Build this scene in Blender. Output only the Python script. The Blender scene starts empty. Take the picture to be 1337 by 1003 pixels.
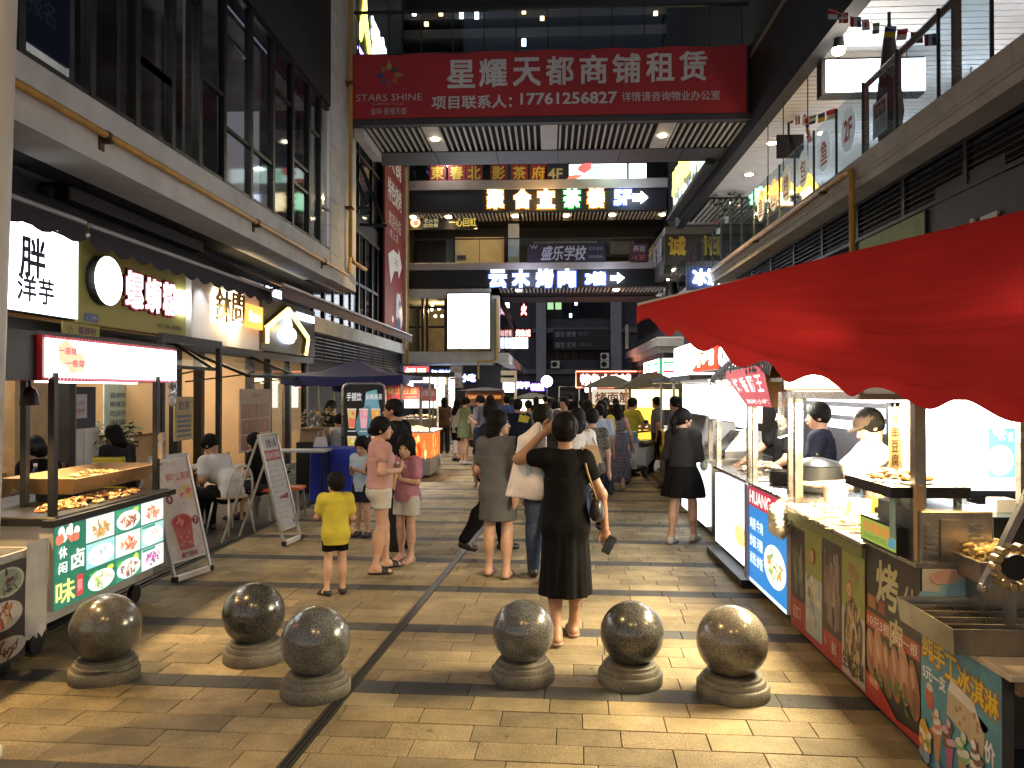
import bpy,math,random
import numpy as np
from mathutils import Vector,Matrix
random.seed(7)
R=math.radians
scene=bpy.context.scene
COL=scene.collection

# ------------------------------------------------------------------ camera, sky, exposure
CAM_H=1.8
YAW,PITCH=R(2.77),R(0.49)
cd=bpy.data.cameras.new('camera')
cam=bpy.data.objects.new('camera',cd)
COL.objects.link(cam)
cd.sensor_width=36.0
cd.lens=36.0*1000/1337
cd.clip_start,cd.clip_end=0.05,600
cam.location=(0,0,CAM_H)
cam.rotation_euler=(R(90)+PITCH,0,YAW)
scene.camera=cam

world=bpy.data.worlds.new('World')
scene.world=world
world.use_nodes=True
wn=world.node_tree
bgn=wn.nodes['Background']
skyn=wn.nodes.new('ShaderNodeTexSky')
skyn.sky_type='NISHITA'
skyn.sun_disc=False
skyn.sun_elevation=R(-3.0)
skyn.sun_rotation=R(200)
wn.links.new(skyn.outputs[0],bgn.inputs[0])
bgn.inputs[1].default_value=2.3          # night: the sun is under the horizon, only a blue glow is left
vs=scene.view_settings
vs.view_transform='Standard'
vs.look='None'
vs.exposure=0.9
vs.gamma=1.0
vs.use_curve_mapping=False
scene.render.engine='CYCLES'
scene.cycles.max_bounces=7
scene.cycles.diffuse_bounces=3
scene.cycles.glossy_bounces=3
scene.cycles.transmission_bounces=4
scene.cycles.transparent_max_bounces=12
scene.cycles.sample_clamp_indirect=4.0
scene.cycles.caustics_reflective=False
scene.cycles.caustics_refractive=False
scene.cycles.use_denoising=True

CR=Matrix.Rotation(YAW,3,'Z')@Matrix.Rotation(R(90)+PITCH,3,'X')
def at(px,py,x=None,y=None,z=None):
    """where the line of sight of a picture point meets the plane X=x, Y=y or Z=z"""
    d=CR@Vector(((px-668.5)/1000,(501.5-py)/1000,-1.0))
    o=Vector((0,0,CAM_H))
    if x is not None:t=x/d.x
    elif y is not None:t=y/d.y
    else:t=(z-CAM_H)/d.z
    return o+d*t

# ------------------------------------------------------------------ materials
MATS={}
def _new(name):
    m=bpy.data.materials.new(name)
    m.use_nodes=True
    return m,m.node_tree,m.node_tree.nodes['Principled BSDF']
def mat(name,col,rough=0.6,metal=0.0,var=0.15,scale=6.0,bump=0.0,bscale=60.0,spec=0.5,sheen=0.0,wear=None):
    """a plain surface with uneven colour (two noises) and a fine bump"""
    if name in MATS:return MATS[name]
    m,nt,b=_new(name)
    N,L=nt.nodes,nt.links
    tc=N.new('ShaderNodeTexCoord')
    n1=N.new('ShaderNodeTexNoise');n1.inputs['Scale'].default_value=scale;n1.inputs['Detail'].default_value=6
    L.new(tc.outputs['Object'],n1.inputs['Vector'])
    mr=N.new('ShaderNodeMapRange')
    mr.inputs[1].default_value=0.3;mr.inputs[2].default_value=0.7
    mr.inputs[3].default_value=1-var;mr.inputs[4].default_value=1+var
    L.new(n1.outputs[0],mr.inputs[0])
    mx=N.new('ShaderNodeMix');mx.data_type='RGBA';mx.blend_type='MULTIPLY';mx.inputs[0].default_value=1
    mx.inputs[6].default_value=(*col,1)
    L.new(mr.outputs[0],mx.inputs[7])
    out=mx.outputs[2]
    if wear is not None:
        n3=N.new('ShaderNodeTexNoise');n3.inputs['Scale'].default_value=scale*.35;n3.inputs['Detail'].default_value=9;n3.inputs['Roughness'].default_value=.7
        L.new(tc.outputs['Object'],n3.inputs['Vector'])
        m3=N.new('ShaderNodeMapRange');m3.inputs[1].default_value=.5;m3.inputs[2].default_value=.72
        L.new(n3.outputs[0],m3.inputs[0])
        mx2=N.new('ShaderNodeMix');mx2.data_type='RGBA'
        L.new(m3.outputs[0],mx2.inputs[0]);L.new(out,mx2.inputs[6]);mx2.inputs[7].default_value=(*wear,1)
        out=mx2.outputs[2]
    L.new(out,b.inputs['Base Color'])
    mr2=N.new('ShaderNodeMapRange');mr2.inputs[3].default_value=max(.03,rough-.1);mr2.inputs[4].default_value=min(1,rough+.1)
    L.new(n1.outputs[0],mr2.inputs[0]);L.new(mr2.outputs[0],b.inputs['Roughness'])
    b.inputs['Metallic'].default_value=metal
    b.inputs['Specular IOR Level'].default_value=spec
    if sheen:b.inputs['Sheen Weight'].default_value=sheen
    if bump:
        n2=N.new('ShaderNodeTexNoise');n2.inputs['Scale'].default_value=bscale;n2.inputs['Detail'].default_value=4
        L.new(tc.outputs['Object'],n2.inputs['Vector'])
        bp=N.new('ShaderNodeBump');bp.inputs['Strength'].default_value=bump;bp.inputs['Distance'].default_value=.01
        L.new(n2.outputs[0],bp.inputs['Height']);L.new(bp.outputs[0],b.inputs['Normal'])
    MATS[name]=m
    return m
def emi(name,col,strength,sample=False):
    if name in MATS:return MATS[name]
    m,nt,b=_new(name)
    nt.nodes.remove(b)
    e=nt.nodes.new('ShaderNodeEmission')
    e.inputs[0].default_value=(*col,1);e.inputs[1].default_value=strength
    nt.links.new(e.outputs[0],nt.nodes['Material Output'].inputs[0])
    m.cycles.emission_sampling='FRONT' if sample else 'NONE'
    MATS[name]=m
    return m
def col_mat(name,rough=0.5,emit=0.0,var=0.12,sample=False,spec=.5,metal=0.0,scale=14.0,bump=0.0):
    """reads the colour stored on the mesh faces: printed sheets, fruit, small goods"""
    if name in MATS:return MATS[name]
    m,nt,b=_new(name)
    N,L=nt.nodes,nt.links
    a=N.new('ShaderNodeAttribute');a.attribute_name='Col'
    tc=N.new('ShaderNodeTexCoord')
    n1=N.new('ShaderNodeTexNoise');n1.inputs['Scale'].default_value=scale;n1.inputs['Detail'].default_value=6
    L.new(tc.outputs['Object'],n1.inputs['Vector'])
    mr=N.new('ShaderNodeMapRange');mr.inputs[1].default_value=.3;mr.inputs[2].default_value=.7
    mr.inputs[3].default_value=1-var;mr.inputs[4].default_value=1+var
    L.new(n1.outputs[0],mr.inputs[0])
    mx=N.new('ShaderNodeMix');mx.data_type='RGBA';mx.blend_type='MULTIPLY';mx.inputs[0].default_value=1
    L.new(a.outputs['Color'],mx.inputs[6]);L.new(mr.outputs[0],mx.inputs[7])
    b.inputs['Roughness'].default_value=rough
    b.inputs['Metallic'].default_value=metal
    b.inputs['Specular IOR Level'].default_value=spec
    L.new(mx.outputs[2],b.inputs['Base Color'])
    if emit:
        L.new(mx.outputs[2],b.inputs['Emission Color']);b.inputs['Emission Strength'].default_value=emit
    m.cycles.emission_sampling='FRONT' if sample else 'NONE'
    if bump:
        bp=N.new('ShaderNodeBump');bp.inputs['Strength'].default_value=bump;bp.inputs['Distance'].default_value=.01
        n2=N.new('ShaderNodeTexNoise');n2.inputs['Scale'].default_value=70
        L.new(tc.outputs['Object'],n2.inputs['Vector'])
        L.new(n2.outputs[0],bp.inputs['Height']);L.new(bp.outputs[0],b.inputs['Normal'])
    MATS[name]=m
    return m
def glass(name,tint=(.8,.85,.88),refl=.03,rough=.02,edge=.45):
    if name in MATS:return MATS[name]
    m,nt,b=_new(name)
    N,L=nt.nodes,nt.links
    nt.nodes.remove(b)
    t=N.new('ShaderNodeBsdfTransparent');t.inputs[0].default_value=(*tint,1)
    g=N.new('ShaderNodeBsdfGlossy');g.inputs['Roughness'].default_value=rough;g.inputs[0].default_value=(.9,.93,1,1)
    f=N.new('ShaderNodeLayerWeight')
    pw=N.new('ShaderNodeMath');pw.operation='POWER';pw.inputs[1].default_value=4.0;L.new(f.outputs['Facing'],pw.inputs[0])
    ad=N.new('ShaderNodeMath');ad.operation='MULTIPLY_ADD';ad.use_clamp=True;ad.inputs[1].default_value=edge;ad.inputs[2].default_value=refl
    L.new(pw.outputs[0],ad.inputs[0])
    mx=N.new('ShaderNodeMixShader')
    L.new(ad.outputs[0],mx.inputs[0]);L.new(t.outputs[0],mx.inputs[1]);L.new(g.outputs[0],mx.inputs[2])
    L.new(mx.outputs[0],N['Material Output'].inputs[0])
    MATS[name]=m
    return m

# ------------------------------------------------------------------ mesh building
XF={}                                  # world matrix of each empty made here
class MB:
    """collects faces (each with a material slot and a colour) and links them as one mesh object"""
    def __init__(s):s.v=[];s.f=[];s.m=[];s.c=[]
    def add(s,vs,fs,col=(.5,.5,.5),m=0):
        k=len(s.v)
        s.v.extend([tuple(v)for v in vs])
        for f in fs:
            s.f.append([k+i for i in f]);s.m.append(m);s.c.append(col)
        return s
    def hexa(s,p,col=(.5,.5,.5),m=0):    # p: 4 bottom + 4 top
        return s.add(p,[(3,2,1,0),(4,5,6,7),(0,1,5,4),(1,2,6,5),(2,3,7,6),(3,0,4,7)],col,m)
    def box(s,x0,x1,y0,y1,z0,z1,col=(.5,.5,.5),m=0):
        return s.hexa([(x0,y0,z0),(x1,y0,z0),(x1,y1,z0),(x0,y1,z0),(x0,y0,z1),(x1,y0,z1),(x1,y1,z1),(x0,y1,z1)],col,m)
    def bbox(s,x0,x1,y0,y1,z0,z1,b=.01,col=(.5,.5,.5),m=0):
        """box with chamfered vertical and top edges"""
        b=min(b,(x1-x0)*.45,(y1-y0)*.45,(z1-z0)*.45)
        def ring(i,z):return[(x0+i+b,y0+i,z),(x1-i-b,y0+i,z),(x1-i,y0+i+b,z),(x1-i,y1-i-b,z),(x1-i-b,y1-i,z),(x0+i+b,y1-i,z),(x0+i,y1-i-b,z),(x0+i,y0+i+b,z)]
        rr=[ring(0,z0),ring(0,z1-b),ring(b,z1)]
        vs=[p for r in rr for p in r];fs=[tuple(range(7,-1,-1)),tuple(range(16,24))]
        for k in range(2):
            for i in range(8):
                j=(i+1)%8
                fs.append((k*8+i,k*8+j,k*8+8+j,k*8+8+i))
        return s.add(vs,fs,col,m)
    def bar(s,p,q,w,h=None,col=(.5,.5,.5),m=0,up=(0,0,1)):
        """box beam from p to q, w wide, h high"""
        h=w if h is None else h
        p,q=Vector(p),Vector(q);d=(q-p).normalized()
        u=Vector(up)
        if abs(d.dot(u))>.98:u=Vector((0,1,0))
        a=d.cross(u).normalized()*(w/2);b=a.cross(d).normalized()*(h/2)
        return s.hexa([p-a-b,p+a-b,q+a-b,q-a-b,p-a+b,p+a+b,q+a+b,q-a+b],col,m)
    def tube(s,pts,r,n=8,col=(.5,.5,.5),m=0,cap=True):
        pts=[Vector(p)for p in pts]
        rs=r if isinstance(r,(list,tuple))else[r]*len(pts)
        vs=[];fs=[]
        ref=None
        for i,p in enumerate(pts):
            d=(pts[min(i+1,len(pts)-1)]-pts[max(i-1,0)]).normalized()
            if ref is None:
                ref=Vector((0,0,1))if abs(d.z)<.9 else Vector((1,0,0))
            a=d.cross(ref).normalized();b=a.cross(d).normalized();ref=b
            for k in range(n):
                t=2*math.pi*k/n
                vs.append(p+(a*math.cos(t)+b*math.sin(t))*rs[i])
        for i in range(len(pts)-1):
            for k in range(n):
                k2=(k+1)%n
                fs.append((i*n+k,i*n+k2,(i+1)*n+k2,(i+1)*n+k))
        if cap:
            fs.append(tuple(range(n-1,-1,-1)));fs.append(tuple(range((len(pts)-1)*n,len(pts)*n)))
        return s.add(vs,fs,col,m)
    def lathe(s,prof,c=(0,0,0),n=24,col=(.5,.5,.5),m=0,sx=1,sy=1):
        """prof: list of (radius, z) from bottom to top"""
        vs=[];fs=[]
        for r,z in prof:
            for k in range(n):
                t=2*math.pi*k/n
                vs.append((c[0]+r*math.cos(t)*sx,c[1]+r*math.sin(t)*sy,c[2]+z))
        for i in range(len(prof)-1):
            for k in range(n):
                k2=(k+1)%n
                fs.append((i*n+k,i*n+k2,(i+1)*n+k2,(i+1)*n+k))
        if prof[0][0]>1e-5:fs.append(tuple(range(n-1,-1,-1)))
        if prof[-1][0]>1e-5:fs.append(tuple(range((len(prof)-1)*n,len(prof)*n)))
        return s.add(vs,fs,col,m)
    def ball(s,c,r,n=10,col=(.5,.5,.5),m=0):
        rx,ry,rz=r if isinstance(r,(list,tuple))else(r,r,r)
        k=max(4,n//2+1)
        prof=[(max(1e-6,math.sin(math.pi*i/k)),-math.cos(math.pi*i/k))for i in range(k+1)]
        vs=[];fs=[]
        for a,z in prof:
            for j in range(n):
                t=2*math.pi*j/n
                vs.append((c[0]+rx*a*math.cos(t),c[1]+ry*a*math.sin(t),c[2]+rz*z))
        for i in range(k):
            for j in range(n):
                j2=(j+1)%n
                fs.append((i*n+j,i*n+j2,(i+1)*n+j2,(i+1)*n+j))
        return s.add(vs,fs,col,m)
    def prism(s,poly,fr,d0,d1,col=(.5,.5,.5),m=0):
        """polygon given in frame coordinates, from depth d0 to d1 along the frame's normal"""
        n=len(poly)
        vs=[fr.p(a,b,d0)for a,b in poly]+[fr.p(a,b,d1)for a,b in poly]
        fs=[tuple(range(n-1,-1,-1)),tuple(range(n,2*n))]+[(i,(i+1)%n,n+(i+1)%n,n+i)for i in range(n)]
        return s.add(vs,fs,col,m)
    def build(s,name,mats,parent=None,smooth=False,world=True):
        vs=s.v
        if parent is not None and world and parent in XF:
            inv=XF[parent].inverted()
            vs=[tuple(inv@Vector(v))for v in vs]
        me=bpy.data.meshes.new(name)
        me.from_pydata(vs,[],s.f)
        if not isinstance(mats,(list,tuple)):mats=[mats]
        for m in mats:me.materials.append(m)
        if len(mats)>1:me.polygons.foreach_set('material_index',s.m)
        cols=np.repeat(np.array([(*c[:3],1.0)for c in s.c],dtype=np.float32),[len(f)for f in s.f],axis=0)
        if len(cols):
            at_=me.color_attributes.new('Col','FLOAT_COLOR','CORNER')
            at_.data.foreach_set('color',cols.ravel())
        if smooth:
            me.polygons.foreach_set('use_smooth',[True]*len(s.f))
            if smooth!='all':me.set_sharp_from_angle(angle=R(38))
        o=bpy.data.objects.new(name,me)
        COL.objects.link(o)
        if parent is not None:
            o.parent=parent
            if parent in XF:XF[o]=XF[parent]
        return o

class Fr:
    """a flat frame: origin, u (reading direction), v (up); its normal faces the reader"""
    def __init__(s,o,u,v=(0,0,1)):
        s.o=Vector(o);s.u=Vector(u).normalized();v=Vector(v)
        s.n=s.u.cross(v).normalized();s.v=s.n.cross(s.u).normalized()
    def p(s,a,b,d=0.0):return s.o+s.u*a+s.v*b+s.n*d

def thing(name,label,cat,loc=(0,0,0),rz=0.0,group=None):
    o=bpy.data.objects.new(name,None)
    COL.objects.link(o)
    o.location=loc;o.rotation_euler=(0,0,rz);o.empty_display_size=.1
    XF[o]=Matrix.Translation(Vector(loc))@Matrix.Rotation(rz,4,'Z')
    return tag(o,label,cat,group)
def tag(o,label,cat,group=None):
    o['label']=label;o['category']=cat
    if group:o['group']=group
    return o
def struct(o):o['kind']='structure';return o
def stuff(o):o['kind']='stuff';return o
def kids(o):return[c for c in bpy.data.objects if c.parent is o]
def copy_thing(o,loc=None,rz=None,label=None,group=None):
    """a copy of a thing with copies of its parts and sub-parts (meshes shared)"""
    def rec(a,par):
        b=a.copy();COL.objects.link(b)
        if par is not None:b.parent=par
        for c in TREE.get(a,()):
            TREE.setdefault(b,[]).append(rec(c,b))
        return b
    TREE={}
    for c in bpy.data.objects:
        if c.parent is not None:TREE.setdefault(c.parent,[]).append(c)
    b=rec(o,None)
    if loc is not None:b.location=loc
    if rz is not None:b.rotation_euler=(0,0,rz)
    if label:b['label']=label
    if group:b['group']=group
    return b

_TX={}
def text_mesh(s,bold=0.0,extrude=0.0,res=2):
    key=(s,bold,extrude,res)
    if key in _TX:return _TX[key]
    cu=bpy.data.curves.new('t','FONT')
    cu.body=s;cu.resolution_u=res;cu.offset=bold;cu.extrude=extrude
    o=bpy.data.objects.new('t',cu);COL.objects.link(o)
    dg=bpy.context.evaluated_depsgraph_get()
    me=bpy.data.meshes.new_from_object(o.evaluated_get(dg))
    vs=np.empty(len(me.vertices)*3);me.vertices.foreach_get('co',vs);vs=vs.reshape(-1,3)
    fs=[tuple(p.vertices)for p in me.polygons]
    bpy.data.objects.remove(o);bpy.data.curves.remove(cu);bpy.data.meshes.remove(me)
    _TX[key]=(vs,fs)
    return _TX[key]
def write(mb,s,fr,a0,b0,a1,b1,d=0.003,col=(1,1,1),m=0,bold=0.0,thick=0.0,fit=True,shear=0.0):
    """lettering fitted into the frame rectangle a0..a1, b0..b1"""
    ex=0.0
    vs,fs=text_mesh(s,0.0,.05 if thick else 0.0)
    if not len(vs):return
    mn,mx=vs.min(0),vs.max(0)
    sx=(a1-a0)/max(1e-6,mx[0]-mn[0]);sy=(b1-b0)/max(1e-6,mx[1]-mn[1])
    if not fit:sx=sy=min(sx,sy)
    for j,(ox,oy)in enumerate(((0,0),)if bold<=0 else((-bold,-bold),(bold,-bold),(bold,bold),(-bold,bold))):     # heavier strokes: the same glyph laid four times
        out=[]
        for x,y,z in vs:
            a,b=a0+(x+ox-mn[0])*sx,b0+(y+oy-mn[1])*sy
            out.append(fr.p(a+shear*(b-b0),b,d+j*.00015+((z/.1+.5)*thick if thick else 0)))
        mb.add(out,fs,col,m)

class Sheet:
    """flat print on a frame: each layer lies a fraction of a millimetre above the last"""
    def __init__(s,fr,step=.0012):s.fr=fr;s.mb=MB();s.k=1;s.step=step*.35;s.j=0;s.clip=None
    def d(s):s.j+=1;return s.k*s.step+(s.j%14)*s.step*.06
    def up(s):s.k+=1;return s
    def rect(s,a0,b0,a1,b1,col):
        s.poly(((a0,b0),(a1,b0),(a1,b1),(a0,b1)),col)
    def poly(s,pts,col):
        d=s.d()
        if s.clip:pts=[(min(max(a,0),s.clip[0]),min(max(b,0),s.clip[1]))for a,b in pts]
        s.mb.add([s.fr.p(a,b,d)for a,b in pts],[tuple(range(len(pts)))],col)
    def disc(s,a,b,ra,rb,col,n=16,rot=0.0,wob=0.0):
        pts=[]
        for k in range(n):
            t=2*math.pi*k/n;w=1+wob*random.uniform(-1,1)
            x,y=ra*math.cos(t)*w,rb*math.sin(t)*w
            pts.append((a+x*math.cos(rot)-y*math.sin(rot),b+x*math.sin(rot)+y*math.cos(rot)))
        s.poly(pts,col)
    def text(s,t,a0,b0,a1,b1,col,bold=0.0,shear=0.0):
        write(s.mb,t,s.fr,a0,b0,a1,b1,s.d(),col,0,bold,0,True,shear)
    def food(s,a,b,ra,rb,pal,n=26,plate=(.85,.87,.88),rim=None):
        if plate is not None:
            s.disc(a,b,ra,rb,plate,20);s.up()
            if rim is not None:s.disc(a,b,ra*.86,rb*.86,rim,20);s.up()
        k0=s.k
        for i in range(n):
            t=random.uniform(0,6.28);r=math.sqrt(random.random())*.66
            c=random.choice(pal);k=random.uniform(.6,1.25)
            s.disc(a+ra*r*math.cos(t),b+rb*r*math.sin(t),ra*random.uniform(.1,.26),rb*random.uniform(.06,.17),tuple(min(1,q*k)for q in c),7,random.uniform(0,3.14),.25)
            if i%3==2:s.up()
        s.k=k0
    def build(s,name,m,parent):return s.mb.build(name,m,parent)
# ------------------------------------------------------------------ people: one smooth surface from blended limbs
class Field:
    def __init__(s,lo,hi,h):
        s.lo=np.array(lo,float)-2*h;s.h=h
        n=np.ceil((np.array(hi)+2*h-s.lo)/h).astype(int)+1
        s.n=n
        s.a=np.full(n,9.0,np.float32)
        s.ax=[s.lo[i]+np.arange(n[i])*h for i in range(3)]
    def _sl(s,lo,hi):
        i0=np.clip(np.floor((np.array(lo)-s.lo)/s.h).astype(int),0,s.n)
        i1=np.clip(np.ceil((np.array(hi)-s.lo)/s.h).astype(int)+1,0,s.n)
        sl=tuple(slice(a,b)for a,b in zip(i0,i1))
        X=s.ax[0][sl[0]][:,None,None];Y=s.ax[1][sl[1]][None,:,None];Z=s.ax[2][sl[2]][None,None,:]
        return sl,X,Y,Z
    def _join(s,sl,d,k):
        a=s.a[sl]
        if k>0:
            h=np.clip(.5+.5*(a-d)/k,0,1)
            s.a[sl]=a*(1-h)+d*h-k*h*(1-h)
        else:
            s.a[sl]=np.minimum(a,d)
    def cap(s,p,q,r0,r1,k=.02,sq=None):
        p,q=np.array(p,float),np.array(q,float)
        m=max(r0,r1)+k+2.5*s.h
        sl,X,Y,Z=s._sl(np.minimum(p,q)-m,np.maximum(p,q)+m)
        ba=q-p;L2=max(1e-9,ba@ba)
        t=np.clip(((X-p[0])*ba[0]+(Y-p[1])*ba[1]+(Z-p[2])*ba[2])/L2,0,1)
        d=np.sqrt((X-p[0]-t*ba[0])**2+(Y-p[1]-t*ba[1])**2+(Z-p[2]-t*ba[2])**2)-(r0+(r1-r0)*t)
        s._join(sl,d.astype(np.float32),k);return s
    def ell(s,c,r,k=.02,rot=None,cut=False):
        c,r=np.array(c,float),np.array(r,float)
        m=r.max()+k+2.5*s.h
        sl,X,Y,Z=s._sl(c-m,c+m)
        x,y,z=X-c[0],Y-c[1],Z-c[2]
        if rot is not None:
            M=np.array(rot).T
            x,y,z=(M[0,0]*x+M[0,1]*y+M[0,2]*z,M[1,0]*x+M[1,1]*y+M[1,2]*z,M[2,0]*x+M[2,1]*y+M[2,2]*z)
        k0=np.sqrt((x/r[0])**2+(y/r[1])**2+(z/r[2])**2)
        k1=np.sqrt((x/r[0]**2)**2+(y/r[1]**2)**2+(z/r[2]**2)**2)
        d=(k0*(k0-1)/np.maximum(k1,1e-6)).astype(np.float32)
        if cut:s.a[sl]=np.maximum(s.a[sl],-d)
        else:s._join(sl,d,k)
        return s
    def cut(s,p,n):
        """keep the side the normal points away from"""
        n=np.array(n,float);n/=np.linalg.norm(n)
        X=s.ax[0][:,None,None];Y=s.ax[1][None,:,None];Z=s.ax[2][None,None,:]
        s.a=np.maximum(s.a,((X-p[0])*n[0]+(Y-p[1])*n[1]+(Z-p[2])*n[2]).astype(np.float32));return s
    def cone(s,c0,c1,a0,b0,a1,b1,folds=0,amp=0.0,ph=0.0,k=.02,bulge=0.0):
        """skirt from c0 (top) to c1 (hem): elliptical sections with folds that grow to the hem"""
        c0,c1=np.array(c0,float),np.array(c1,float)
        m=max(a0,b0,a1,b1)+amp+k+2.5*s.h
        lo=np.minimum(c0,c1)-m;hi=np.maximum(c0,c1)+m
        lo[2]=min(c0[2],c1[2])-2*s.h;hi[2]=max(c0[2],c1[2])+2*s.h
        sl,X,Y,Z=s._sl(lo,hi)
        t=np.clip((c0[2]-Z)/(c0[2]-c1[2]),0,1)
        cx=c0[0]+(c1[0]-c0[0])*t;cy=c0[1]+(c1[1]-c0[1])*t
        tb=t+bulge*np.sin(t*math.pi)
        a=a0+(a1-a0)*tb;b=b0+(b1-b0)*tb
        x,y=X-cx,Y-cy
        th=np.arctan2(y/b,x/a)
        w=1+amp*t**1.3*(np.sin(folds*th+ph+2*t)+.4*np.sin((2*folds+1)*th+1+ph))
        d=(np.sqrt((x/a)**2+(y/b)**2)-w)*np.minimum(a,b)
        d=np.maximum(d,np.maximum(Z-c0[2],c1[2]-Z))
        s._join(sl,d.astype(np.float32),k);return s
    def mesh(s):
        """surface nets"""
        a=s.a;n=s.n
        ins=a<0
        cnt=np.zeros(n-1,np.int8);acc=np.zeros((*(n-1),3),np.float32);num=np.zeros(n-1,np.float32)
        c8=[ins[i:n[0]-1+i,j:n[1]-1+j,k:n[2]-1+k]for i in(0,1)for j in(0,1)for k in(0,1)]
        tot=sum(c.astype(np.int8)for c in c8)
        act=(tot>0)&(tot<8)
        I=np.argwhere(act)
        if not len(I):return np.zeros((0,3)),np.zeros((0,4),int)
        P=np.zeros((len(I),3));W=np.zeros(len(I))
        cor=[(i,j,k)for i in(0,1)for j in(0,1)for k in(0,1)]
        val={c:a[I[:,0]+c[0],I[:,1]+c[1],I[:,2]+c[2]]for c in cor}
        for c in cor:
            for ax in range(3):
                if c[ax]:continue
                e=list(c);e[ax]=1;e=tuple(e)
                v0,v1=val[c],val[e]
                x=(v0<0)!=(v1<0)
                t=np.where(x,v0/np.where(x,v0-v1,1),0)
                q=np.array(c,float)[None,:].repeat(len(I),0);q[:,ax]+=t
                P+=q*x[:,None];W+=x
        P=P/W[:,None]+I
        V=s.lo+P*s.h
        idx=np.full(n-1,-1,np.int64);idx[act]=np.arange(len(I))
        F=[]
        for ax in range(3):
            b,c=(ax+1)%3,(ax+2)%3
            s0=[slice(1,n[i]-1)for i in range(3)];s1=list(s0)
            s0[ax]=slice(0,n[ax]-1);s1[ax]=slice(1,n[ax])
            A,B=ins[tuple(s0)],ins[tuple(s1)]
            for flip,X in((False,A&~B),(True,~A&B)):
                E=np.argwhere(X)
                if not len(E):continue
                E=E+np.array([0 if i==ax else 1 for i in range(3)])
                def g(db,dc):
                    Q=E.copy();Q[:,b]+=db;Q[:,c]+=dc
                    return idx[Q[:,0],Q[:,1],Q[:,2]]
                q=[g(-1,-1),g(0,-1),g(0,0),g(-1,0)]
                if flip:q=q[::-1]
                F.append(np.stack(q,1))
        F=np.concatenate(F);F=F[(F>=0).all(1)]
        return V,F

def np_obj(name,V,F,m,parent=None):
    me=bpy.data.meshes.new(name)
    if len(V):
        me.vertices.add(len(V));me.vertices.foreach_set('co',np.asarray(V,np.float32).ravel())
        me.loops.add(F.size);me.loops.foreach_set('vertex_index',F.astype(np.int32).ravel())
        me.polygons.add(len(F));me.polygons.foreach_set('loop_start',np.arange(0,F.size,4,dtype=np.int32))
        me.polygons.foreach_set('use_smooth',np.ones(len(F),bool))
        me.update(calc_edges=True)
    me.materials.append(m)
    o=bpy.data.objects.new(name,me);COL.objects.link(o)
    if parent is not None:o.parent=parent
    return o

def skin_mat(tone):
    c={'fair':(.50,.30,.21),'mid':(.42,.24,.16),'tan':(.33,.18,.115)}[tone]
    m=mat('skin_'+tone,c,.5,0,.08,30,.05,220)
    m.node_tree.nodes['Principled BSDF'].inputs['Subsurface Weight'].default_value=0.0
    return m
def HAIR():
    if 'black_hair' in MATS:return MATS['black_hair']
    m=mat('black_hair',(.005,.0045,.004),.6,0,.5,40,.9,1,.15);nt=m.node_tree
    tx=[n for n in nt.nodes if n.type=='TEX_NOISE' and n.inputs['Scale'].default_value==1][0];tx.inputs['Scale'].default_value=60
    mp=nt.nodes.new('ShaderNodeMapping');mp.inputs[3].default_value=(4,4,.35)
    nt.links.new([n for n in nt.nodes if n.type=='TEX_COORD'][0].outputs['Object'],mp.inputs[0]);nt.links.new(mp.outputs[0],tx.inputs['Vector'])
    return m
def cloth(name,c,var=.1,scale=9):return mat('cloth_'+name,c,.88,0,var,scale,.55,26,.12,0)
def pattern_cloth(name,cols,scale=26,bands=0.0):
    """printed cloth: cells of several dyes"""
    k='cloth_'+name
    if k in MATS:return MATS[k]
    m,nt,b=_new(k);N,L=nt.nodes,nt.links
    tc=N.new('ShaderNodeTexCoord')
    mp=N.new('ShaderNodeMapping');L.new(tc.outputs['Object'],mp.inputs[0]);mp.inputs[3].default_value=(1,1,1.6)
    v=N.new('ShaderNodeTexVoronoi');v.inputs['Scale'].default_value=scale;L.new(mp.outputs[0],v.inputs['Vector'])
    sp=N.new('ShaderNodeSeparateColor');L.new(v.outputs['Color'],sp.inputs[0])
    src=sp.outputs[0]
    if bands:
        w=N.new('ShaderNodeTexWave');w.bands_direction='Z';w.inputs['Scale'].default_value=bands;w.inputs['Distortion'].default_value=1.5
        L.new(tc.outputs['Object'],w.inputs['Vector'])
        mm=N.new('ShaderNodeMath');mm.operation='MULTIPLY_ADD';mm.inputs[1].default_value=.55
        L.new(w.outputs[1],mm.inputs[0])
        m5=N.new('ShaderNodeMath');m5.operation='MULTIPLY';m5.inputs[1].default_value=.45;L.new(src,m5.inputs[0]);L.new(m5.outputs[0],mm.inputs[2])
        src=mm.outputs[0]
    cr=N.new('ShaderNodeValToRGB');cr.color_ramp.interpolation='CONSTANT'
    e=cr.color_ramp.elements
    while len(e)<len(cols):e.new(.5)
    for i,c in enumerate(cols):e[i].position=i/len(cols);e[i].color=(*c,1)
    L.new(src,cr.inputs[0]);L.new(cr.outputs[0],b.inputs['Base Color'])
    b.inputs['Roughness'].default_value=.85
    MATS[k]=m;return m

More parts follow.
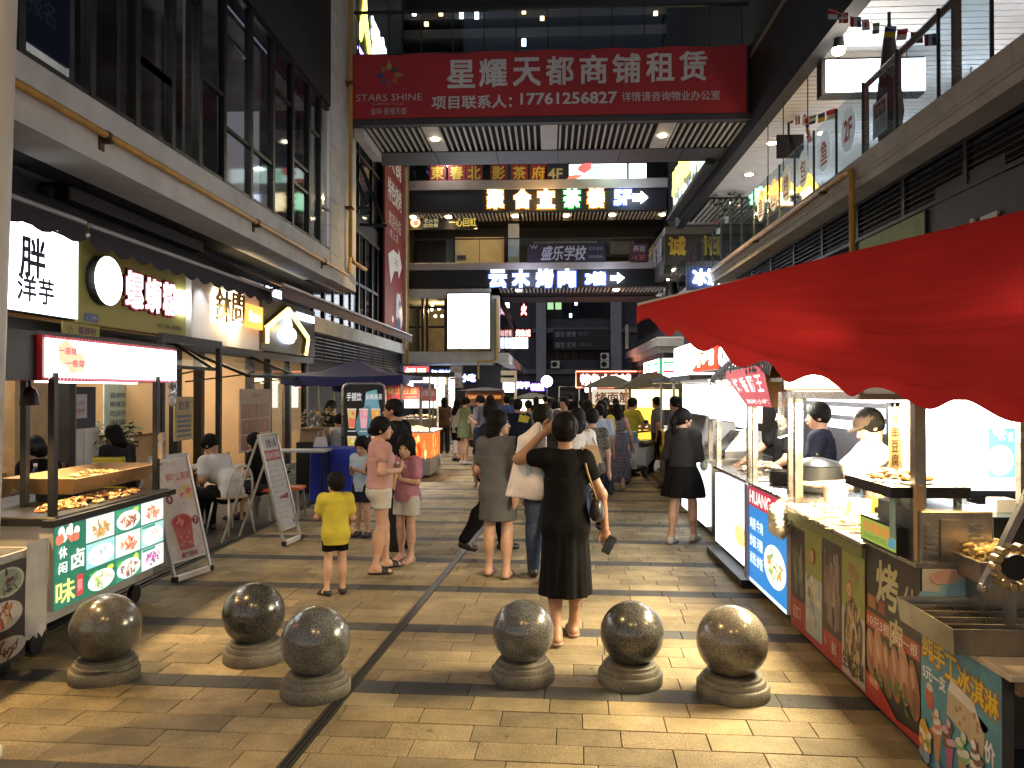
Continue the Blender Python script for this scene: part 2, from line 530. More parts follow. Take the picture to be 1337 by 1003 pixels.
def V3(*a):return np.array(a,float)
STAND=dict(pel=V3(0,0,.53),wst=V3(0,.004,.62),chest=V3(0,0,.73),neck=V3(0,-.004,.825),head=V3(0,.012,.925),
             shl=V3(-.102,0,.805),shr=V3(.102,0,.805),ell=V3(-.135,-.012,.635),elr=V3(.135,-.012,.635),
             wrl=V3(-.142,.03,.49),wrr=V3(.142,.03,.49),hdl=V3(-.02,.02,-.1),hdr=V3(.02,.02,-.1),
             hpl=V3(-.052,0,.515),hpr=V3(.052,0,.515),knl=V3(-.055,.014,.285),knr=V3(.055,.014,.285),
             anl=V3(-.058,-.008,.045),anr=V3(.058,-.008,.045),ftl=V3(-.03,1,0),ftr=V3(.03,1,0))
WALK=dict(knl=V3(-.05,.055,.288),anl=V3(-.05,.075,.05),knr=V3(.05,-.012,.29),anr=V3(.05,-.115,.075),
            ell=V3(-.13,-.04,.64),wrl=V3(-.145,-.03,.495),elr=V3(.13,.0,.635),wrr=V3(.14,.055,.495))
PHONE=dict(elr=V3(.125,.0,.64),wrr=V3(.05,.13,.70),hdr=V3(-.03,.06,.03),ell=V3(-.125,.0,.64),wrl=V3(-.05,.13,.68),hdl=V3(.03,.06,.03))
SIT=dict(pel=V3(0,0,.30),wst=V3(0,.0,.385),chest=V3(0,.015,.49),neck=V3(0,.03,.585),head=V3(0,.06,.68),
           shl=V3(-.102,.02,.565),shr=V3(.102,.02,.565),ell=V3(-.13,.08,.41),elr=V3(.13,.08,.41),
           wrl=V3(-.07,.20,.43),wrr=V3(.07,.20,.43),hdl=V3(.03,.08,.02),hdr=V3(-.03,.08,.02),
           hpl=V3(-.055,.02,.285),hpr=V3(.055,.02,.285),knl=V3(-.07,.25,.29),knr=V3(.07,.25,.29),
           anl=V3(-.065,.24,.045),anr=V3(.065,.24,.045))
def shift_upper(p,dx,dy,dz,keys=('chest','neck','head','shl','shr','ell','elr','wrl','wrr')):
    q=dict(STAND);q.update(p)
    for k in keys:q[k]=q[k]+V3(dx,dy,dz)
    return q

def person(label,loc,yaw,H=1.65,pose=None,female=False,tone='mid',top=None,bottom=None,hair='short',shoes=None,
           h=.012,head_yaw=0,head_pitch=0,group=None,build=1.0,cat='person',child=False,hands=True,face=None,on=0.0,extra=None):
    """top: dict(kind='tee'|'dress'|'tank', m=material, sleeve=0..1, hem=z) bottom: dict(kind='pants'|'shorts'|'skirt', m=, hem=z)"""
    T=thing('person',label,cat,(loc[0],loc[1],on),R(yaw),group)
    J=dict(STAND)
    if pose:J.update(pose)
    J={k:np.array(v,float)for k,v in J.items()}
    S=H
    P={k:(v*S if k not in('ftl','ftr')else v)for k,v in J.items()}
    hs=1.28 if child else 1.0                       # a child's head is larger for its height
    W=(.92 if female else 1.0)*build
    for k in('shl','shr'):
        P[k]=P['chest']+(P[k]-P['chest'])*np.array([(.97 if female else 1.0)*W,1,1])
    lo=np.min([v for k,v in P.items()if k not in('ftl','ftr','hdl','hdr')],0)-.2*S
    hi=np.max([v for k,v in P.items()if k not in('ftl','ftr','hdl','hdr')],0)+.2*S
    lo[2]=max(lo[2],-.02)
    Rh=np.array(Matrix.Rotation(R(head_yaw),3,'Z')@Matrix.Rotation(R(-head_pitch),3,'X'))
    def Hd(x,y,z):return P['head']+Rh@(np.array([x,y,z])*S*hs)
    tr=dict(w=W,S=S)
    fem=female
    def torso(F,e=0.0,k=.05):
        F.ell(P['pel']+V3(0,-.006,.0)*S,((.092 if fem else .086)*W*S+e,.066*S*W+e,.062*S+e),k*S)
        F.ell(P['wst'],((.068 if fem else .08)*W*S+e,(.052 if fem else .06)*S*W+e,.075*S+e),k*S)
        F.ell(P['chest'],(.090*W*S+e,(.062 if fem else .067)*S*W+e,.088*S+e),k*S)
        F.cap(P['chest'],P['wst'],.058*S*W+e,.053*S*W+e,k*S);F.cap(P['wst'],P['pel'],.053*S*W+e,.056*S*W+e,k*S)
        F.cap(P['shl']*.93+P['chest']*.07,P['shr']*.93+P['chest']*.07,.034*S*W+e,.034*S*W+e,k*S)
        if fem and not child:
            ch=P['chest']+V3(0,.045,.005)*S
            F.ell(ch+V3(-.04,0,0)*S,(.036*S+e,.032*S+e,.036*S+e),.03*S)
            F.ell(ch+V3(.04,0,0)*S,(.036*S+e,.032*S+e,.036*S+e),.03*S)
        F.cap(P['chest']+V3(0,-.01,.06)*S,P['neck']+V3(0,-.004,-.005)*S,.05*S*W+e,.034*S*W+e,.035*S)
        F.ell(P['hpl']+V3(-.004,-.02,.0)*S,(.05*S*W+e,.055*S*W+e,.055*S+e),.03*S)
        F.ell(P['hpr']+V3(.004,-.02,.0)*S,(.05*S*W+e,.055*S*W+e,.055*S+e),.03*S)
    def leg(F,sd,e=0.0,upto=2.0,k=.02):
        hp,kn,an=P['hp'+sd],P['kn'+sd],P['an'+sd]
        F.cap(hp,kn,.054*S*W+e,.034*S*W+e,.03*S)
        if upto>1:
            F.cap(kn,an,.033*S*W+e,.0215*S+e,k*S)
            mid=kn*.68+an*.32;dirn=(an-kn)/np.linalg.norm(an-kn)
            f=P['ft'+sd]/np.linalg.norm(P['ft'+sd])
            F.ell(mid-f*.012*S,(.034*S*W+e,.036*S*W+e,.07*S+e),.03*S)
    def foot(F,sd,e=0.0):
        an=P['an'+sd];f=P['ft'+sd]/np.linalg.norm(P['ft'+sd])
        toe=an+f*.088*S;toe[2]=max(.014*S,toe[2]-.032*S)if abs(f[2])<.3 else toe[2]
        heel=an-f*.022*S;heel[2]=an[2]-.024*S
        F.cap(heel,toe,.023*S+e,.017*S+e,.015*S)
        F.cap(an,toe*.6+heel*.4+V3(0,0,.004)*S,.022*S+e,.02*S+e,.02*S)
        F.ell(toe-f*.008*S,(.028*S+e,.026*S+e,.015*S+e),.012*S)
    def arm(F,sd,e=0.0,fr=1.0,flare=0.0):
        sh,el,wr=P['sh'+sd],P['el'+sd],P['wr'+sd]
        F.ell(sh-V3(0,0,.006)*S,(.034*S*W+e,.034*S*W+e,.034*S*W+e),.03*S)
        if fr>=1:
            F.cap(sh,el,.033*S*W+e,.0245*S*W+e,.025*S)
            if fr>1:
                t=min(1,fr-1);F.cap(el,el+(wr-el)*t,.026*S*W+e,(.026-.009*t)*S+e,.02*S)
        else:
            F.cap(sh,sh+(el-sh)*fr,.034*S*W+e,(.034-.008*fr)*S*W+e+flare,.025*S)
    # the body
    F=Field(lo,hi,h)
    torso(F)
    for sd in 'lr':
        leg(F,sd);foot(F,sd);arm(F,sd,0,2)
        wr=P['wr'+sd];hd=P['hd'+sd];L=np.linalg.norm(hd);d=hd/L
        side=np.cross(d,[0,1,0]if abs(d[1])<.85 else[0,0,1]);side/=np.linalg.norm(side);nor=np.cross(side,d)
        pc=wr+d*.03*S
        M=np.stack([side,d,nor],1)
        F.ell(pc+d*.005*S,(.0235*S,.034*S,.0125*S),.008*S,M)
        if hands and h<.011:
            for q,(o,ln)in enumerate(((-.0165,.034),(-.0055,.041),(.0055,.038),(.0165,.029))):
                b=pc+d*.027*S+side*o*S
                k1=b+d*ln*.55*S-nor*.004*S;k2=k1+d*ln*.35*S-nor*.016*S
                F.cap(b,k1,.0062*S,.0057*S,.003);F.cap(k1,k2,.0057*S,.005*S,.002)
            sg=1 if sd=='l' else -1
            b=pc-d*.012*S+side*sg*.018*S;k1=b+side*sg*.016*S+d*.02*S-nor*.006*S;k2=k1+d*.02*S
            F.cap(b,k1,.0078*S,.007*S,.004);F.cap(k1,k2,.0068*S,.0056*S,.002)
        else:
            F.cap(pc+d*.02*S,pc+d*.052*S-nor*.008*S,.015*S,.011*S,.01*S)
    # neck and head with a face
    F.cap(P['neck']-V3(0,.004,.02)*S,Hd(0,-.018,-.03),.031*S*(W if not child else .95),.031*S,.02*S)
    F.ell(Hd(0,-.004,.016),(.0465*S*hs,.058*S*hs,.056*S*hs),.01*S,Rh)
    F.ell(Hd(0,.018,-.02),(.037*S*hs,.040*S*hs,.047*S*hs),.018*S,Rh)
    F.ell(Hd(0,.040,-.053),(.018*S*hs,.015*S*hs,.013*S*hs),.014*S,Rh)
    if h<.016:
        F.cap(Hd(0,.056,.0),Hd(0,.067,-.019),.0055*S*hs,.0088*S*hs,.006*S)
        F.ell(Hd(0,.0585,-.037),(.014*S*hs,.006*S*hs,.0055*S*hs),.005*S,Rh)
        for x in(-1,1):F.ell(Hd(x*.047,-.004,-.008),(.006*S*hs,.013*S*hs,.019*S*hs),.004*S,Rh)
    F.cut((0,0,.004),(0,0,-1))
    np_obj('body',*F.mesh(),skin_mat(tone),T)
    if h<.014:
        for x in(-1,1):
            e=MB();c=Hd(x*.0185,.0505,.006)
            e.ball(c,(.0068*S*hs,.0055*S*hs,.0042*S*hs),8,(.02,.015,.012));e.build('eye',mat('dark_eye',(.015,.012,.01),.2),T,True,world=False)
        e=MB();c=Hd(0,.0625,-.0375)
        e.ball(c,(.012*S*hs,.004*S*hs,.0035*S*hs),8);e.build('mouth',mat('lip',(.30,.09,.075),.45),T,True,world=False)
    # clothes
    if bottom:
        F=Field(lo,hi,h);e=bottom.get('e',.010)*S/1.65;kd=bottom['kind'];hem=bottom.get('hem',.06)*S
        if kd in('pants','shorts'):
            F.ell(P['pel']+V3(0,-.006,.0)*S,((.092 if fem else .086)*W*S+e,.066*S*W+e,.062*S+e),.05*S)
            for sd in 'lr':
                F.ell(P['hp'+sd]+V3(0,-.02,0)*S,(.05*S*W+e,.055*S*W+e,.055*S+e),.03*S)
                if kd=='shorts':
                    hp,kn=P['hp'+sd],P['kn'+sd];t=bottom.get('len',.5)
                    F.cap(hp,hp+(kn-hp)*t,.055*S*W+e,(.055-.02*t)*S*W+e*1.8,.025*S)
                else:
                    leg(F,sd,e);kn,an=P['kn'+sd],P['an'+sd]
                    F.cap(kn,an+V3(0,0,.01)*S,.036*S*W+e,.028*S*W+e,.02*S)
            if kd=='shorts':
                for sd in 'lr':
                    hp,kn=P['hp'+sd],P['kn'+sd];q=hp+(kn-hp)*bottom.get('len',.5);n=(kn-hp)
                    if abs(n[2])>abs(n[1]):F.cut((q[0],q[1],min(P['hpl'][2]+(P['knl'][2]-P['hpl'][2])*bottom.get('len',.5),P['hpr'][2]+(P['knr'][2]-P['hpr'][2])*bottom.get('len',.5))),(0,0,-1));break
            else:F.cut((0,0,.012*S),(0,0,-1))
            wz=P['pel'][2]+.055*S
        else:
            wz=P['wst'][2]+bottom.get('rise',0)*S
            c1=(P['pel']*.3+(P['knl']+P['knr'])*.35);c1[2]=hem
            F.cone((P['wst'][0],P['wst'][1],wz),c1,.074*W*S+e,.058*W*S+e,bottom.get('a',.15)*S,bottom.get('b',.13)*S,bottom.get('folds',7),bottom.get('amp',.05),1.0,.01,bottom.get('bulge',.25))
        F.cut((0,0,wz),(0,0,1))
        np_obj(kd if kd!='pants' else 'trousers',*F.mesh(),bottom['m'],T)
    if top:
        F=Field(lo,hi,h);e=top.get('e',.013)*S/1.65;kd=top['kind'];sl=top.get('sleeve',.5)
        torso(F,e)
        if kd!='dress' and abs(P['chest'][1]-P['pel'][1])<.05*S:
            hz=top.get('hem',.5)*S
            F.cone(P['chest']-V3(0,0,.01)*S,V3(P['pel'][0],P['pel'][1]-.004*S,hz-.02),.086*W*S+e,.062*S*W+e,(.088 if fem else .094)*W*S+e,(.068 if fem else .072)*S*W+e,5,.03,0,.03*S,0)
        if sl>0:
            for sd in 'lr':arm(F,sd,e,sl,.006*S)
        if kd=='dress':
            hem=top['hem']*S;c1=(P['pel']*.4+(P['knl']+P['knr'])*.3);c1[2]=hem
            wz=P['wst'][2]+top.get('rise',.03)*S
            F.cone((P['wst'][0],P['wst'][1],wz),c1,top.get('a0',.076)*S,top.get('b0',.062)*S,top.get('a',.14)*S,top.get('b',.12)*S,top.get('folds',7),top.get('amp',.04),top.get('ph',.5),.035*S,top.get('bulge',.3))
            F.cut((0,0,hem),(0,0,-1))
        else:
            tilt=top.get('hem',.50)*S
            if abs(P['chest'][1]-P['pel'][1])<.1*S or 'hem' in top:
                F.cut((0,0,tilt),(0,0,-1))
        # neckline and sleeve ends
        nk=top.get('neck',.0)*S
        F.ell(P['neck']+V3(0,.012,.018)*S+V3(0,.01,0)*S,(.045*S,(.042+top.get('scoop',.0))*S,(.038+top.get('scoop',0))*S),0,None,True)
        nm='dress' if kd=='dress' else 'shirt'
        np_obj(nm,*F.mesh(),top['m'],T)
    # hair
    if hair:
        F=Field(Hd(0,0,0)-.26*S*hs,Hd(0,0,0)+V3(.12,.12,.12)*S*hs,h*.9)
        up=.004 if hair in('buzz',)else .011
        F.ell(Hd(0,-.008,.020),((.0475+up)*S*hs,(.059+up*.9)*S*hs,(.056+up)*S*hs),.01,Rh)
        cutp=[]
        if hair in('short','buzz'):
            F.ell(Hd(0,-.03,-.005),(.047*S*hs,.036*S*hs,.045*S*hs),.015,Rh)
            F.ell(Hd(0,.058,-.025),(.052*S*hs,.046*S*hs,.052*S*hs),0,Rh,True)
            F.ell(Hd(0,.01,-.085),(.08*S*hs,.09*S*hs,.052*S*hs),0,Rh,True)
        elif hair in('bob','long','mid'):
            ln={'bob':.062,'mid':.10,'long':.165}[hair]
            F.cap(Hd(0,-.02,0),Hd(0,-.032,-ln),.054*S*hs,.046*S*hs,.02)
            for x in(-1,1):F.cap(Hd(x*.04,0,0),Hd(x*.042,-.012,-ln*.9),.022*S*hs,.018*S*hs,.02)
            F.ell(Hd(0,.062,-.03),(.037*S*hs,.056*S*hs,.062*S*hs),0,Rh,True)
            for q in range(9):
                x=-.05+.0125*q;F.cap(Hd(x,-.03,-ln*.5),Hd(x*.95,-.034,-ln*random.uniform(1.0,1.25)),.014*S*hs,.005*S*hs,.01)
        elif hair in('bun','pony','lowbun'):
            F.ell(Hd(0,-.028,.0),(.050*S*hs,.042*S*hs,.052*S*hs),.015,Rh)
            F.ell(Hd(0,.060,-.028),(.05*S*hs,.05*S*hs,.054*S*hs),0,Rh,True)
            F.ell(Hd(0,.0,-.08),(.07*S*hs,.06*S*hs,.045*S*hs),0,Rh,True)
            if hair=='bun':F.ell(Hd(0,-.072,.030),(.032*S*hs,.028*S*hs,.032*S*hs),.012,Rh)
            elif hair=='lowbun':
                F.ell(Hd(0,-.07,-.012),(.033*S*hs,.025*S*hs,.026*S*hs),.012,Rh)
                F.cap(Hd(.02,-.075,-.012),Hd(-.035,-.082,-.022),.014*S*hs,.008*S*hs,.01)
            else:
                F.cap(Hd(0,-.064,.03),Hd(0,-.088,-.02),.020*S*hs,.026*S*hs,.012)
                F.cap(Hd(0,-.088,-.02),Hd(.006,-.078,-.13),.026*S*hs,.012*S*hs,.012)
        X,Y=F.ax[0][:,None,None],F.ax[1][None,:,None]
        F.a=F.a+(.0022*(np.sin(X*330+2*np.sin(Y*90))+np.sin(Y*300+1.5*np.sin(X*120)))).astype(np.float32)      # locks
        np_obj('hair',*F.mesh(),HAIR(),T)
    # shoes
    if shoes:
        for sd in 'lr':
            an=P['an'+sd];f=P['ft'+sd]/np.linalg.norm(P['ft'+sd])
            F=Field(an-.13*S,an+.13*S,h*.8)
            if shoes['kind']=='shoe':foot(F,sd,.006);F.cut(an+V3(0,0,.006)*S,(0,0,1))
            else:
                foot(F,sd,.006*S);F.cut((0,0,max(.013*S,an[2]-.03*S)),(0,0,1))
                c=an+f*.062*S
                G=Field(an-.13*S,an+.13*S,h*.8)
                foot(G,sd,.007*S);w=.020*S
                G.cut(c+f*w,f);G.cut(c-f*w,-f)
                if shoes['kind']=='sandal':
                    G2=Field(an-.13*S,an+.13*S,h*.8);foot(G2,sd,.006*S)
                    G2.cut(an+f*.012*S,f);G2.cut(an+V3(0,0,.0)*S,(0,0,1));G.a=np.minimum(G.a,G2.a)
                F.a=np.minimum(F.a,G.a)
            F.cut((0,0,.003),(0,0,-1))
            np_obj('shoe',*F.mesh(),shoes['m'],T)
    T['_dummy']=0;del T['_dummy']
    PJ[T]=(P,S,Hd)
    return T
PJ={}
def wpos(T,v):return XF[T]@Vector(v)
# ------------------------------------------------------------------ shared materials
concrete=mat('pale_concrete',(.57,.57,.56),.8,0,.10,2.5,.15,40,wear=(.43,.425,.41))
concrete_d=mat('grey_concrete',(.48,.46,.42),.85,0,.15,2,.2,40,wear=(.33,.315,.28))
dark_clad=mat('dark_cladding',(.009,.0098,.0125),.75,.0,.2,1.5,.03,60)
black_metal=mat('black_metal',(.008,.008,.009),.45,.2,.2,5)
steel_frame=mat('charcoal_frame',(.010,.0105,.012),.45,.2,.2,5)
gas_yellow=mat('yellow_pipe',(.50,.27,.045),.5,0,.15,8,.05,80,wear=(.36,.2,.05))
white_slat=mat('white_slat',(.62,.60,.56),.5,0,.06,3)
black_void=mat('black_soffit',(.006,.006,.007),.9,0,.1)
glass_d=glass('window_glass',(.70,.73,.76),.02,.05,.22)
glass_c=glass('clear_glass',(.88,.93,.95),.01)
steel=mat('stainless_steel',(.52,.50,.47),.28,1.0,.1,10,.04,90)
steel_d=mat('worn_steel',(.33,.31,.28),.38,1.0,.2,8,.1,60)
wood_l=mat('pale_wood',(.42,.27,.13),.55,0,.18,6,.08,30)
wood_d=mat('brown_wood',(.16,.09,.045),.6,0,.2,6,.1,30)
paint_w=mat('white_paint',(.72,.73,.70),.5,0,.06,3,.05,30)
plastic_w=mat('white_plastic',(.70,.70,.68),.4,0,.05,4)
print_d=col_mat('printed_sheet',.45,0,.10)
print_l=col_mat('backlit_print',.35,.7,.04)
print_h=col_mat('bright_backlit_print',.35,.55,.03)
goods=col_mat('small_goods',.5,0,.25,scale=30,bump=.2)
lit_w=emi('lit_white',(1,.97,.93),5.0)
lit_cool=emi('lit_cool_white',(.82,.9,1),5.0)
lit_blue=emi('lit_blue_white',(.62,.74,1),5.5)
lit_gold=emi('lit_gold',(1,.56,.12),6.0)
lit_green=emi('lit_green',(.25,1,.35),4.0)
lit_red=emi('lit_red',(1,.08,.03),3.0)
lit_warm=emi('lit_warm',(1,.78,.45),7.0)
lamp_glow=emi('lamp_glow',(1,.80,.48),22.0)

UX,UY=(1,0,0),(0,1,0)
def facing(y,x0=0,z0=0):return Fr((x0,y,z0),UX)          # faces back down the street, towards the viewer
def on_left(x,y0=0,z0=0):return Fr((x,y0,z0),UY)          # a face of the left row, looks to +X
def on_right(x,y0=0,z0=0):return Fr((x,y0,z0),(0,-1,0)) # a face of the right row, looks to -X
def wbox(name,m,par,*b,bevel=None):
    mb=MB()
    mb.bbox(*b,b=bevel)if bevel else mb.box(*b)
    return mb.build(name,m,par)
def led(name,s,fr,a0,b0,a1,b1,m,par,thick=.05,bold=.02,d=.03):
    mb=MB();write(mb,s,fr,a0,b0,a1,b1,d,(1,1,1),0,bold,thick)
    return mb.build(name,m,par)
def area(name,loc,rot,size,power,col,spread=180,sy=None):
    l=bpy.data.lights.new(name,'AREA');l.energy=power;l.color=col;l.size=size
    if sy:l.shape='RECTANGLE';l.size_y=sy
    l.spread=R(spread)
    o=bpy.data.objects.new(name,l);COL.objects.link(o);o.location=loc;o.rotation_euler=rot
    return o
def spot(name,loc,target,power,col,angle=60,blend=.4,r=.05):
    l=bpy.data.lights.new(name,'SPOT');l.energy=power;l.color=col;l.spot_size=R(angle);l.spot_blend=blend;l.shadow_soft_size=r
    o=bpy.data.objects.new(name,l);COL.objects.link(o);o.location=loc
    o.rotation_euler=(Vector(target)-Vector(loc)).to_track_quat('-Z','Y').to_euler()
    return o
def bulb(name,loc,power,col,r=.04):
    l=bpy.data.lights.new(name,'POINT');l.energy=power;l.color=col;l.shadow_soft_size=r
    o=bpy.data.objects.new(name,l);COL.objects.link(o);o.location=loc
    return o
WARM,COOLW,NEUT=(1,.64,.24),(.80,.88,1),(1,.93,.82)

# ------------------------------------------------------------------ sky beyond the roofs is the world itself; the ground
def paver_mat(name,c,var):
    if name in MATS:return MATS[name]
    m,nt,b=_new(name);N,L=nt.nodes,nt.links
    oi=N.new('ShaderNodeAttribute');oi.attribute_name='Col'
    tc=N.new('ShaderNodeTexCoord')
    ge=N.new('ShaderNodeNewGeometry')
    n1=N.new('ShaderNodeTexNoise');n1.inputs['Scale'].default_value=150;n1.inputs['Detail'].default_value=3
    L.new(ge.outputs['Position'],n1.inputs['Vector'])
    n2=N.new('ShaderNodeTexNoise');n2.inputs['Scale'].default_value=1.3;n2.inputs['Detail'].default_value=8;n2.inputs['Roughness'].default_value=.7
    L.new(ge.outputs['Position'],n2.inputs['Vector'])
    r1=N.new('ShaderNodeMapRange');r1.inputs[1].default_value=.35;r1.inputs[2].default_value=.65;r1.inputs[3].default_value=.6;r1.inputs[4].default_value=1.36
    L.new(n1.outputs[0],r1.inputs[0])
    r2=N.new('ShaderNodeMapRange');r2.inputs[1].default_value=.38;r2.inputs[2].default_value=.66;r2.inputs[3].default_value=.55;r2.inputs[4].default_value=1.15
    L.new(n2.outputs[0],r2.inputs[0])
    mu=N.new('ShaderNodeMath');mu.operation='MULTIPLY';L.new(r1.outputs[0],mu.inputs[0]);L.new(r2.outputs[0],mu.inputs[1])
    vo=N.new('ShaderNodeTexVoronoi');vo.inputs['Scale'].default_value=3.1;L.new(ge.outputs['Position'],vo.inputs['Vector'])     # gum and drip spots
    r5=N.new('ShaderNodeMapRange');r5.inputs[1].default_value=.035;r5.inputs[2].default_value=.075;r5.inputs[3].default_value=.45;L.new(vo.outputs['Distance'],r5.inputs[0])
    n6=N.new('ShaderNodeTexNoise');n6.inputs['Scale'].default_value=.55;n6.inputs['Detail'].default_value=10;n6.inputs['Roughness'].default_value=.75;L.new(ge.outputs['Position'],n6.inputs['Vector'])
    r6=N.new('ShaderNodeMapRange');r6.inputs[1].default_value=.5;r6.inputs[2].default_value=.68;r6.inputs[3].default_value=1;r6.inputs[4].default_value=.6;L.new(n6.outputs[0],r6.inputs[0])
    mq=N.new('ShaderNodeMath');mq.operation='MULTIPLY';L.new(r5.outputs[0],mq.inputs[0]);L.new(r6.outputs[0],mq.inputs[1])
    mp5=N.new('ShaderNodeMath');mp5.operation='MULTIPLY';L.new(mu.outputs[0],mp5.inputs[0]);L.new(mq.outputs[0],mp5.inputs[1]);mu=mp5
    rnd=N.new('ShaderNodeObjectInfo')
    r3=N.new('ShaderNodeMapRange');r3.inputs[3].default_value=1-var;r3.inputs[4].default_value=1+var
    L.new(rnd.outputs['Random'],r3.inputs[0])
    mu2=N.new('ShaderNodeMath');mu2.operation='MULTIPLY';L.new(mu.outputs[0],mu2.inputs[0]);L.new(r3.outputs[0],mu2.inputs[1])
    mx=N.new('ShaderNodeMix');mx.data_type='RGBA';mx.blend_type='MULTIPLY';mx.inputs[0].default_value=1
    L.new(oi.outputs['Color'],mx.inputs[6])
    L.new(mu2.outputs[0],mx.inputs[7])
    L.new(mx.outputs[2],b.inputs['Base Color'])
    r4=N.new('ShaderNodeMapRange');r4.inputs[3].default_value=.82;r4.inputs[4].default_value=.52
    L.new(n2.outputs[0],r4.inputs[0]);L.new(r4.outputs[0],b.inputs['Roughness'])
    bp=N.new('ShaderNodeBump');bp.inputs['Strength'].default_value=.6;bp.inputs['Distance'].default_value=.006
    L.new(n1.outputs[0],bp.inputs['Height']);L.new(bp.outputs[0],b.inputs['Normal'])
    MATS[name]=m
    return m
pav=paver_mat('granite_paver',(.3,.26,.2),.12)
GA=-R(2.2)                                               # the paving runs a little askew of the facades
pave=struct(MB().box(-3.72,2.12,-8,26,-.3,-.014).build('pavement',mat('paving_joint',(.03,.026,.02),.95,0,.3,4)))
tan=(.315,.250,.140);darkp=(.072,.071,.070)
ROW,LEN=.1925,.445
def paver_pts(x0,x1,y0,y1,top,j=.0024):
    c,s=math.cos(GA),math.sin(GA)
    x0+=j;x1-=j;y0+=j;y1-=j
    b=.0025
    q=[(x0,y0),(x1,y0),(x1,y1),(x0,y1)];q2=[(x0+b,y0+b),(x1-b,y0+b),(x1-b,y1-b),(x0+b,y1-b)]
    rot=lambda p,z:(p[0]*c-p[1]*s,p[0]*s+p[1]*c,z)
    return[rot(p,-.014)for p in q]+[rot(p,top-b)for p in q]+[rot(p,top)for p in q2]
PF=[(0,1,5,4),(1,2,6,5),(2,3,7,6),(3,0,4,7),(4,5,9,8),(5,6,10,9),(6,7,11,10),(7,4,8,11),(8,9,10,11)]
near,rest=[],MB()
prng=random.Random(3)
nrow0=int(-6/ROW)
cells=[]
for r in range(nrow0,140):
    y0=4.49+r*ROW-0.0
    if y0<-5 or y0>25.4:continue
    band=(r%6==0)
    off=(.5*(r%2)+prng.uniform(-.12,.12))*LEN
    x=-5.2+off
    while x<4.2:
        ln=LEN*prng.choice([1,1,1,1,.75,1.2])if not band else LEN*1.02
        wx=x*math.cos(GA)-y0*math.sin(GA);wx1=(x+ln)*math.cos(GA)-y0*math.sin(GA)
        xa,xb=x,x+ln
        if wx<-3.72:xa+=(-3.72-wx)
        if wx1>2.12:xb-=(wx1-2.12)
        if xb-xa>.03:
            k=prng.uniform(.70,1.18);w=prng.uniform(-.03,.03)
            col=tuple(darkp[i]*k for i in range(3))if band else(tan[0]*k,tan[1]*k*(1+w*.3),tan[2]*k*(1+w))
            top=prng.uniform(-.0022,.0012)
            yc=y0+ROW/2
            cells.append((math.hypot((wx+wx1)/2-.3,yc)if(yc>2.9 and abs((wx+wx1)/2+yc*.05)<yc*.70)else 1e9,xa,xb,y0,top,col,band))
        x+=ln
cells.sort(key=lambda c:c[0])
for i,(d,xa,xb,y0,top,col,band)in enumerate(cells):
    vs=paver_pts(xa,xb,y0,y0+ROW,top)
    if i<296 and d<1e8:
        mb=MB();mb.add(vs,PF,col)
        mb.build('paver',pav,pave)
    else:rest.add(vs,PF,col)
stuff(rest.build('distant_paving',pav,pave))
def street_mat():
    m=mat('street_paving',(.25,.215,.165),.7,0,.3,1.2,.2,60)
    return m
struct(MB().box(-3.72,2.12,26,95,-.3,0).build('street',street_mat()))
dk_tile=mat('dark_terrace_tile',(.028,.026,.026),.55,0,.3,3,.1,60,wear=(.045,.042,.04))
terr=struct(MB().box(-9,-3.84,-8,40,-.3,.012).build('terrace_floor',dk_tile))
tj=MB()
for k in range(60):
    tj.box(-6.2,-3.84,-2+k*.6,-1.994+k*.6,.0121,.0135)
for k in range(4):tj.box(-4.4-k*.6,-4.394-k*.6,-4,34,.0121,.0138)
stuff(tj.build('tile_joint',mat('grout',(.02,.02,.02),.9),terr))
kerb=struct(MB().box(-3.84,-3.72,-8,40,-.3,.006).build('kerb',mat('kerb_stone',(.05,.048,.046),.6,0,.25,5,.1,60)))
km=MB();km.box(-3.80,-3.755,-8,40,.0065,.020);km.build('kerb_rail',black_metal,kerb)
rterr=struct(MB().box(2.22,9,-8,60,-.3,.01).build('stall_apron',mat('apron_tile',(.12,.11,.10),.55,0,.3,3,.1,60)))
MB().box(2.12,2.22,-8,60,-.3,-.01).build('gutter',black_metal,rterr)
struct(MB().box(-400,400,-60,600,-.5,-.31).build('ground',mat('city_ground',(.06,.06,.06),.9)))
# slot drain across the paving
d0,d1=at(372,1001,z=.0),at(630,690,z=.0)
dv=(d1-d0).normalized();d0=d0-dv*5;d1=d1+dv*9
drn=mat('drain_steel',(.10,.095,.085),.5,.8)
dr=thing('slot_drain','long dark slot drain with twin steel edges running across the paving','drain',d0)
for o_,w_,z_,m_,n_ in((0,.068,.004,black_metal,'drain_channel'),(-.026,.008,.007,drn,'drain_edge'),(.0,.006,.0062,drn,'drain_edge'),(.026,.008,.007,drn,'drain_edge')):
    sd=Vector((dv.y,-dv.x,0))*o_
    MB().bar(d0+sd+Vector((0,0,z_-.006)),d1+sd+Vector((0,0,z_-.006)),w_,.012).build(n_,m_,dr)

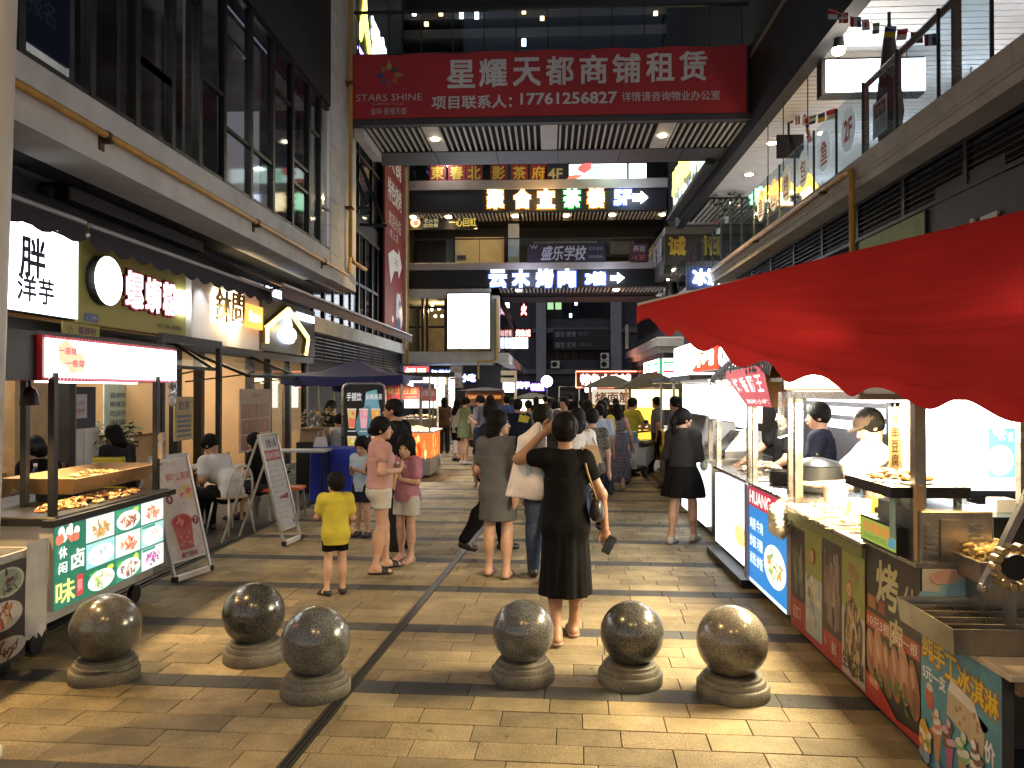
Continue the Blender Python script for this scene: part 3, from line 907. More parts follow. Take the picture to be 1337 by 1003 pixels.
# ------------------------------------------------------------------ left block with the glazed upper floor
LB=thing('mall_block','concrete mall block with dark glazed upper floor over the white signed shops','building',(-5.5,2,0))
wbox('floor_beam',concrete,LB,-5.62,-5.0,1,17.28,4.34,5.02,bevel=.02)
wbox('soffit',dark_clad,LB,-6.4,-5.62,1,19.6,4.335,4.45)
wbox('upper_wall',dark_clad,LB,-5.42,-5.02,-6,17.28,8.32,30)
for k in range(6):
    wbox('cladding_panel',dark_clad,LB,-5.018,-5.0,1.0+k*2.72,3.7+k*2.72,8.30,10.9)
wbox('shop_wall',mat('shop_wall',(.010,.010,.014),.8,0,.2,3),LB,-6.7,-6.22,1,19.6,3.55,4.335)
# column with tiles
for k in range(14):
    wbox('column_tile',concrete,LB,-5.36,-5.0,17.30,17.98,4.36+k*.62,4.36+k*.62+.612,bevel=.006)
wbox('column',concrete,LB,-5.4,-5.03,17.99,19.75,4.36,15,bevel=.02)
wbox('column_core',concrete_d,LB,-5.45,-5.38,17.28,19.7,4.3,15)
# upper room behind the glass
inn=MB()
inn.box(-9.0,-8.9,1,17.2,5.0,8.4);inn.box(-9,-5.45,1,17.2,8.2,8.3);inn.box(-9,-5.65,1,17.2,4.9,5.0)
inn.build('room',mat('dim_room',(.27,.27,.27),.9,0,.3,2),LB)
for y in(7.7,10.2,12.6,15.2):wbox('room_partition',mat('dim_room',(.2,.17,.14)),LB,-8.9,-6.6,y,y+.12,5,8.2)
bays=[1.2,2.4,3.6,4.75,5.9,7.0,8.14,9.06,9.96,10.75,11.6,12.66,13.7,14.75,15.8,16.6,17.26]
for i in range(len(bays)-1):
    y0,y1=bays[i],bays[i+1]
    w=MB()
    w.box(-5.14,-5.02,y0,y0+.10,5.02,8.30)
    w.box(-5.12,-5.03,y0+.1,y1,8.2,8.30);w.box(-5.12,-5.03,y0+.1,y1,5.02,5.08)
    tz=[7.35,6.35,7.35,5.9][i%4]
    w.box(-5.11,-5.035,y0+.1,y1,tz,tz+.055)
    if i%3==1:w.box(-5.11,-5.035,y0+.1,y1,5.9,5.95)
    win=w.build('window',steel_frame,LB)
    wbox('pane',glass_d,win,-5.085,-5.075,y0+.1,y1,5.08,8.2)
    if i in(4,7,9,12):wbox('curtain',mat('window_curtain',(.15,.145,.14),.9,0,.3,5),win,-5.32,-5.28,y0+.1,y1-.3,5.05,8.1)
for(x,y,z)in((-6.6,9.4,7.0),(-6.9,15.9,6.2),(-7.2,7.3,7.4)):
    L_=thing('room_lamp',f'small warm lamp glowing behind the dark upper floor glass {"by the window end" if y > 15 else "high over the beam middle" if y > 9 else "beside the blue poster"}','lamp',(x,y,z),0,'lamps in the dark upper rooms')
    b_=MB();b_.lathe([(.005,.42),(.006,.16),(.05,.12),(.10,0)],(x,y,z),12);b_.build('lamp_shade',black_metal,L_)
    b_=MB();b_.ball((x,y,z),(.06,.06,.05),8);b_.build('bulb',emi('dim_bulb',(1,.8,.5),5),L_)
    bulb('room_bulb',(x,y,z-.1),50,(1,.92,.82))
# blue poster inside the window at the top left
po=thing('window_poster','dark blue poster with pale writing behind the upper floor glass','poster',(-5.2,7.6,6))
fr=on_left(-5.2,6.6,5.3)
wbox('poster_sheet',mat('blue_poster',(.02,.035,.10),.6),po,-5.24,-5.2,6.2,8.05,5.3,7.9)
sh=Sheet(fr)
sh.text('教育培训',.25,1.2,1.2,1.6,(.35,.36,.4),.02);sh.text('一对一',.3,.75,1.1,1.05,(.22,.25,.35),.01);sh.text('招生报名',.3,.3,1.2,.55,(.16,.2,.32))
sh.build('lettering',print_d,po)
# gas pipe on the beam
GP=thing('gas_pipe','yellow gas pipe bracketed along the pale concrete beam and down the column','pipe',(-4.93,4,4.65))
g=MB();g.tube([(-4.93,1,4.66),(-4.93,10,4.65),(-4.93,18.62,4.64)],.042,10);g.build('pipe_run',gas_yellow,GP,'all')
g=MB();g.tube([(-4.92,18.75,14.5),(-4.92,18.75,5.15),(-4.9,18.9,5.02),(-4.82,19.9,4.98)],.05,10);g.build('riser',gas_yellow,GP,'all')
g=MB();g.tube([(-4.92,18.45,4.66),(-4.92,18.62,4.72),(-4.92,18.75,5.1)],.042,10);g.build('elbow',gas_yellow,GP,'all')
for y in(4.6,8.3,12.7,16.6):
    g=MB();g.box(-5.0,-4.87,y-.03,y+.03,4.56,4.595);g.box(-5.0,-4.985,y-.05,y+.05,4.48,4.66);g.tube([(-4.93,y-.03,4.65),(-4.93,y+.03,4.65)],.052,10)
    g.build('bracket',mat('rust',(.09,.04,.02),.8),GP)
for z in(6.3,9.4,12.4):
    g=MB();g.box(-5.03,-4.85,18.62,18.88,z,z+.05);g.build('clamp',mat('rust',(.09,.04,.02),.8),GP)

# set-back wing of the left row
L2=thing('set_back_wing','dark set back wing with tall windows between the mall block and the red banner','building',(-6.8,26,0))
wbox('wall',mat('wing_wall',(.035,.035,.04),.8,0,.2,2),L2,-7.2,-6.62,19.75,44,0,40)
wbox('floor_beam',concrete,L2,-6.62,-6.4,19.7,33.9,3.42,3.85,bevel=.02)
for k in range(7):
    y=19.9+k*2.0
    w=MB();w.box(-6.62,-6.5,y,y+.12,3.85,7.3);w.box(-6.62,-6.5,y+.12,y+2,7.18,7.3);w.box(-6.60,-6.52,y+.12,y+2,5.4,5.5);w.box(-6.60,-6.52,y+1.0,y+1.08,3.85,7.2)
    o=w.build('window',steel_frame,L2);wbox('pane',glass_d,o,-6.57,-6.56,y+.12,y+2,3.86,7.18)
    lv=MB()
    for q in range(7):lv.hexa([(-6.6,y,2.72+q*.1),(-6.5,y,2.68+q*.1),(-6.5,y+1.9,2.68+q*.1),(-6.6,y+1.9,2.72+q*.1),(-6.6,y,2.745+q*.1),(-6.5,y,2.705+q*.1),(-6.5,y+1.9,2.705+q*.1),(-6.6,y+1.9,2.745+q*.1)])
    lv.build('louver',steel_frame,L2)
    w=MB();w.box(-6.62,-6.5,y,y+.14,7.9,13);w.box(-6.60,-6.52,y+.14,y+2,9.9,10.0);o=w.build('window',steel_frame,L2);wbox('pane',glass_d,o,-6.57,-6.56,y+.14,y+2,7.9,13)
for y in(21,23.5,26):
    br=MB();br.bar((-6.5,y,9.6),(-5.7,y+.2,7.6),.12);br.build('canopy_brace',steel_frame,L2)
    br=MB();br.bar((-6.5,y,7.5),(-5.6,y+.2,7.5),.1);br.build('canopy_arm',steel_frame,L2)
rb=thing('vertical_banner','tall narrow red banner with white arrow hanging on the set back wing','banner',(-6.3,31,4.4))
wbox('banner_cloth',mat('banner_red_dark',(.20,.018,.018),.7,0,.12,2),rb,-6.42,-6.34,29.3,33.2,4.2,11.6)
wbox('edge_trim',mat('pale_trim',(.5,.42,.34),.6),rb,-6.42,-6.24,33.2,33.5,3.6,11.6)
sh=Sheet(on_left(-6.338,29.3,4.2),.004)
sh.text('火锅',.7,6.5,3.2,7.2,(.75,.72,.7),.02);sh.text('特色烧烤',.6,5.2,3.3,6.1,(.7,.68,.66),.02);sh.text('欢迎光临',.7,4.2,3.2,4.8,(.6,.58,.56));sh.text('楼上请',.9,3.75,2.6,4.1,(.5,.48,.46))
sh.up();sh.poly([(.6,3.0),(1.6,3.35),(2.6,3.3),(2.7,3.6),(3.4,2.9),(2.7,2.3),(2.6,2.6),(1.8,2.5),(1.1,1.9)],(.72,.7,.68))
sh.up();sh.text('二楼',1.6,2.75,2.4,3.05,(.3,.1,.1));sh.disc(2.8,.9,.7,.9,(.6,.62,.65),14,.3,.2);sh.up();sh.disc(2.7,.3,.5,.35,(.06,.1,.2),12,.2,.2);sh.disc(3.0,1.2,.3,.25,(.12,.16,.28),9,0,.3);sh.disc(1.5,.5,.2,.15,(.6,.55,.5),8)
sh.build('lettering',print_d,rb)
wbox('trim_pipe',gas_yellow,rb,-6.3,-6.2,33.55,33.65,2.5,11.8)

# ------------------------------------------------------------------ the footbridge with the red banner
BR=thing('footbridge','dark footbridge with white slatted underside crossing high over the street','bridge',(0,19.2,8.4))
wbox('front_fascia',dark_clad,BR,-5.0,5.0,19.3,19.5,8.55,10.4)
wbox('front_lip',mat('lip_grey',(.05,.05,.054),.6,.2),BR,-5.0,5.4,19.2,19.38,8.54,8.70,bevel=.01)
wbox('rear_fascia',dark_clad,BR,-5.0,5.0,22.5,22.7,8.56,10.4)
wbox('deck',black_void,BR,-5.0,5.6,19.5,22.5,8.62,8.9)
for k in range(6):
    wbox('rear_soffit_panel',mat('soffit_grey',(.045,.046,.05),.55,.2),BR,-4.98+k*1.75,-3.245+k*1.75,21.45,22.68,8.53,8.58)
wbox('bracket_end',concrete,BR,-5.0,-4.75,19.4,21.5,8.3,8.54)
lamps=[-3.05,0.0,3.0]
n=0
for k in range(60):
    x=-4.85+k*.166
    if x>5.25:break
    if any(abs(x-l)<.26 for l in lamps):continue
    wbox('slat',white_slat,BR,x-.026,x+.026,19.42,21.42,8.55,8.615)
for l in lamps:
    o=wbox('lamp_panel',white_slat,BR,l-.22,l+.22,19.42,21.42,8.545,8.61)
    if l!=0.0:
        d=MB();d.lathe([(.10,0),(.10,.03)],(l,20.35,8.515),16);d.build('downlight',lamp_glow,o,'all')
        spot('bridge_lamp',(l,20.35,8.48),(l,20.35,0),420,WARM,120,.8,.09)
# glass rail over the bridge
rl=MB()
for k in range(13):rl.box(-4.9+k*.81,-4.87+k*.81,19.38,19.42,10.4,11.5)
rl.box(-5,5,19.36,19.44,11.48,11.54)
r_=rl.build('railing',steel_frame,BR)
for k in range(12):wbox('glass_panel',glass_c,r_,-4.86+k*.81,-4.1+k*.81,19.395,19.405,10.42,11.46)
# the banner
BN=thing('red_banner','long red rental banner with big white characters stretched across the footbridge','banner',(0,19.2,8.7))
p0=at(458,150,y=19.18);p1=at(975,62,y=19.18)
bx0,bx1=p0.x,p1.x;bz0=8.70;bz1=at(715,66,y=19.18).z
bm=MB();nu,nv=40,6
vs=[]
for j in range(nv+1):
    for i in range(nu+1):
        a,b=i/nu,j/nv
        vs.append((bx0+(bx1-bx0)*a,19.175+.012*math.sin(a*31+b*3)*math.sin(b*3.1),bz0+(bz1-bz0)*b+.05*b*(a-.5)+.02*math.sin(a*40)*(1 if j==nv else 0)))
for q in vs[:]:vs.append((q[0],q[1]+.03,q[2]))
k=(nu+1)*(nv+1);fs=[]
for j in range(nv):
    for i in range(nu):
        s_=j*(nu+1)+i;fs.append((s_,s_+1,s_+nu+2,s_+nu+1));fs.append((k+s_+nu+1,k+s_+nu+2,k+s_+1,k+s_))
bm.add(vs,fs);bm.build('banner_cloth',mat('banner_red',(.40,.022,.03),.65,0,.08,2,.1,20),BN,'all')
F=Fr((0,19.155,0),UX)
def bz(py):return at(715,py,y=19.155).z
def bxx(px):return at(px,100,y=19.155).x
lm=MB()
for i,ch in enumerate('星耀天都商铺租赁'):
    c=[602,644,688,731,775,818,862,905][i]
    write(lm,ch,F,bxx(c-17.5),bz(112-(c-600)*.012),bxx(c+17.5),bz(77-(c-600)*.018),.002,(.62,.6,.6),0,.022)
write(lm,'项目联系人：',F,bxx(564),bz(140),bxx(668),bz(123),.002,(.6,.58,.58),0,.02)
write(lm,'17761256827',F,bxx(680),bz(136),bxx(805),bz(121.5),.002,(.6,.58,.58),0,.022)
write(lm,'详情请咨询物业办公室',F,bxx(812),bz(134.5),bxx(940),bz(122),.002,(.55,.53,.53),0,.008)
write(lm,'STARS SHINE',F,bxx(465),bz(128),bxx(551),bz(119),.002,(.5,.47,.47),0,.0)
write(lm,'SHOPPING PLAZA',F,bxx(486),bz(133.4),bxx(528),bz(130.6),.002,(.42,.3,.3))
write(lm,'金科·星耀天都',F,bxx(484),bz(146),bxx(531),bz(137),.002,(.5,.42,.42),0,.004)
lm.build('lettering',print_d,BN)
em=MB();cx,cz=bxx(508),bz(94)
for k in range(8):
    t=math.pi/2+k*math.pi/4;r_o=.40 if k%2==0 else .33
    c3=[(.35,.30,.06),(.25,.16,.05),(.06,.05,.16),(.10,.05,.14),(.30,.05,.05),(.38,.10,.05),(.34,.20,.05),(.04,.06,.05)][k]
    pts=[(cx+r_o*math.cos(t),cz+r_o*math.sin(t)),(cx+.20*math.cos(t+.38),cz+.20*math.sin(t+.38)),(cx+.12*math.cos(t+.1),cz+.12*math.sin(t+.1)),(cx+.20*math.cos(t-.38),cz+.20*math.sin(t-.38))]
    em.add([F.p(a,b,.003+.0015*(k%2))for a,b in pts],[(0,3,2,1)],c3)
em.build('emblem',print_d,BN)

# ------------------------------------------------------------------ rear block with the open corridors
RY=34.0
RB=thing('corridor_block','dark block with open corridors and lit signs closing the view beyond the footbridge','building',(-1,RY,0))
rear_wall=mat('rear_wall',(.03,.031,.036),.8,0,.2,2)
lip=mat('corridor_lip',(.34,.29,.27),.7,0,.12,2)
def rx(px):return at(px,400,y=RY).x
def rz(py):return at(700,py,y=RY).z
X0,X1=rx(525),rx(872)
wbox('back_wall',rear_wall,RB,X0-1,X1+6,37.6,40,rz(375),45)
levels=[(343,352,375,385),(235,247,276,288)]
for(t_,b_,f_,s_)in levels:
    wbox('floor_slab',lip,RB,X0,X1,RY-.1,37.6,rz(b_),rz(t_),bevel=.02)
    wbox('fascia',mat('black_fascia',(.004,.004,.006),.6,0,.1),RB,X0+.05,X1-.05,RY,RY+.2,rz(f_),rz(b_)-.003)
    wbox('soffit',black_void,RB,X0,X1,RY+.2,37.6,rz(f_)+.06,rz(f_)+.3)
    n=int((X1-X0)/.17)
    ll=[536,583,672,740,801,868]if f_==276 else[547,676,806]
    lx=[rx(p)for p in ll]
    for k in range(n):
        x=X0+.1+k*.17
        if any(abs(x-q)<.16 for q in lx):continue
        wbox('slat',white_slat,RB,x-.03,x+.03,RY+.25,RY+1.75,rz(f_)-.03,rz(f_)+.05)
    for q in lx:
        o=wbox('lamp_panel',white_slat,RB,q-.14,q+.14,RY+.25,RY+1.75,rz(f_)-.035,rz(f_)+.05)
        d=MB();d.lathe([(.13,0),(.13,.04)],(q,RY+.7,rz(f_)-.08),12);d.build('downlight',lamp_glow,o,'all')
        spot('corridor_lamp',(q,RY+.7,rz(f_)-.12),(q,RY+.9,0),90,WARM,130,.8,.1)
    rr=MB()
    for k in range(10):rr.box(X0+.1+k*1.12,X0+.13+k*1.12,RY-.02,RY+.02,rz(t_),rz(t_)+1.05)
    rr.box(X0,X1,RY-.03,RY+.03,rz(t_)+1.05,rz(t_)+1.10)
    o=rr.build('railing',steel_frame,RB)
    for k in range(9):wbox('glass_panel',glass_c,o,X0+.14+k*1.12,X0+1.2+k*1.12,RY-.006,RY+.006,rz(t_)+.05,rz(t_)+1.03)
# corridor contents on the third floor
zb=rz(343)
wbox('corridor_wall',mat('beige_wall',(.42,.36,.27),.8,0,.1,2),RB,rx(584),rx(650),36.9,37.6,zb,rz(292))
wbox('door',mat('dark_door',(.02,.02,.025),.5),RB,rx(528),rx(582),37.3,37.6,zb,rz(302))
wbox('door_frame',mat('copper_trim',(.45,.25,.12),.4,.6),RB,rx(650),rx(653),36.85,36.95,zb,rz(292))
wbox('corridor_post',concrete_d,RB,rx(663),rx(677),RY+.3,RY+.8,zb,rz(290))
for a,b in((690,790),(800,842)):
    o=wbox('shop_window',steel_frame,RB,rx(a),rx(b),37.2,37.6,rz(320),rz(294))
    wbox('pane',mat('grey_blind',(.16,.16,.17),.7),o,rx(a)+.15,rx(b)-.15,37.1,37.19,rz(317),rz(298))
bd=MB()
for a in(532,552,572):bd.box(rx(a),rx(a+14),36.5,36.55,rz(332),rz(330))
bd.build('lit_bench',emi('dim_strip',(.8,.75,.6),.35),RB)
wbox('meter_box',black_metal,RB,rx(587),rx(599),36.8,36.9,rz(324),rz(318))
spot('corridor_glow',(rx(618),RY+1.2,rz(290)),(rx(618),37,rz(330)),170,WARM,120,.8,.1)
# upper storeys behind the banner
for k,py in enumerate((150,60,30,5)):
    wbox('floor_slab',mat('dark_slab',(.09,.085,.085),.7),RB,X0,X1,RY+.2,37.6,rz(py)-.5,rz(py)-.1)
for k in range(11):
    x=X0+.3+k*1.0
    o=wbox('window',steel_frame,RB,x,x+.9,37.5,37.6,rz(56),rz(36));wbox('pane',glass_d,o,x+.05,x+.85,37.45,37.46,rz(55),rz(37))
for k,(px,py,m_)in enumerate(((540,13,'w'),(575,14,'y'),(602,14,'c'),(622,15,'c'),(684,52,'c'),(684,14,'y'),(556,27,'y'),(708,23,'y'),(857,20,'y'))):
    L_=thing('corridor_light',f'small {"yellow" if m_ == "y" else "cold white"} light high in the dark storeys {["over the banner start", "above the emblem", "above the first big character", "beside the tall lit shape", "just over the red banner middle", "high over the middle", "on the low beam", "under the beam middle", "over the last characters"][k]}','lamp',(rx(px),RY+.1,rz(py)),0,'lights in the dark storeys')
    b_=MB();b_.bbox(rx(px)-.09,rx(px)+.09,RY+.02,RY+.14,rz(py)-(.08 if m_!='c' else .22),rz(py)+.08);b_.build('diffuser',{'y':emi('small_y',(1,.7,.3),2.5),'w':emi('small_w',(1,.9,.8),3),'c':emi('small_c',(.7,.85,1),4)}[m_],L_)
    b_=MB();b_.box(rx(px)-.12,rx(px)+.12,RY+.14,RY+.2,rz(py)-.12,rz(py)+.12);b_.build('lamp_base',black_metal,L_)
# second-floor room at the left, its side wall and the beam under it
XR=rx(650)
wbox('room_beam',concrete,RB,X0,XR,RY-.1,37,rz(474),rz(459),bevel=.02)
wbox('room_lintel',concrete_d,RB,X0,XR,RY,37,rz(389),rz(376)-.02)
wbox('room_back',mat('warm_room',(.32,.26,.2),.8,0,.2,2),RB,X0,XR,38.6,38.8,rz(459),rz(389))
for a,b in((527,553),(556,583)):
    w=MB();w.box(rx(a),rx(a)+.1,RY,RY+.15,rz(459),rz(389));w.box(rx(b)-.1,rx(b),RY,RY+.15,rz(459),rz(389));w.box(rx(a)+.1,rx(b)-.1,RY+.02,RY+.12,rz(402),rz(399));w.box(rx(a)+.1,rx(b)-.1,RY+.02,RY+.12,rz(428),rz(425))
    o=w.build('window',steel_frame,RB);wbox('pane',glass_c,o,rx(a)+.1,rx(b)-.1,RY+.06,RY+.07,rz(459),rz(389))
wbox('side_wall',dark_clad,RB,XR-.3,XR,RY,58,rz(474),rz(376)-.02)
for k in range(6):
    o=wbox('window',steel_frame,RB,XR,XR+.06,34.6+k*3.6,37.9+k*3.6,rz(456),rz(396));wbox('pane',glass_d,o,XR+.061,XR+.07,34.8+k*3.6,37.7+k*3.6,rz(453),rz(399))
wbox('side_beam',concrete,RB,XR,XR+.5,RY-.1,58,rz(474),rz(461),bevel=.02)
wbox('corner_post',concrete,RB,rx(642),XR+.06,RY-.12,RY+.5,rz(459),rz(386))
wbox('ground_back',mat('shop_dark',(.05,.045,.05),.8),RB,X0,XR,37.2,37.6,0,rz(474))
for k,(px,py)in enumerate(((558,393),(557,399),(567,398),(577,399),(562,408),(571,408))):
    L_=thing('pendant_bulb','tiny warm pendant bulb behind the glazed room beside the white billboard','lamp',(rx(px),35.5,rz(py)),0,'bulbs in the glazed room')
    b_=MB();b_.ball((rx(px),35.5,rz(py)),.07,8);b_.build('bulb',lit_warm,L_,'all')
    b_=MB();b_.tube([(rx(px),35.5,rz(py)),(rx(px),35.5,rz(389))],.008,5);b_.build('cord',black_metal,L_)
bulb('room_glow',(rx(565),35.8,rz(400)),60,WARM)
gp2=thing('gas_pipe','yellow pipe down the corner of the white billboard and along the shop beam','pipe',(XR,RY-.2,3))
g=MB();g.tube([(rx(648),RY-.2,rz(390)),(rx(648),RY-.2,rz(470)),(rx(640),RY-.2,rz(472)),(rx(625),RY-.2,rz(472)),(rx(625),RY-.2,rz(495))],.05,8);g.build('pipe_run',gas_yellow,gp2)

# ------------------------------------------------------------------ right block: terrace over the stalls
RG=thing('terrace_block','grey concrete terrace block with glass balustrade above the stalls','building',(5.2,4,0))
wbox('floor_beam',concrete_d,RG,5.0,5.5,-1,30.6,5.24,5.55,bevel=.02)
for k in range(10):wbox('beam_face',concrete_d,RG,4.985,5.0,-1+k*3.16,2.15+k*3.16,5.30,5.56)
wbox('terrace_slab',mat('terrace_floor',(.45,.43,.4),.5),RG,5.5,12,-1,30.6,5.3,5.5)
wbox('soffit',concrete_d,RG,5.02,5.6,-1,30.6,5.10,5.239)
wbox('shop_wall',mat('right_shop_wall',(.012,.011,.012),.7),RG,5.75,6.0,-1,33,0,5.1)
ceil=mat('white_ceiling',(.66,.66,.67),.6,0,.06,2)
wbox('terrace_ceiling',mat('ceiling_gap',(.20,.20,.20),.9),RG,5.3,12,-1,31,8.46,8.6)
for k in range(110):
    y=6+k*.225
    if y>30.6:break
    wbox('ceiling_slat',ceil,RG,5.32,11.9,y,y+.19,8.40,8.44)
wbox('back_wall',mat('terrace_back',(.30,.29,.28),.8,0,.1,2),RG,11.9,12.1,-1,31,5.5,8.46)
wbox('end_wall',mat('terrace_back',(.30,.29,.28)),RG,8.5,12,30.7,31,5.5,8.46)
wbox('upper_fascia',dark_clad,RG,5.0,5.3,-1,30.6,8.22,10.4)
wbox('fascia_ledge',mat('fascia_ledge',(.22,.18,.13),.6),RG,4.96,5.0,-1,19.1,10.0,10.12)
wbox('upper_wall',dark_clad,RG,5.4,6,2,30.6,10.4,30)
for k in range(11):
    y0=3.2+k*1.75
    f=MB();f.box(5.42,5.5,y0,y0+.09,4.42,5.1);f.box(5.42,5.5,y0+.09,y0+1.75,4.42,4.48);f.box(5.42,5.5,y0+.09,y0+1.75,5.04,5.1)
    o=f.build('louver_frame',steel_frame,RG)
    for q in range(6):
        z=4.52+q*.088
        MB().hexa([(5.43,y0+.09,z),(5.52,y0+.09,z+.045),(5.52,y0+1.75,z+.045),(5.43,y0+1.75,z),(5.43,y0+.09,z+.014),(5.52,y0+.09,z+.059),(5.52,y0+1.75,z+.059),(5.43,y0+1.75,z+.014)]).build('slat',steel_frame,o)
wbox('shop_fascia',mat('charcoal_fascia',(.012,.011,.012),.5),RG,5.44,5.7,-1,12,3.0,4.41)
# balustrade
ys=[9.0,10.2,11.4,12.6,13.75,14.9,16.05,17.1,18.0,19.2,20.4,21.6,22.8,24,25.5,27,28.5,30.4]
bo=RG
for y in ys:wbox('baluster',steel_frame,RG,5.05,5.09,y-.012,y+.012,5.55,6.78)
for i in range(len(ys)-1):wbox('glass_panel',glass('balustrade_glass',(.80,.88,.93),.03),bo,5.063,5.075,ys[i]+.015,ys[i+1]-.015,5.58,6.76)
hr=MB();hr.tube([(5.35,5,6.95),(5.35,13.2,6.95)],.05,8)
for y in(6.5,8.5,10.3,12.0,13.2):hr.bar((5.35,y,5.55),(5.35,y,6.95),.09,.09)
hr.build('handrail',wood_d,RG)
STK=mat('sticker_white',(.66,.66,.66),.5)
nt=STK.node_tree;tl_=nt.nodes.new('ShaderNodeBsdfTranslucent');tl_.inputs[0].default_value=(.95,.95,.95,1);ms_=nt.nodes.new('ShaderNodeMixShader');ms_.inputs[0].default_value=.75
nt.links.new(nt.nodes['Principled BSDF'].outputs[0],ms_.inputs[1]);nt.links.new(tl_.outputs[0],ms_.inputs[2]);nt.links.new(ms_.outputs[0],nt.nodes['Material Output'].inputs[0])
DISC=[(13.18,'2F'),(14.32,'鱼'),(15.48,'包'),(16.58,'烤'),(17.5,'儿'),(18.55,'鱼')]
for i,(y,ch)in enumerate(DISC):
    s_=thing('round_sign','white round sticker with red '+['2F lettering','character beside the 2F sticker','character third from the 2F end','character near the orange lamps','character beside the last one','character at the far end'][i]+' on the glass balustrade','sign',(5.05,y,6.2),0,'round stickers on the balustrade')
    f=on_right(5.058,y,6.22)
    d=MB();pts=[(.30*math.cos(t*math.pi/14),.37*math.sin(t*math.pi/14))for t in range(28)]
    d.prism(pts,f,0,.004);d.build('disc',STK,s_)
    w=MB();write(w,ch,f,-.16,-.17,.16,.17,.006,(.45,.03,.03),0,.03);write(w,'——',f,-.15,-.25,.15,-.22,.006,(.45,.03,.03),0,.03)if ch not in '2F' else None
    w.build('lettering',print_d,s_)
# pipe on the right beam
gp3=thing('gas_pipe','yellow gas pipe along the terrace beam turning down beside the louvres','pipe',(4.93,12.7,5.4))
g=MB();g.tube([(4.93,24,5.42),(4.93,13.0,5.42),(4.93,12.78,5.40),(4.93,12.70,5.30),(4.93,12.7,3.6)],.05,10);g.build('pipe_run',gas_yellow,gp3,'all')
for y in(14.0,18.5):MB().box(4.86,4.99,y-.05,y+.05,5.34,5.37).build('bracket',mat('rust',(.09,.04,.02),.8),gp3)
# ------------------------------------------------------------------ things on the terrace
def lamp_thing(name,label,loc,parts,group=None):
    return thing(name,label,'lamp',loc,0,group)
for i,(px,py,lab)in enumerate(((1008,187,'round ceiling downlight beside the hanging television on the white slatted ceiling'),(978,228,'middle one of the round ceiling downlights on the white slatted ceiling'),(953,262,'round ceiling downlight closest to the dark ceiling grille'))):
    p=at(px,py,z=8.39)
    t=thing('downlight',lab,'lamp',p,0,'terrace downlights')
    b=MB();b.lathe([(.12,-.01),(.13,.02)],p,16);b.build('diffuser',lamp_glow,t,'all')
    b=MB();b.lathe([(.17,0),(.17,.012)],p,16);b.build('ring',white_slat,t)
    spot('terrace_lamp',p-Vector((0,0,.05)),p-Vector((0,0,3)),230,(1,.93,.84),165,.8,.1)
p=at(1095,66,z=8.0)
t=thing('spot_lamp','bright warm spot lamp clamped above the white hanging light box','lamp',p)
b=MB();b.lathe([(.05,.30),(.07,.28),(.11,0)][::-1],p,14);b.build('lamp_shade',black_metal,t)
b=MB();b.ball(p,(.12,.12,.09),10);b.build('bulb',lamp_glow,t,'all')
b=MB();b.tube([p+Vector((0,0,.3)),(p.x,p.y,8.4)],.015,6);b.build('stem',black_metal,t)
bulb('spot_glow',p-Vector((0,.2,.25)),25,NEUT)
# hanging light box
LBx=thing('hanging_light_box','big blank white light box in a dark frame hanging under the terrace ceiling','sign',(6.4,15,7.6))
a,b_=at(1077,120,y=15),at(1208,76,y=15)
wbox('frame',black_metal,LBx,a.x-.05,b_.x,15.03,15.3,a.z-.05,b_.z+.05)
wbox('light_panel',emi('lit_box',(.97,.98,1),4.0,True),LBx,a.x+.03,b_.x,14.99,15.03,a.z,b_.z)
for x in(a.x+.3,b_.x-.3):MB().tube([(x,15.1,b_.z),(x,15.1,8.4)],.012,5).build('hanger',black_metal,LBx)
# television
a,b_=at(1014,207,y=19),at(1049,176,y=19)
TV=thing('television','dark flat television hanging from the terrace ceiling by the round downlight','television',(a.x,19,a.z))
wbox('screen',mat('screen_black',(.006,.006,.008),.15),TV,a.x,b_.x,18.97,19.03,a.z,b_.z)
wbox('back_shell',black_metal,TV,a.x+.03,b_.x-.03,19.03,19.12,a.z+.03,b_.z-.03)
MB().tube([((a.x+b_.x)/2,19.1,b_.z),((a.x+b_.x)/2,19.1,8.4)],.03,6).build('hanger',black_metal,TV)
# pendants
for i,(px,py,lab)in enumerate(((1003,252,'conical'),(1023,242,'wide'),(1055,238,'small'))):
    y=18.6-i*1.2
    p=at(px,py,y=y)
    t=thing('pendant_lamp',f'{lab} orange glowing pendant lamp hanging behind the balustrade stickers','lamp',p,0,'orange pendant lamps')
    r=(.24,.34,.22)[i]
    b=MB();b.lathe([(r,-.16),(r*.9,-.1),(.05,.17),(.02,.19)],p,16);b.build('lamp_shade',emi('orange_shade',(1,.50,.06),2.6),t,'all')
    b=MB();b.ball(p+Vector((0,0,-.17)),(.06,.06,.05),8);b.build('bulb',lamp_glow,t,'all')
    b=MB();b.tube([p+Vector((0,0,.18)),(p.x,p.y,8.4)],.012,5);b.build('cord',black_metal,t)
    bulb('pendant_glow',p+Vector((0,0,-.3)),26,(1,.6,.2))
for i,y in enumerate((9.5,12.5,16.0,20.0,24.5)):  # unseen globes added to brighten the terrace ceiling
    p=Vector((8.6,y,7.45));t=thing('fill_globe','white globe pendant deep inside the terrace, '+['first from the open end','second from the open end','behind the white light box','behind the television','by the ceiling grille'][i],'lamp',p,0,'white globe pendants of the terrace')
    b=MB();b.ball(p,.10,12);b.build('globe',emi('fill_globe_white',(.95,.97,1),8),t,'all');b=MB();b.tube([p+Vector((0,0,.1)),(p.x,p.y,8.4)],.012,5);b.build('cord',black_metal,t)
    bulb('globe_light',p-Vector((.1,.2,.16)),34,(.93,.96,1),.1)
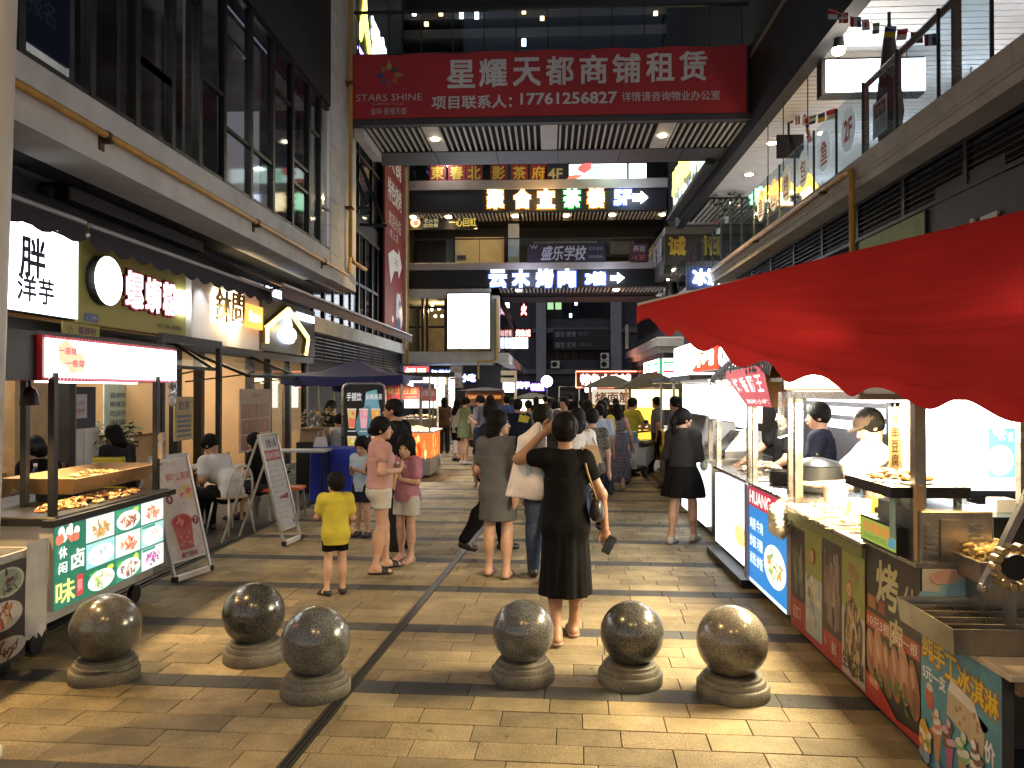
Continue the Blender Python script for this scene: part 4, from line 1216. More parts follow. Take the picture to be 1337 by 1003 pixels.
# strings of flags
def flag_string(name,lab,p0,p1,sag,n,sz):
    t=thing('flag_string',lab,'flags',p0)
    pts=[]
    for i in range(n*2+1):
        u=i/(n*2);q=p0.lerp(p1,u);q.z-=sag*4*u*(1-u);pts.append(q)
    b=MB();b.tube(pts,.006,5);b.build('cord',mat('cord_white',(.5,.5,.5)),t)
    for i in range(n):
        q0,q1=pts[2*i],pts[2*i+1]
        d=(pts[2*i+2]-q0);d.z*=.6;d.normalize();tw=random.uniform(-.35,.35)
        dd=Vector((d.x*math.cos(tw)-d.y*math.sin(tw),d.x*math.sin(tw)+d.y*math.cos(tw),d.z));vv=Vector((.12*random.uniform(-1,1),.1,-1)).normalized()
        m=MB();k=i%6;W,Hh=sz*.62,sz*.5
        def cell(a0,a1,b0,b1,c,e=0):
            o_=Vector((0,-.002*e,0))
            m.add([q0+dd*a*W+vv*b*Hh+o_ for a,b in((a0,b0),(a1,b0),(a1,b1),(a0,b1))],[(0,1,2,3)],c)
        red,wh,bl,gn,yl=(.45,.02,.03),(.62,.62,.62),(.02,.04,.25),(.02,.2,.05),(.5,.4,.03)
        if k==0:cell(0,1,0,.5,red);cell(0,1,.5,1,wh)
        elif k==1:cell(0,1,0,1,red);cell(.3,.45,0,1,wh,1);cell(0,1,.4,.6,wh,1)
        elif k==2:cell(0,.33,0,1,red);cell(.33,.66,0,1,wh);cell(.66,1,0,1,bl)
        elif k==3:
            cell(0,1,0,1,wh)
            m.add([q0+dd*(.5+.22*math.cos(a))*W+vv*(.5+.3*math.sin(a))*Hh+Vector((0,-.003,0))for a in[j*.6283 for j in range(10)]],[tuple(range(10))],red)
        elif k==4:cell(0,1,0,.33,gn);cell(0,1,.33,.66,wh);cell(0,1,.66,1,(.02,.02,.02))
        else:cell(0,1,0,.5,bl);cell(0,1,.5,1,yl)
        m.build('flag',print_d,t)
flag_string('a','string of small nation flags under the ceiling above the white light box',at(1082,12,y=13.5),at(1225,48,y=11.5),.05,9,.34)
flag_string('b','string of small nation flags under the ceiling beside the television',at(1020,148,y=19.5),at(1090,140,y=17),.15,7,.40)
t=thing('hanging_pennant','crumpled dark red and blue pennant hanging over the television','flag',at(1052,170,y=18.4))
b=MB()
for i in range(4):
    q=at(1050+i*1.5,150+i*9,y=18.4);b.bar(q,at(1053+i*2,158+i*9,y=18.4),.12+.03*i,.02,[(.4,.03,.03),(.02,.03,.15),(.5,.4,.4),(.4,.03,.03)][i])
b.build('cloth',print_d,t)
# dark things standing behind the rail: folded parasol and drape
t=thing('folded_parasol','dark folded parasol behind the balustrade in front of the white light box','parasol',(5.7,13.2,5.5))
b=MB();b.tube([(5.75,13.2,5.5),(5.75,13.2,8.2)],.03,8);b.build('pole',black_metal,t)
b=MB();b.lathe([(.17,5.9),(.24,6.5),(.17,7.2),(.10,7.75),(.03,8.0)],(5.75,13.2,0),10,sx=1,sy=.8);b.build('cloth',mat('parasol_dark',(.03,.025,.03),.9),t,'all')
t=thing('paper_notice','small red and white notice taped inside the balustrade by the 2F sticker','notice',(5.1,11.9,6.1))
f=on_right(5.10,12.3,5.75);s_=Sheet(f);s_.rect(0,0,.5,.55,(.6,.6,.62));s_.up();s_.rect(.06,.3,.44,.5,(.45,.05,.05));s_.up();s_.text('烤鱼',.1,.33,.4,.47,(.7,.7,.7));s_.text('欢迎',.1,.08,.4,.24,(.3,.05,.05))
s_.build('lettering',print_d,t);wbox('sheet',plastic_w,t,5.102,5.106,11.8,12.3,5.75,6.3)
# potted plants at the terrace end
def leafy(name,lab,loc,r,hgt,n,cols,leafsz=.09,pot=True,seed=1,group=None,spread=1.0):
    rg=random.Random(seed)
    t=thing(name,lab,'plant',loc,0,group);loc=Vector(loc)
    z0=.22 if pot else 0
    if pot:
        b=MB();b.lathe([(.07,0),(.10,.2),(.11,.22),(.095,.22),(.09,.19)],loc,14);b.build('pot',mat('pot_white',(.5,.48,.44),.5),t)
    b=MB()
    for i in range(max(3,n//18)):
        a=rg.uniform(0,6.28);e=loc+Vector((math.cos(a)*r*.5,math.sin(a)*r*.5,z0+hgt*rg.uniform(.4,.8)))
        b.tube([loc+Vector((0,0,z0*.8)),loc.lerp(e,.6)+Vector((0,0,.05)),e],[.008,.006,.003],5)
    b.build('stem',mat('stem_green',(.05,.07,.025),.7),t)
    b=MB()
    for i in range(n):
        a=rg.uniform(0,6.28);q=r*rg.random()**.5;zz=z0+hgt*rg.uniform(.15,1)
        c=loc+Vector((math.cos(a)*q,math.sin(a)*q,zz));L_=leafsz*rg.uniform(.6,1.3)
        d=Vector((math.cos(a+rg.uniform(-.9,.9)),math.sin(a+rg.uniform(-.9,.9)),rg.uniform(-.7,.6))).normalized()
        s_=d.cross(Vector((rg.uniform(-.3,.3),rg.uniform(-.3,.3),1))).normalized()*L_*.32
        k=rg.uniform(.6,1.3);cc=rg.choice(cols);cc=tuple(q_*k for q_ in cc)
        b.add([c,c+d*L_*.5+s_,c+d*L_+Vector((0,0,-.02)),c+d*L_*.5-s_],[(0,1,2,3)],cc)
    stuff(b.build('foliage',col_mat('leaf',.5,0,.2),t))
    return t
leafy('potted_plant','leafy green plant at the far end of the terrace ceiling',at(948,292,y=26),.5,.9,90,[(.05,.09,.03),(.03,.06,.02)],.22,True,4)
leafy('potted_plant','plant with small red flowers on the terrace corner over the gold lettering',at(937,306,y=28),.25,.5,60,[(.05,.09,.03),(.3,.02,.03)],.14,True,5)
# dark slatted grille in the terrace ceiling
g=thing('ceiling_grille','dark ceiling grille with pale slats at the far end of the terrace','grille',(6.5,27,8.35))
a,b_=at(915,292,z=8.36),at(1000,262,z=8.36)
wbox('grille_back',black_void,g,5.45,8.5,b_.y-.4,30,8.34,8.39)
for k in range(16):wbox('slat',white_slat,g,5.5+k*.19,5.58+k*.19,b_.y-.4,30,8.27,8.335)

# lit letter sign on the upper fascia of the terrace
u=thing('fascia_letter_sign','long lit sign of yellow and white letters on the dark upper terrace fascia','sign',(4.95,27,8.5))
wbox('sign_back',mat('sign_back',(.05,.06,.05),.5),u,4.80,5.0,22.6,29.9,8.50,10.2)
wbox('lower_ledge',dark_clad,u,4.55,4.8,22.4,29.9,8.36,8.5)
f=on_right(4.79,29.8,8.55)
m1=MB();write(m1,'川味火锅',f,.1,.75,3.8,1.6,.0,(1,1,1),0,.05,.05);m1.build('lettering',emi('lit_yellow',(1,.85,.10),3.5),u)
m1=MB();write(m1,'自助烧烤海鲜',f,3.9,.7,7.1,1.6,.0,(1,1,1),0,.05,.05);write(m1,'美食',f,5.1,.05,6.6,.55,.0,(1,1,1),0,.03,.05);m1.build('lettering',emi('lit_green_white',(.72,1,.75),3),u)
s_=Sheet(f,.01);random.seed(5)
for k in range(26):s_.disc(random.uniform(.2,7),random.uniform(.05,.6),.22,.15,random.choice([(.9,.5,.1),(.9,.9,.3),(.2,.5,.2),(.8,.8,.8),(.1,.1,.5)]),9,0,.3)
s_.build('lit_picture',print_l,u)

t=thing('wall_light_sign','slanting yellow and white lit sign with violet edge high on the set back wing','sign',(-6.3,27,13));f=on_left(-6.24,24.7,13.0)
wbox('sign_back',mat('panel_dark',(.02,.02,.03)),t,-6.62,-6.26,24.7,29.2,13.0,16.6);wbox('violet_edge',emi('lit_purple',(.42,.26,1),4.5),t,-6.26,-6.20,24.7,29.2,13.0,13.08)
m1=MB();write(m1,'人',f,.2,.5,1.6,2.6,0,(1,1,1),0,.05,.03);m1.build('lettering',emi('lit_yellow',(1,.85,.10),3.5),t);m1=MB();write(m1,'酒店',f,1.9,.4,4.2,2.0,0,(1,1,1),0,.03,.03);m1.build('white_lettering',lit_cool,t)
# end of the terrace: gold lettering board
E_=thing('terrace_end_block','dark end block with gold characters and downlights where the terrace stops','building',(5,31,6.8))
q=lambda px,py:at(px,py,y=31)
wbox('cap_slab',mat('cap_slab',(.20,.19,.15),.7),E_,q(868,300).x,10,30.9,36,q(868,306).z,q(868,297).z)
wbox('fascia',mat('gold_fascia',(.05,.047,.035),.4,.2),E_,q(868,300).x,10,31,31.3,q(868,346).z,q(868,306).z-.003)
wbox('side_fascia',mat('gold_fascia',(.05,.047,.035),.4,.2),E_,q(868,300).x-.01,q(868,300).x+.3,31.3,38,q(868,346).z-.3,q(868,306).z-.003)
m1=MB();f=facing(30.99)
for ch,a,b in(('诚',872,894),('招',916,938)):write(m1,ch,f,q(a,0).x,q(0,341).z,q(b,0).x,q(0,318).z,0,(1,1,1),0,.03,.05)
m1.build('lettering',mat('gold_letter',(.55,.38,.06),.35,.6),E_)
m1=MB();f=Fr((q(868,300).x-.03,37.8,q(0,346).z),(0,-1,0));write(m1,'诚招商铺',f,.3,.1,6.3,1.0,0,(1,1,1),0,.02,.03);m1.build('lettering',mat('silver_letter',(.6,.6,.62),.3,.6),E_)
wbox('soffit',mat('end_soffit',(.16,.155,.15),.7),E_,q(868,300).x,10,31.3,38,q(868,346).z,q(868,344).z)
for k in range(16):wbox('slat',white_slat,E_,5.0+k*.2,5.07+k*.2,31.35,33.4,q(868,346).z-.08,q(868,346).z-.002)
for(px,py)in((878,353),(870,366),(864,374)):
    p=at(px,py,z=q(868,346).z-.04)
    d=MB();d.lathe([(.12,0),(.12,.03)],p,12);d.build('downlight',lamp_glow,E_,'all');spot('end_lamp',p-Vector((0,0,.06)),p-Vector((0,0,3)),160,NEUT,150,.8,.1)
wbox('post',concrete_d,E_,8.6,9.2,33,33.6,0,q(868,346).z)
wbox('corner_glass',glass_d,E_,4.6,4.7,31.5,34,8.1,9.3)
# blue-lit glass signs behind the balustrade's end
bs_=thing('blue_lit_sign','blue white lit sign shining through the balustrade above the red canopy','sign',at(925,360,y=24))
f=facing(24);lw=MB();a,b_=at(905,372,y=24),at(940,352,y=24);write(lw,'冰饮',f,a.x,a.z,b_.x,b_.z,0,(1,1,1),0,.03,.05);lw.build('lettering',lit_blue,bs_)
wbox('sign_back',mat('sign_blue',(.02,.04,.12),.5),bs_,a.x-.2,b_.x+.2,24.06,24.12,a.z-.15,b_.z+.1)

# ------------------------------------------------------------------ signs on the rear corridors
def rsign(name,lab,px0,py0,px1,py1,y=RY-.05,cat='sign',group=None):
    return thing(name,lab,cat,(at((px0+px1)/2,py1,y=y)),0,group),at(px0,py1,y=y),at(px1,py0,y=y)
t,a,b_=rsign('led_letter_sign','gold and green lit characters with a blue 5F arrow on the upper black fascia',638,249,848,271)
f=facing(RY-.03);G1,G2,G3=MB(),MB(),MB()
for ch,px,g in(('聚',647,G1),('合',682,G1),('宜',713,G1),('茶',747,G2),('楼',778,G1)):
    write(g,ch,f,rx(px-10),rz(271),rx(px+10),rz(249),.0,(1,1,1),0,.045,.06)
write(G3,'5F',f,rx(803),rz(268),rx(823),rz(251),0,(1,1,1),0,.04,.06)
G3.prism([(rx(826),rz(264.5)),(rx(837),rz(264.5)),(rx(837),rz(268)),(rx(846),rz(260)),(rx(837),rz(252)),(rx(837),rz(255.5)),(rx(826),rz(255.5))],f,0,.06)
G1.build('lettering',emi('lit_gold_core',(1,.80,.42),6),t);G2.build('lettering',emi('lit_green_core',(.55,1,.6),4),t);G3.build('arrow_lettering',emi('lit_blue_core',(.8,.87,1),6),t)
def halo(f,rows,m,t,n='painted_halo'):  # glow of each letter painted as a wider dim glowing copy behind it
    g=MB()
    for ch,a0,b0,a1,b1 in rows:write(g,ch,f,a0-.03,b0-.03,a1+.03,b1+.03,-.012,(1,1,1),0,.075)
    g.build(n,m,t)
cr_=lambda ch,px,y0,y1,w=10:(ch,rx(px-w),rz(y1),rx(px+w),rz(y0))
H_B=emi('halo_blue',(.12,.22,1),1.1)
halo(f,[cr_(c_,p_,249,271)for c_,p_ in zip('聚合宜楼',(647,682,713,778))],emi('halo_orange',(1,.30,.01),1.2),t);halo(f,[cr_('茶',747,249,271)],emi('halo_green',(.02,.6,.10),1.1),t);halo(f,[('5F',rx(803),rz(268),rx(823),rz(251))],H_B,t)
bulb('sign_glow',(rx(710),RY-.9,rz(262)),45,(1,.6,.2));bulb('sign_glow',(rx(825),RY-.8,rz(260)),30,(.6,.7,1))
t,a,b_=rsign('led_letter_sign','blue white lit characters with a 3F arrow on the lower black fascia',638,353,815,374)
G3=MB()
for ch,px in(('云',650),('木',680),('烤',711),('肉',740)):write(G3,ch,f,rx(px-10),rz(374),rx(px+10),rz(353),0,(1,1,1),0,.045,.06)
write(G3,'3楼',f,rx(765),rz(372),rx(790),rz(357),0,(1,1,1),0,.04,.06)
G3.prism([(rx(797),rz(367)),(rx(806),rz(367)),(rx(806),rz(371)),(rx(815),rz(364)),(rx(806),rz(357)),(rx(806),rz(361)),(rx(797),rz(361))],f,0,.06)
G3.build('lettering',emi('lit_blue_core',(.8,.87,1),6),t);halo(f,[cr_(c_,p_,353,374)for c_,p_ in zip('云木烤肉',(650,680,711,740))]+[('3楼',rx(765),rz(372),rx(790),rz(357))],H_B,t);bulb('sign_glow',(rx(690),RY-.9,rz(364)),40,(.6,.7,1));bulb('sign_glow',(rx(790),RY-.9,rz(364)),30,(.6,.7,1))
# red square characters of the tea house
for i,(ch,px,br_)in enumerate((('東',571,1),('春',596,1),('北',619,.8),('影',651,.5),('茶',678,.45),('府',703,.4))):
    t,a,b_=rsign('tea_house_tile',f'red board with gold character {["at the start of the row", "beside the first lit board", "third in the row", "fourth in the row, half dark", "fifth in the row, dim", "last before the 4F mark"][i]} over the upper fascia',px-11,214,px+11,237,RY-.06,'sign','red character boards of the tea house')
    wbox('board',mat('tile_red',(.22,.02,.02),.6),t,a.x,b_.x,RY-.02,RY+.06,a.z,b_.z)
    m1=MB();write(m1,ch,facing(RY-.03),a.x+.1,a.z+.1,b_.x-.1,b_.z-.1,0,(.6,.42,.05),0,.02);m1.build('lettering',print_d,t)
spot('tea_lamp',(rx(583),RY-.7,rz(209)),(rx(585),RY,rz(226)),40,NEUT,130,.8,.1)
t,a,b_=rsign('floor_mark','dim 4F lettering after the red character boards',716,220,734,234,RY-.04)
m1=MB();write(m1,'4F',facing(RY-.03),a.x,a.z,b_.x,b_.z,0,(.42,.36,.2),0,.02);m1.build('lettering',print_d,t);wbox('board',mat('dark_board',(.02,.015,.02)),t,a.x-.15,b_.x+.1,RY-.02,RY+.02,a.z-.1,b_.z+.1)
t,a,b_=rsign('light_box','white and green light box in two sections over the upper fascia',742,212,845,237,RY-.05)
wbox('frame',steel_frame,t,a.x,b_.x,RY,RY+.2,a.z,b_.z)
m_=MB();c2=rx(820);m_.box(a.x+.04,c2-.05,RY-.03,RY,a.z+.04,b_.z-.04);m_.build('light_panel',emi('lit_mint',(.80,1,.86),2.4),t)
m_=MB();m_.box(c2+.05,b_.x-.04,RY-.03,RY,a.z+.04,b_.z-.04);m_.build('light_panel',emi('lit_mint',(.80,1,.86),2.4),t)
s_=Sheet(facing(RY-.032));s_.disc(rx(765),rz(220),.35,.2,(.8,.1,.1),10,.3,.3);s_.disc(rx(748),rz(233),.35,.12,(.7,.15,.1),10,.3,.3);s_.up();s_.text('烧烤',rx(772),rz(235),rx(783),rz(217),(.15,.7,.3),.02);s_.text('欢唱量贩',rx(787),rz(233),rx(816),rz(217),(.93,1,.95),.01);s_.rect(rx(742.5),rz(236),rx(818),rz(235),(.2,.75,.4));s_.build('lettering',print_l,t)
bulb('box_glow',(rx(795),RY-1.0,rz(224)),40,(.7,1,.8))
t,a,b_=rsign('restaurant_board','black board with round orange logo and yellow characters above the beige corridor wall',530,282,624,300,RY+1.2)
wbox('board',mat('board_black',(.008,.008,.01),.5),t,a.x,b_.x,RY+1.2,RY+1.35,a.z,b_.z)
s_=Sheet(facing(RY+1.195),.004);W_,H_=b_.x-a.x,b_.z-a.z;X_=lambda u_:a.x+W_*u_;Z_=lambda v_:a.z+H_*v_
s_.disc(X_(.13),Z_(.55),.24,.24,(.8,.35,.1));s_.up();s_.disc(X_(.13),Z_(.55),.19,.19,(.7,.6,.5));s_.up();s_.disc(X_(.14),Z_(.5),.12,.12,(.5,.08,.05));s_.text('一心回虹',X_(.6),Z_(.2),X_(.98),Z_(.85),(.55,.42,.08),.01);s_.text('老火锅',X_(.25),Z_(.52),X_(.45),Z_(.85),(.4,.36,.2));s_.text('自助餐',X_(.25),Z_(.15),X_(.45),Z_(.46),(.45,.4,.2));s_.build('lettering',print_l,t)
t,a,b_=rsign('school_banner','dark purple banner with white handwritten school name on the corridor rail',688,317,790,343,RY-.1,'banner')
wbox('banner_cloth',mat('banner_purple',(.014,.007,.022),.7),t,a.x,b_.x,RY-.10,RY-.07,a.z,b_.z)
s_=Sheet(facing(RY-.102),.004);W_,H_=b_.x-a.x,b_.z-a.z
s_.text('盛乐学校',X_(.18),Z_(.12),X_(.74),Z_(.85),(.35,.34,.42),.02,.15);s_.text('艺术培训',X_(.79),Z_(.62),X_(.97),Z_(.8),(.2,.19,.26));s_.text('招生热线',X_(.79),Z_(.2),X_(.97),Z_(.36),(.2,.19,.26));s_.text('W',X_(.04),Z_(.7),X_(.14),Z_(.9),(.25,.24,.3));s_.build('lettering',print_d,t)
t,a,b_=rsign('floor_board','small dark red board reading 3F on the corridor rail',822,318,846,343,RY-.1,'sign')
wbox('board',mat('board_wine',(.06,.012,.02),.6),t,a.x,b_.x,RY-.10,RY-.05,a.z,b_.z)
s_=Sheet(facing(RY-.102),.004);W_,H_=b_.x-a.x,b_.z-a.z;s_.text('养南',X_(.2),Z_(.55),X_(.85),Z_(.9),(.35,.3,.32),.01);s_.text('→3F',X_(.15),Z_(.1),X_(.85),Z_(.42),(.35,.08,.1),.01);s_.build('lettering',print_d,t)
# the big white billboard
t,a,b_=rsign('billboard','tall blank glowing white billboard in a thin dark frame on the rear corner',583,382,641,457,RY-.4)
wbox('frame',steel_frame,t,a.x,b_.x,RY-.38,RY-.02,a.z,b_.z)
wbox('light_panel',emi('lit_board',(.96,.97,1),4.2,True),t,a.x+.06,b_.x-.06,RY-.40,RY-.38,a.z+.06,b_.z-.06)
t,a,b_=rsign('red_poster','red poster with dark characters in the glazed corner window',524,403,536,426,RY+.2,'poster')
wbox('poster_sheet',mat('poster_red',(.42,.04,.03),.6),t,a.x,b_.x,RY-.02,RY-.005,a.z,b_.z)
s_=Sheet(facing(RY-.022),.004);s_.text('招',a.x+.08,a.z+.42,b_.x-.08,b_.z-.05,(.15,.02,.02),.02);s_.text('租',a.x+.08,a.z+.06,b_.x-.08,a.z+.38,(.15,.02,.02),.02);s_.build('lettering',print_d,t)

# ------------------------------------------------------------------ far tower at the street's end
FY=78.0
FT=thing('tower_block','dark tall block with grey pillars closing the far end of the street','building',(3,FY,0))
fx=lambda px:at(px,400,y=FY).x
fz=lambda py:at(760,py,y=FY).z
wbox('wall',mat('tower_wall',(.055,.065,.085),.8,0,.2,1),FT,fx(655),fx(900),FY+.4,FY+8,0,48)
for a_,b2 in((700,713),(797,811),(845,858)):wbox('pillar',mat('tower_pillar',(.26,.28,.33),.8,0,.1,1),FT,fx(a_),fx(b2),FY-.4,FY+.4,0,48)
for py in(482,428,375,320,265):wbox('floor_slab',mat('tower_slab',(.13,.14,.16),.8),FT,fx(655),fx(900),FY-.2,FY+.4,fz(py)-.5,fz(py))
for r_,py in enumerate((482,428,375,320)):
    for c_ in range(8):
        px=714+c_*10.4
        o=wbox('window',steel_frame,FT,fx(px),fx(px+9.4),FY+.28,FY+.4,fz(py)+1.0,fz(py)+3.2)
        lit=(r_==1 and c_ in(0,1))
        wbox('pane',emi('green_room',(.35,.62,.30),.75)if lit else mat('night_pane',(.012,.016,.028),.15),o,fx(px)+.06,fx(px+9.4)-.06,FY+.22,FY+.28,fz(py)+(1.9 if lit else 1.08),fz(py)+(2.9 if lit else 3.1))
for px,py in((745,412),(752,396)):
    L_=thing('window_lamp','small cold light in a dark tower window '+('beside the green lit window' if py==412 else 'above the green lit window'),'lamp',(fx(px),FY,fz(py)))
    MB().bbox(fx(px)-.12,fx(px)+.12,FY-.06,FY+.02,fz(py)-.2,fz(py)+.2).build('diffuser',emi('small_c',(.7,.85,1),4),L_);MB().box(fx(px)-.16,fx(px)+.16,FY+.02,FY+.28,fz(py)-.24,fz(py)+.24).build('lamp_base',black_metal,L_)
for i,(px,py)in enumerate(((725,476),(789,476),(789,466))):
    t=thing('air_conditioner',['white air conditioner on the tower ledge near the first pillar','lower air conditioner beside the second tower pillar','upper air conditioner stacked beside the second tower pillar'][i],'air conditioner',(fx(px),FY-.6,fz(py+5)),0,'air conditioners on the tower')
    x,z=fx(px),fz(py+5)
    wbox('casing',plastic_w,t,x-.42,x+.42,FY-.7,FY-.35,z,z+.75)
    d=MB();d.tube([(x-.08,FY-.70,z+.38),(x-.08,FY-.72,z+.38)],.28,14);d.build('fan_grille',black_metal,t)
    MB().box(x-.45,x+.45,FY-.7,FY-.2,z-.05,z).build('bracket',black_metal,t)
t,a,b_=rsign('school_letters','two rows of dim white letters on the dark tower floor',724,430,775,455,FY-.2)
s_=Sheet(facing(FY-.25),.01);s_.text('盛世 教育',fx(725),fz(440),fx(752),fz(433),(.28,.3,.36),.01);s_.text('培训',fx(755),fz(439),fx(768),fz(433),(.2,.22,.26));s_.text('盛世 艺术',fx(725),fz(454),fx(752),fz(447),(.28,.3,.36),.01);s_.text('中心',fx(758),fz(453),fx(772),fz(447),(.2,.22,.26));s_.build('lettering',print_d,t)
wbox('sign_back',mat('tower_dark',(.02,.022,.03),.6),t,fx(722),fx(797),FY-.24,FY-.2,fz(457),fz(430))
wbox('shop_band',mat('tower_dark',(.02,.022,.03),.6),FT,fx(655),fx(900),FY-.5,FY+.3,0,fz(500))

# block on the right behind the canopy
B2=thing('corner_block','dark corner block with pale slab ledge behind the tip of the red canopy','building',(6,36,0))
q=lambda px,py:at(px,py,y=35)
cx=q(866,440).x
wbox('ledge',concrete,B2,cx-.3,10,35,49,q(866,452).z,q(866,440).z,bevel=.03)
wbox('ledge_lip',concrete_d,B2,cx-.1,10,35.2,49,q(866,460).z,q(866,452).z-.003)
wbox('upper_wall',mat('blue_dark',(.06,.07,.085),.6),B2,cx+.4,10,36,49,q(866,440).z,15)
for k in range(4):
    o=wbox('window',steel_frame,B2,cx+.34,cx+.4,36.3+k*3,39+k*3,4.9,7.6);wbox('pane',glass_d,o,cx+.31,cx+.34,36.45+k*3,38.85+k*3,5,7.5)
    o=wbox('window',steel_frame,B2,cx+.5+k*1.3,cx+1.7+k*1.3,35.94,36.0,4.9,7.6);wbox('pane',glass_d,o,cx+.58+k*1.3,cx+1.62+k*1.3,35.9,35.94,5,7.5)
wbox('lower_wall',mat('blue_dark',(.06,.07,.085),.6),B2,cx+.1,10,35.4,49,0,q(866,460).z)
for k in range(5):
    o=wbox('window',steel_frame,B2,cx+.04,cx+.1,35.6+k*2.6,38+k*2.6,2.2,3.2);wbox('pane',glass_d,o,cx+.02,cx+.04,35.7+k*2.6,37.9+k*2.6,2.25,3.15)
wbox('white_post',paint_w,B2,q(838,0).x-.06,q(838,0).x+.1,42,42.15,4.1,5.4)

# ------------------------------------------------------------------ lit signs at street level, far
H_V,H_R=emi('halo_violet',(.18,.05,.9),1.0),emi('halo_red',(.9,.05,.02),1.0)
def lit_box(lab,px0,py0,px1,py1,y,m,back=.15,words=None,wm=None,cat='sign',group=None,name='lit_sign',frame=steel_frame,wr=(.08,.15,.92,.85),bold=.03):
    a,b=at(px0,py1,y=y),at(px1,py0,y=y)
    t=thing(name,lab,cat,((a.x+b.x)/2,y,a.z),0,group)
    wbox('casing',frame,t,a.x-.03,b.x+.03,y+.02,y+back,a.z-.03,b.z+.03)
    wbox('light_panel',m,t,a.x,b.x,y-.02,y+.02,a.z,b.z)
    if words:
        mb=MB();W,Hh=b.x-a.x,b.z-a.z
        g=MB();write(g,words,facing(y-.022),a.x+W*wr[0]-.02,a.z+Hh*wr[1]-.02,a.x+W*wr[2]+.02,a.z+Hh*wr[3]+.02,.0,(1,1,1),0,.08);g.build('painted_halo',H_V if wm in(MATS.get('lit_violet'),MATS.get('lit_purple'))else H_B if wm in(lit_blue,lit_cool)else H_R,t)  # wider coloured copy of the words drawn in for their glow
        write(mb,words,facing(y-.025),a.x+W*wr[0],a.z+Hh*wr[1],a.x+W*wr[2],a.z+Hh*wr[3],.003,(1,1,1),0,bold,.02)
        mb.build('lettering',wm,t)
    return t
panel_dark=mat('panel_dark',(.02,.02,.03),.5)
lit_box('blue white lit shop characters under the corner of the white billboard',561,481,592,500,36.9,panel_dark,words='奶茶铺',wm=lit_blue)
lit_box('short blue white lit characters between the hanging board and the round green lamp',601,487,622,500,36.9,panel_dark,words='小吃',wm=lit_cool)
lit_box('red and green lit fruit shop sign above the red potato stall',527,478,560,498,33,emi('lit_redwhite',(.5,.10,.12),.9),words='鲜果',wm=emi('lit_gw',(.75,1,.75),2.5))
t=lit_box('pale vertical board with red characters hanging before the far shops',588,478,603,506,30,mat('board_pale',(.42,.40,.38),.7),words=None)
s_=Sheet(facing(29.97),.004);a,b_=at(588,506,y=29.97),at(603,478,y=29.97)
for i,ch in enumerate('土家风味'):s_.text(ch,a.x+.12,b_.z-.05-(i+1)*.19,b_.x-.12,b_.z-.09-i*.19,(.4,.05,.04),.01)
s_.build('lettering',print_d,t)
lit_box('white and yellow lit tall sign beside the round green lamp',623,485,634,505,40,emi('lit_cream',(1,.95,.75),3))
t=thing('round_lamp','round green yellow lit disc sign between the far shop signs','sign',at(643,491,y=38))
c=at(643,491,y=38);d=MB();d.tube([c,c+Vector((0,.12,0))],.19,18);d.build('disc',emi('lit_lime',(.65,.9,.15),2.2),t)
d=MB();d.tube([c+Vector((0,.1,0)),c+Vector((0,.2,0))],.215,18);d.build('casing',steel_frame,t);MB().tube([c+Vector((0,.15,.2)),c+Vector((0,.15,1.0))],.02,5).build('hanger',black_metal,t)
lit_box('white lit panel low beside the white direction post',657,494,671,512,42,lit_cool)
lit_box('purple white lit sign under the far blue awning',673,497,692,509,43,panel_dark,words='美甲',wm=emi('lit_violet',(.78,.66,1),4.5))
lit_box('long violet lit strip sign beside the big round globe lamp',690,499,712,512,46,panel_dark,words='时尚造型',wm=emi('lit_purple',(.42,.26,1),4.5))
lit_box('white lit shop box of the set back wing with red corner',671,441,689,455,48,lit_cool)
lit_box('small red and white lit sign over the white lit shop box',672,429,694,441,48,panel_dark,words='烤鱼城',wm=emi('lit_rw',(1,.55,.5),3))
lit_box('narrow pink white lit sign high beside the corridor corner',680,395,688,414,47,panel_dark,words='火',wm=emi('lit_pink',(1,.6,.72),4))
lit_box('bright cream lit window panel under the corridor corner',655,385,665,402,46,emi('lit_cream',(1,.95,.75),3))
t=thing('globe_lamp','big round white globe lamp standing over the crowd','lamp',at(714,560,y=36))
c=at(714,498,y=36);d=MB();d.ball(c,.27,18);d.build('globe',lit_cool,t,'all');MB().tube([(c.x,c.y,0),(c.x,c.y,c.z-.2)],.035,8).build('pole',black_metal,t);bulb('globe_light',c-Vector((0,.5,.3)),60,COOLW)
# neon sign at the end
t=lit_box('wide red and white neon sign across the end of the street',752,485,831,506,46,panel_dark,.3,'特色小吃城',emi('lit_neon_white',(1,.72,.62),4.5),wr=(.08,.2,.9,.8),bold=.05)
a,b_=at(752,506,y=45.9),at(831,485,y=45.9)
d=MB();d.tube([(a.x,45.9,a.z),(a.x,45.9,b_.z),(b_.x,45.9,b_.z)],.04,6);d.tube([(a.x,45.9,a.z),(b_.x,45.9,a.z)],.04,6);d.build('neon_tube',emi('neon_red',(1,.2,.12),4),t)
bulb('neon_glow',(at(790,500,y=45).x,44.5,2),120,(1,.35,.2))
lit_box('white lit square box below the neon sign',764,502,779,512,40,lit_w)
# direction post
t=thing('direction_post','white metal post with two blank finger boards near the far crowd','sign',at(673,560,y=26))
c=at(673,484,y=26);MB().box(c.x-.04,c.x+.04,25.96,26.04,0,c.z).build('post',plastic_w,t)
for z in(0,-.24):MB().box(c.x-.5,c.x-.04,25.98,26.02,c.z-.16+z,c.z+z).build('finger_board',plastic_w,t)
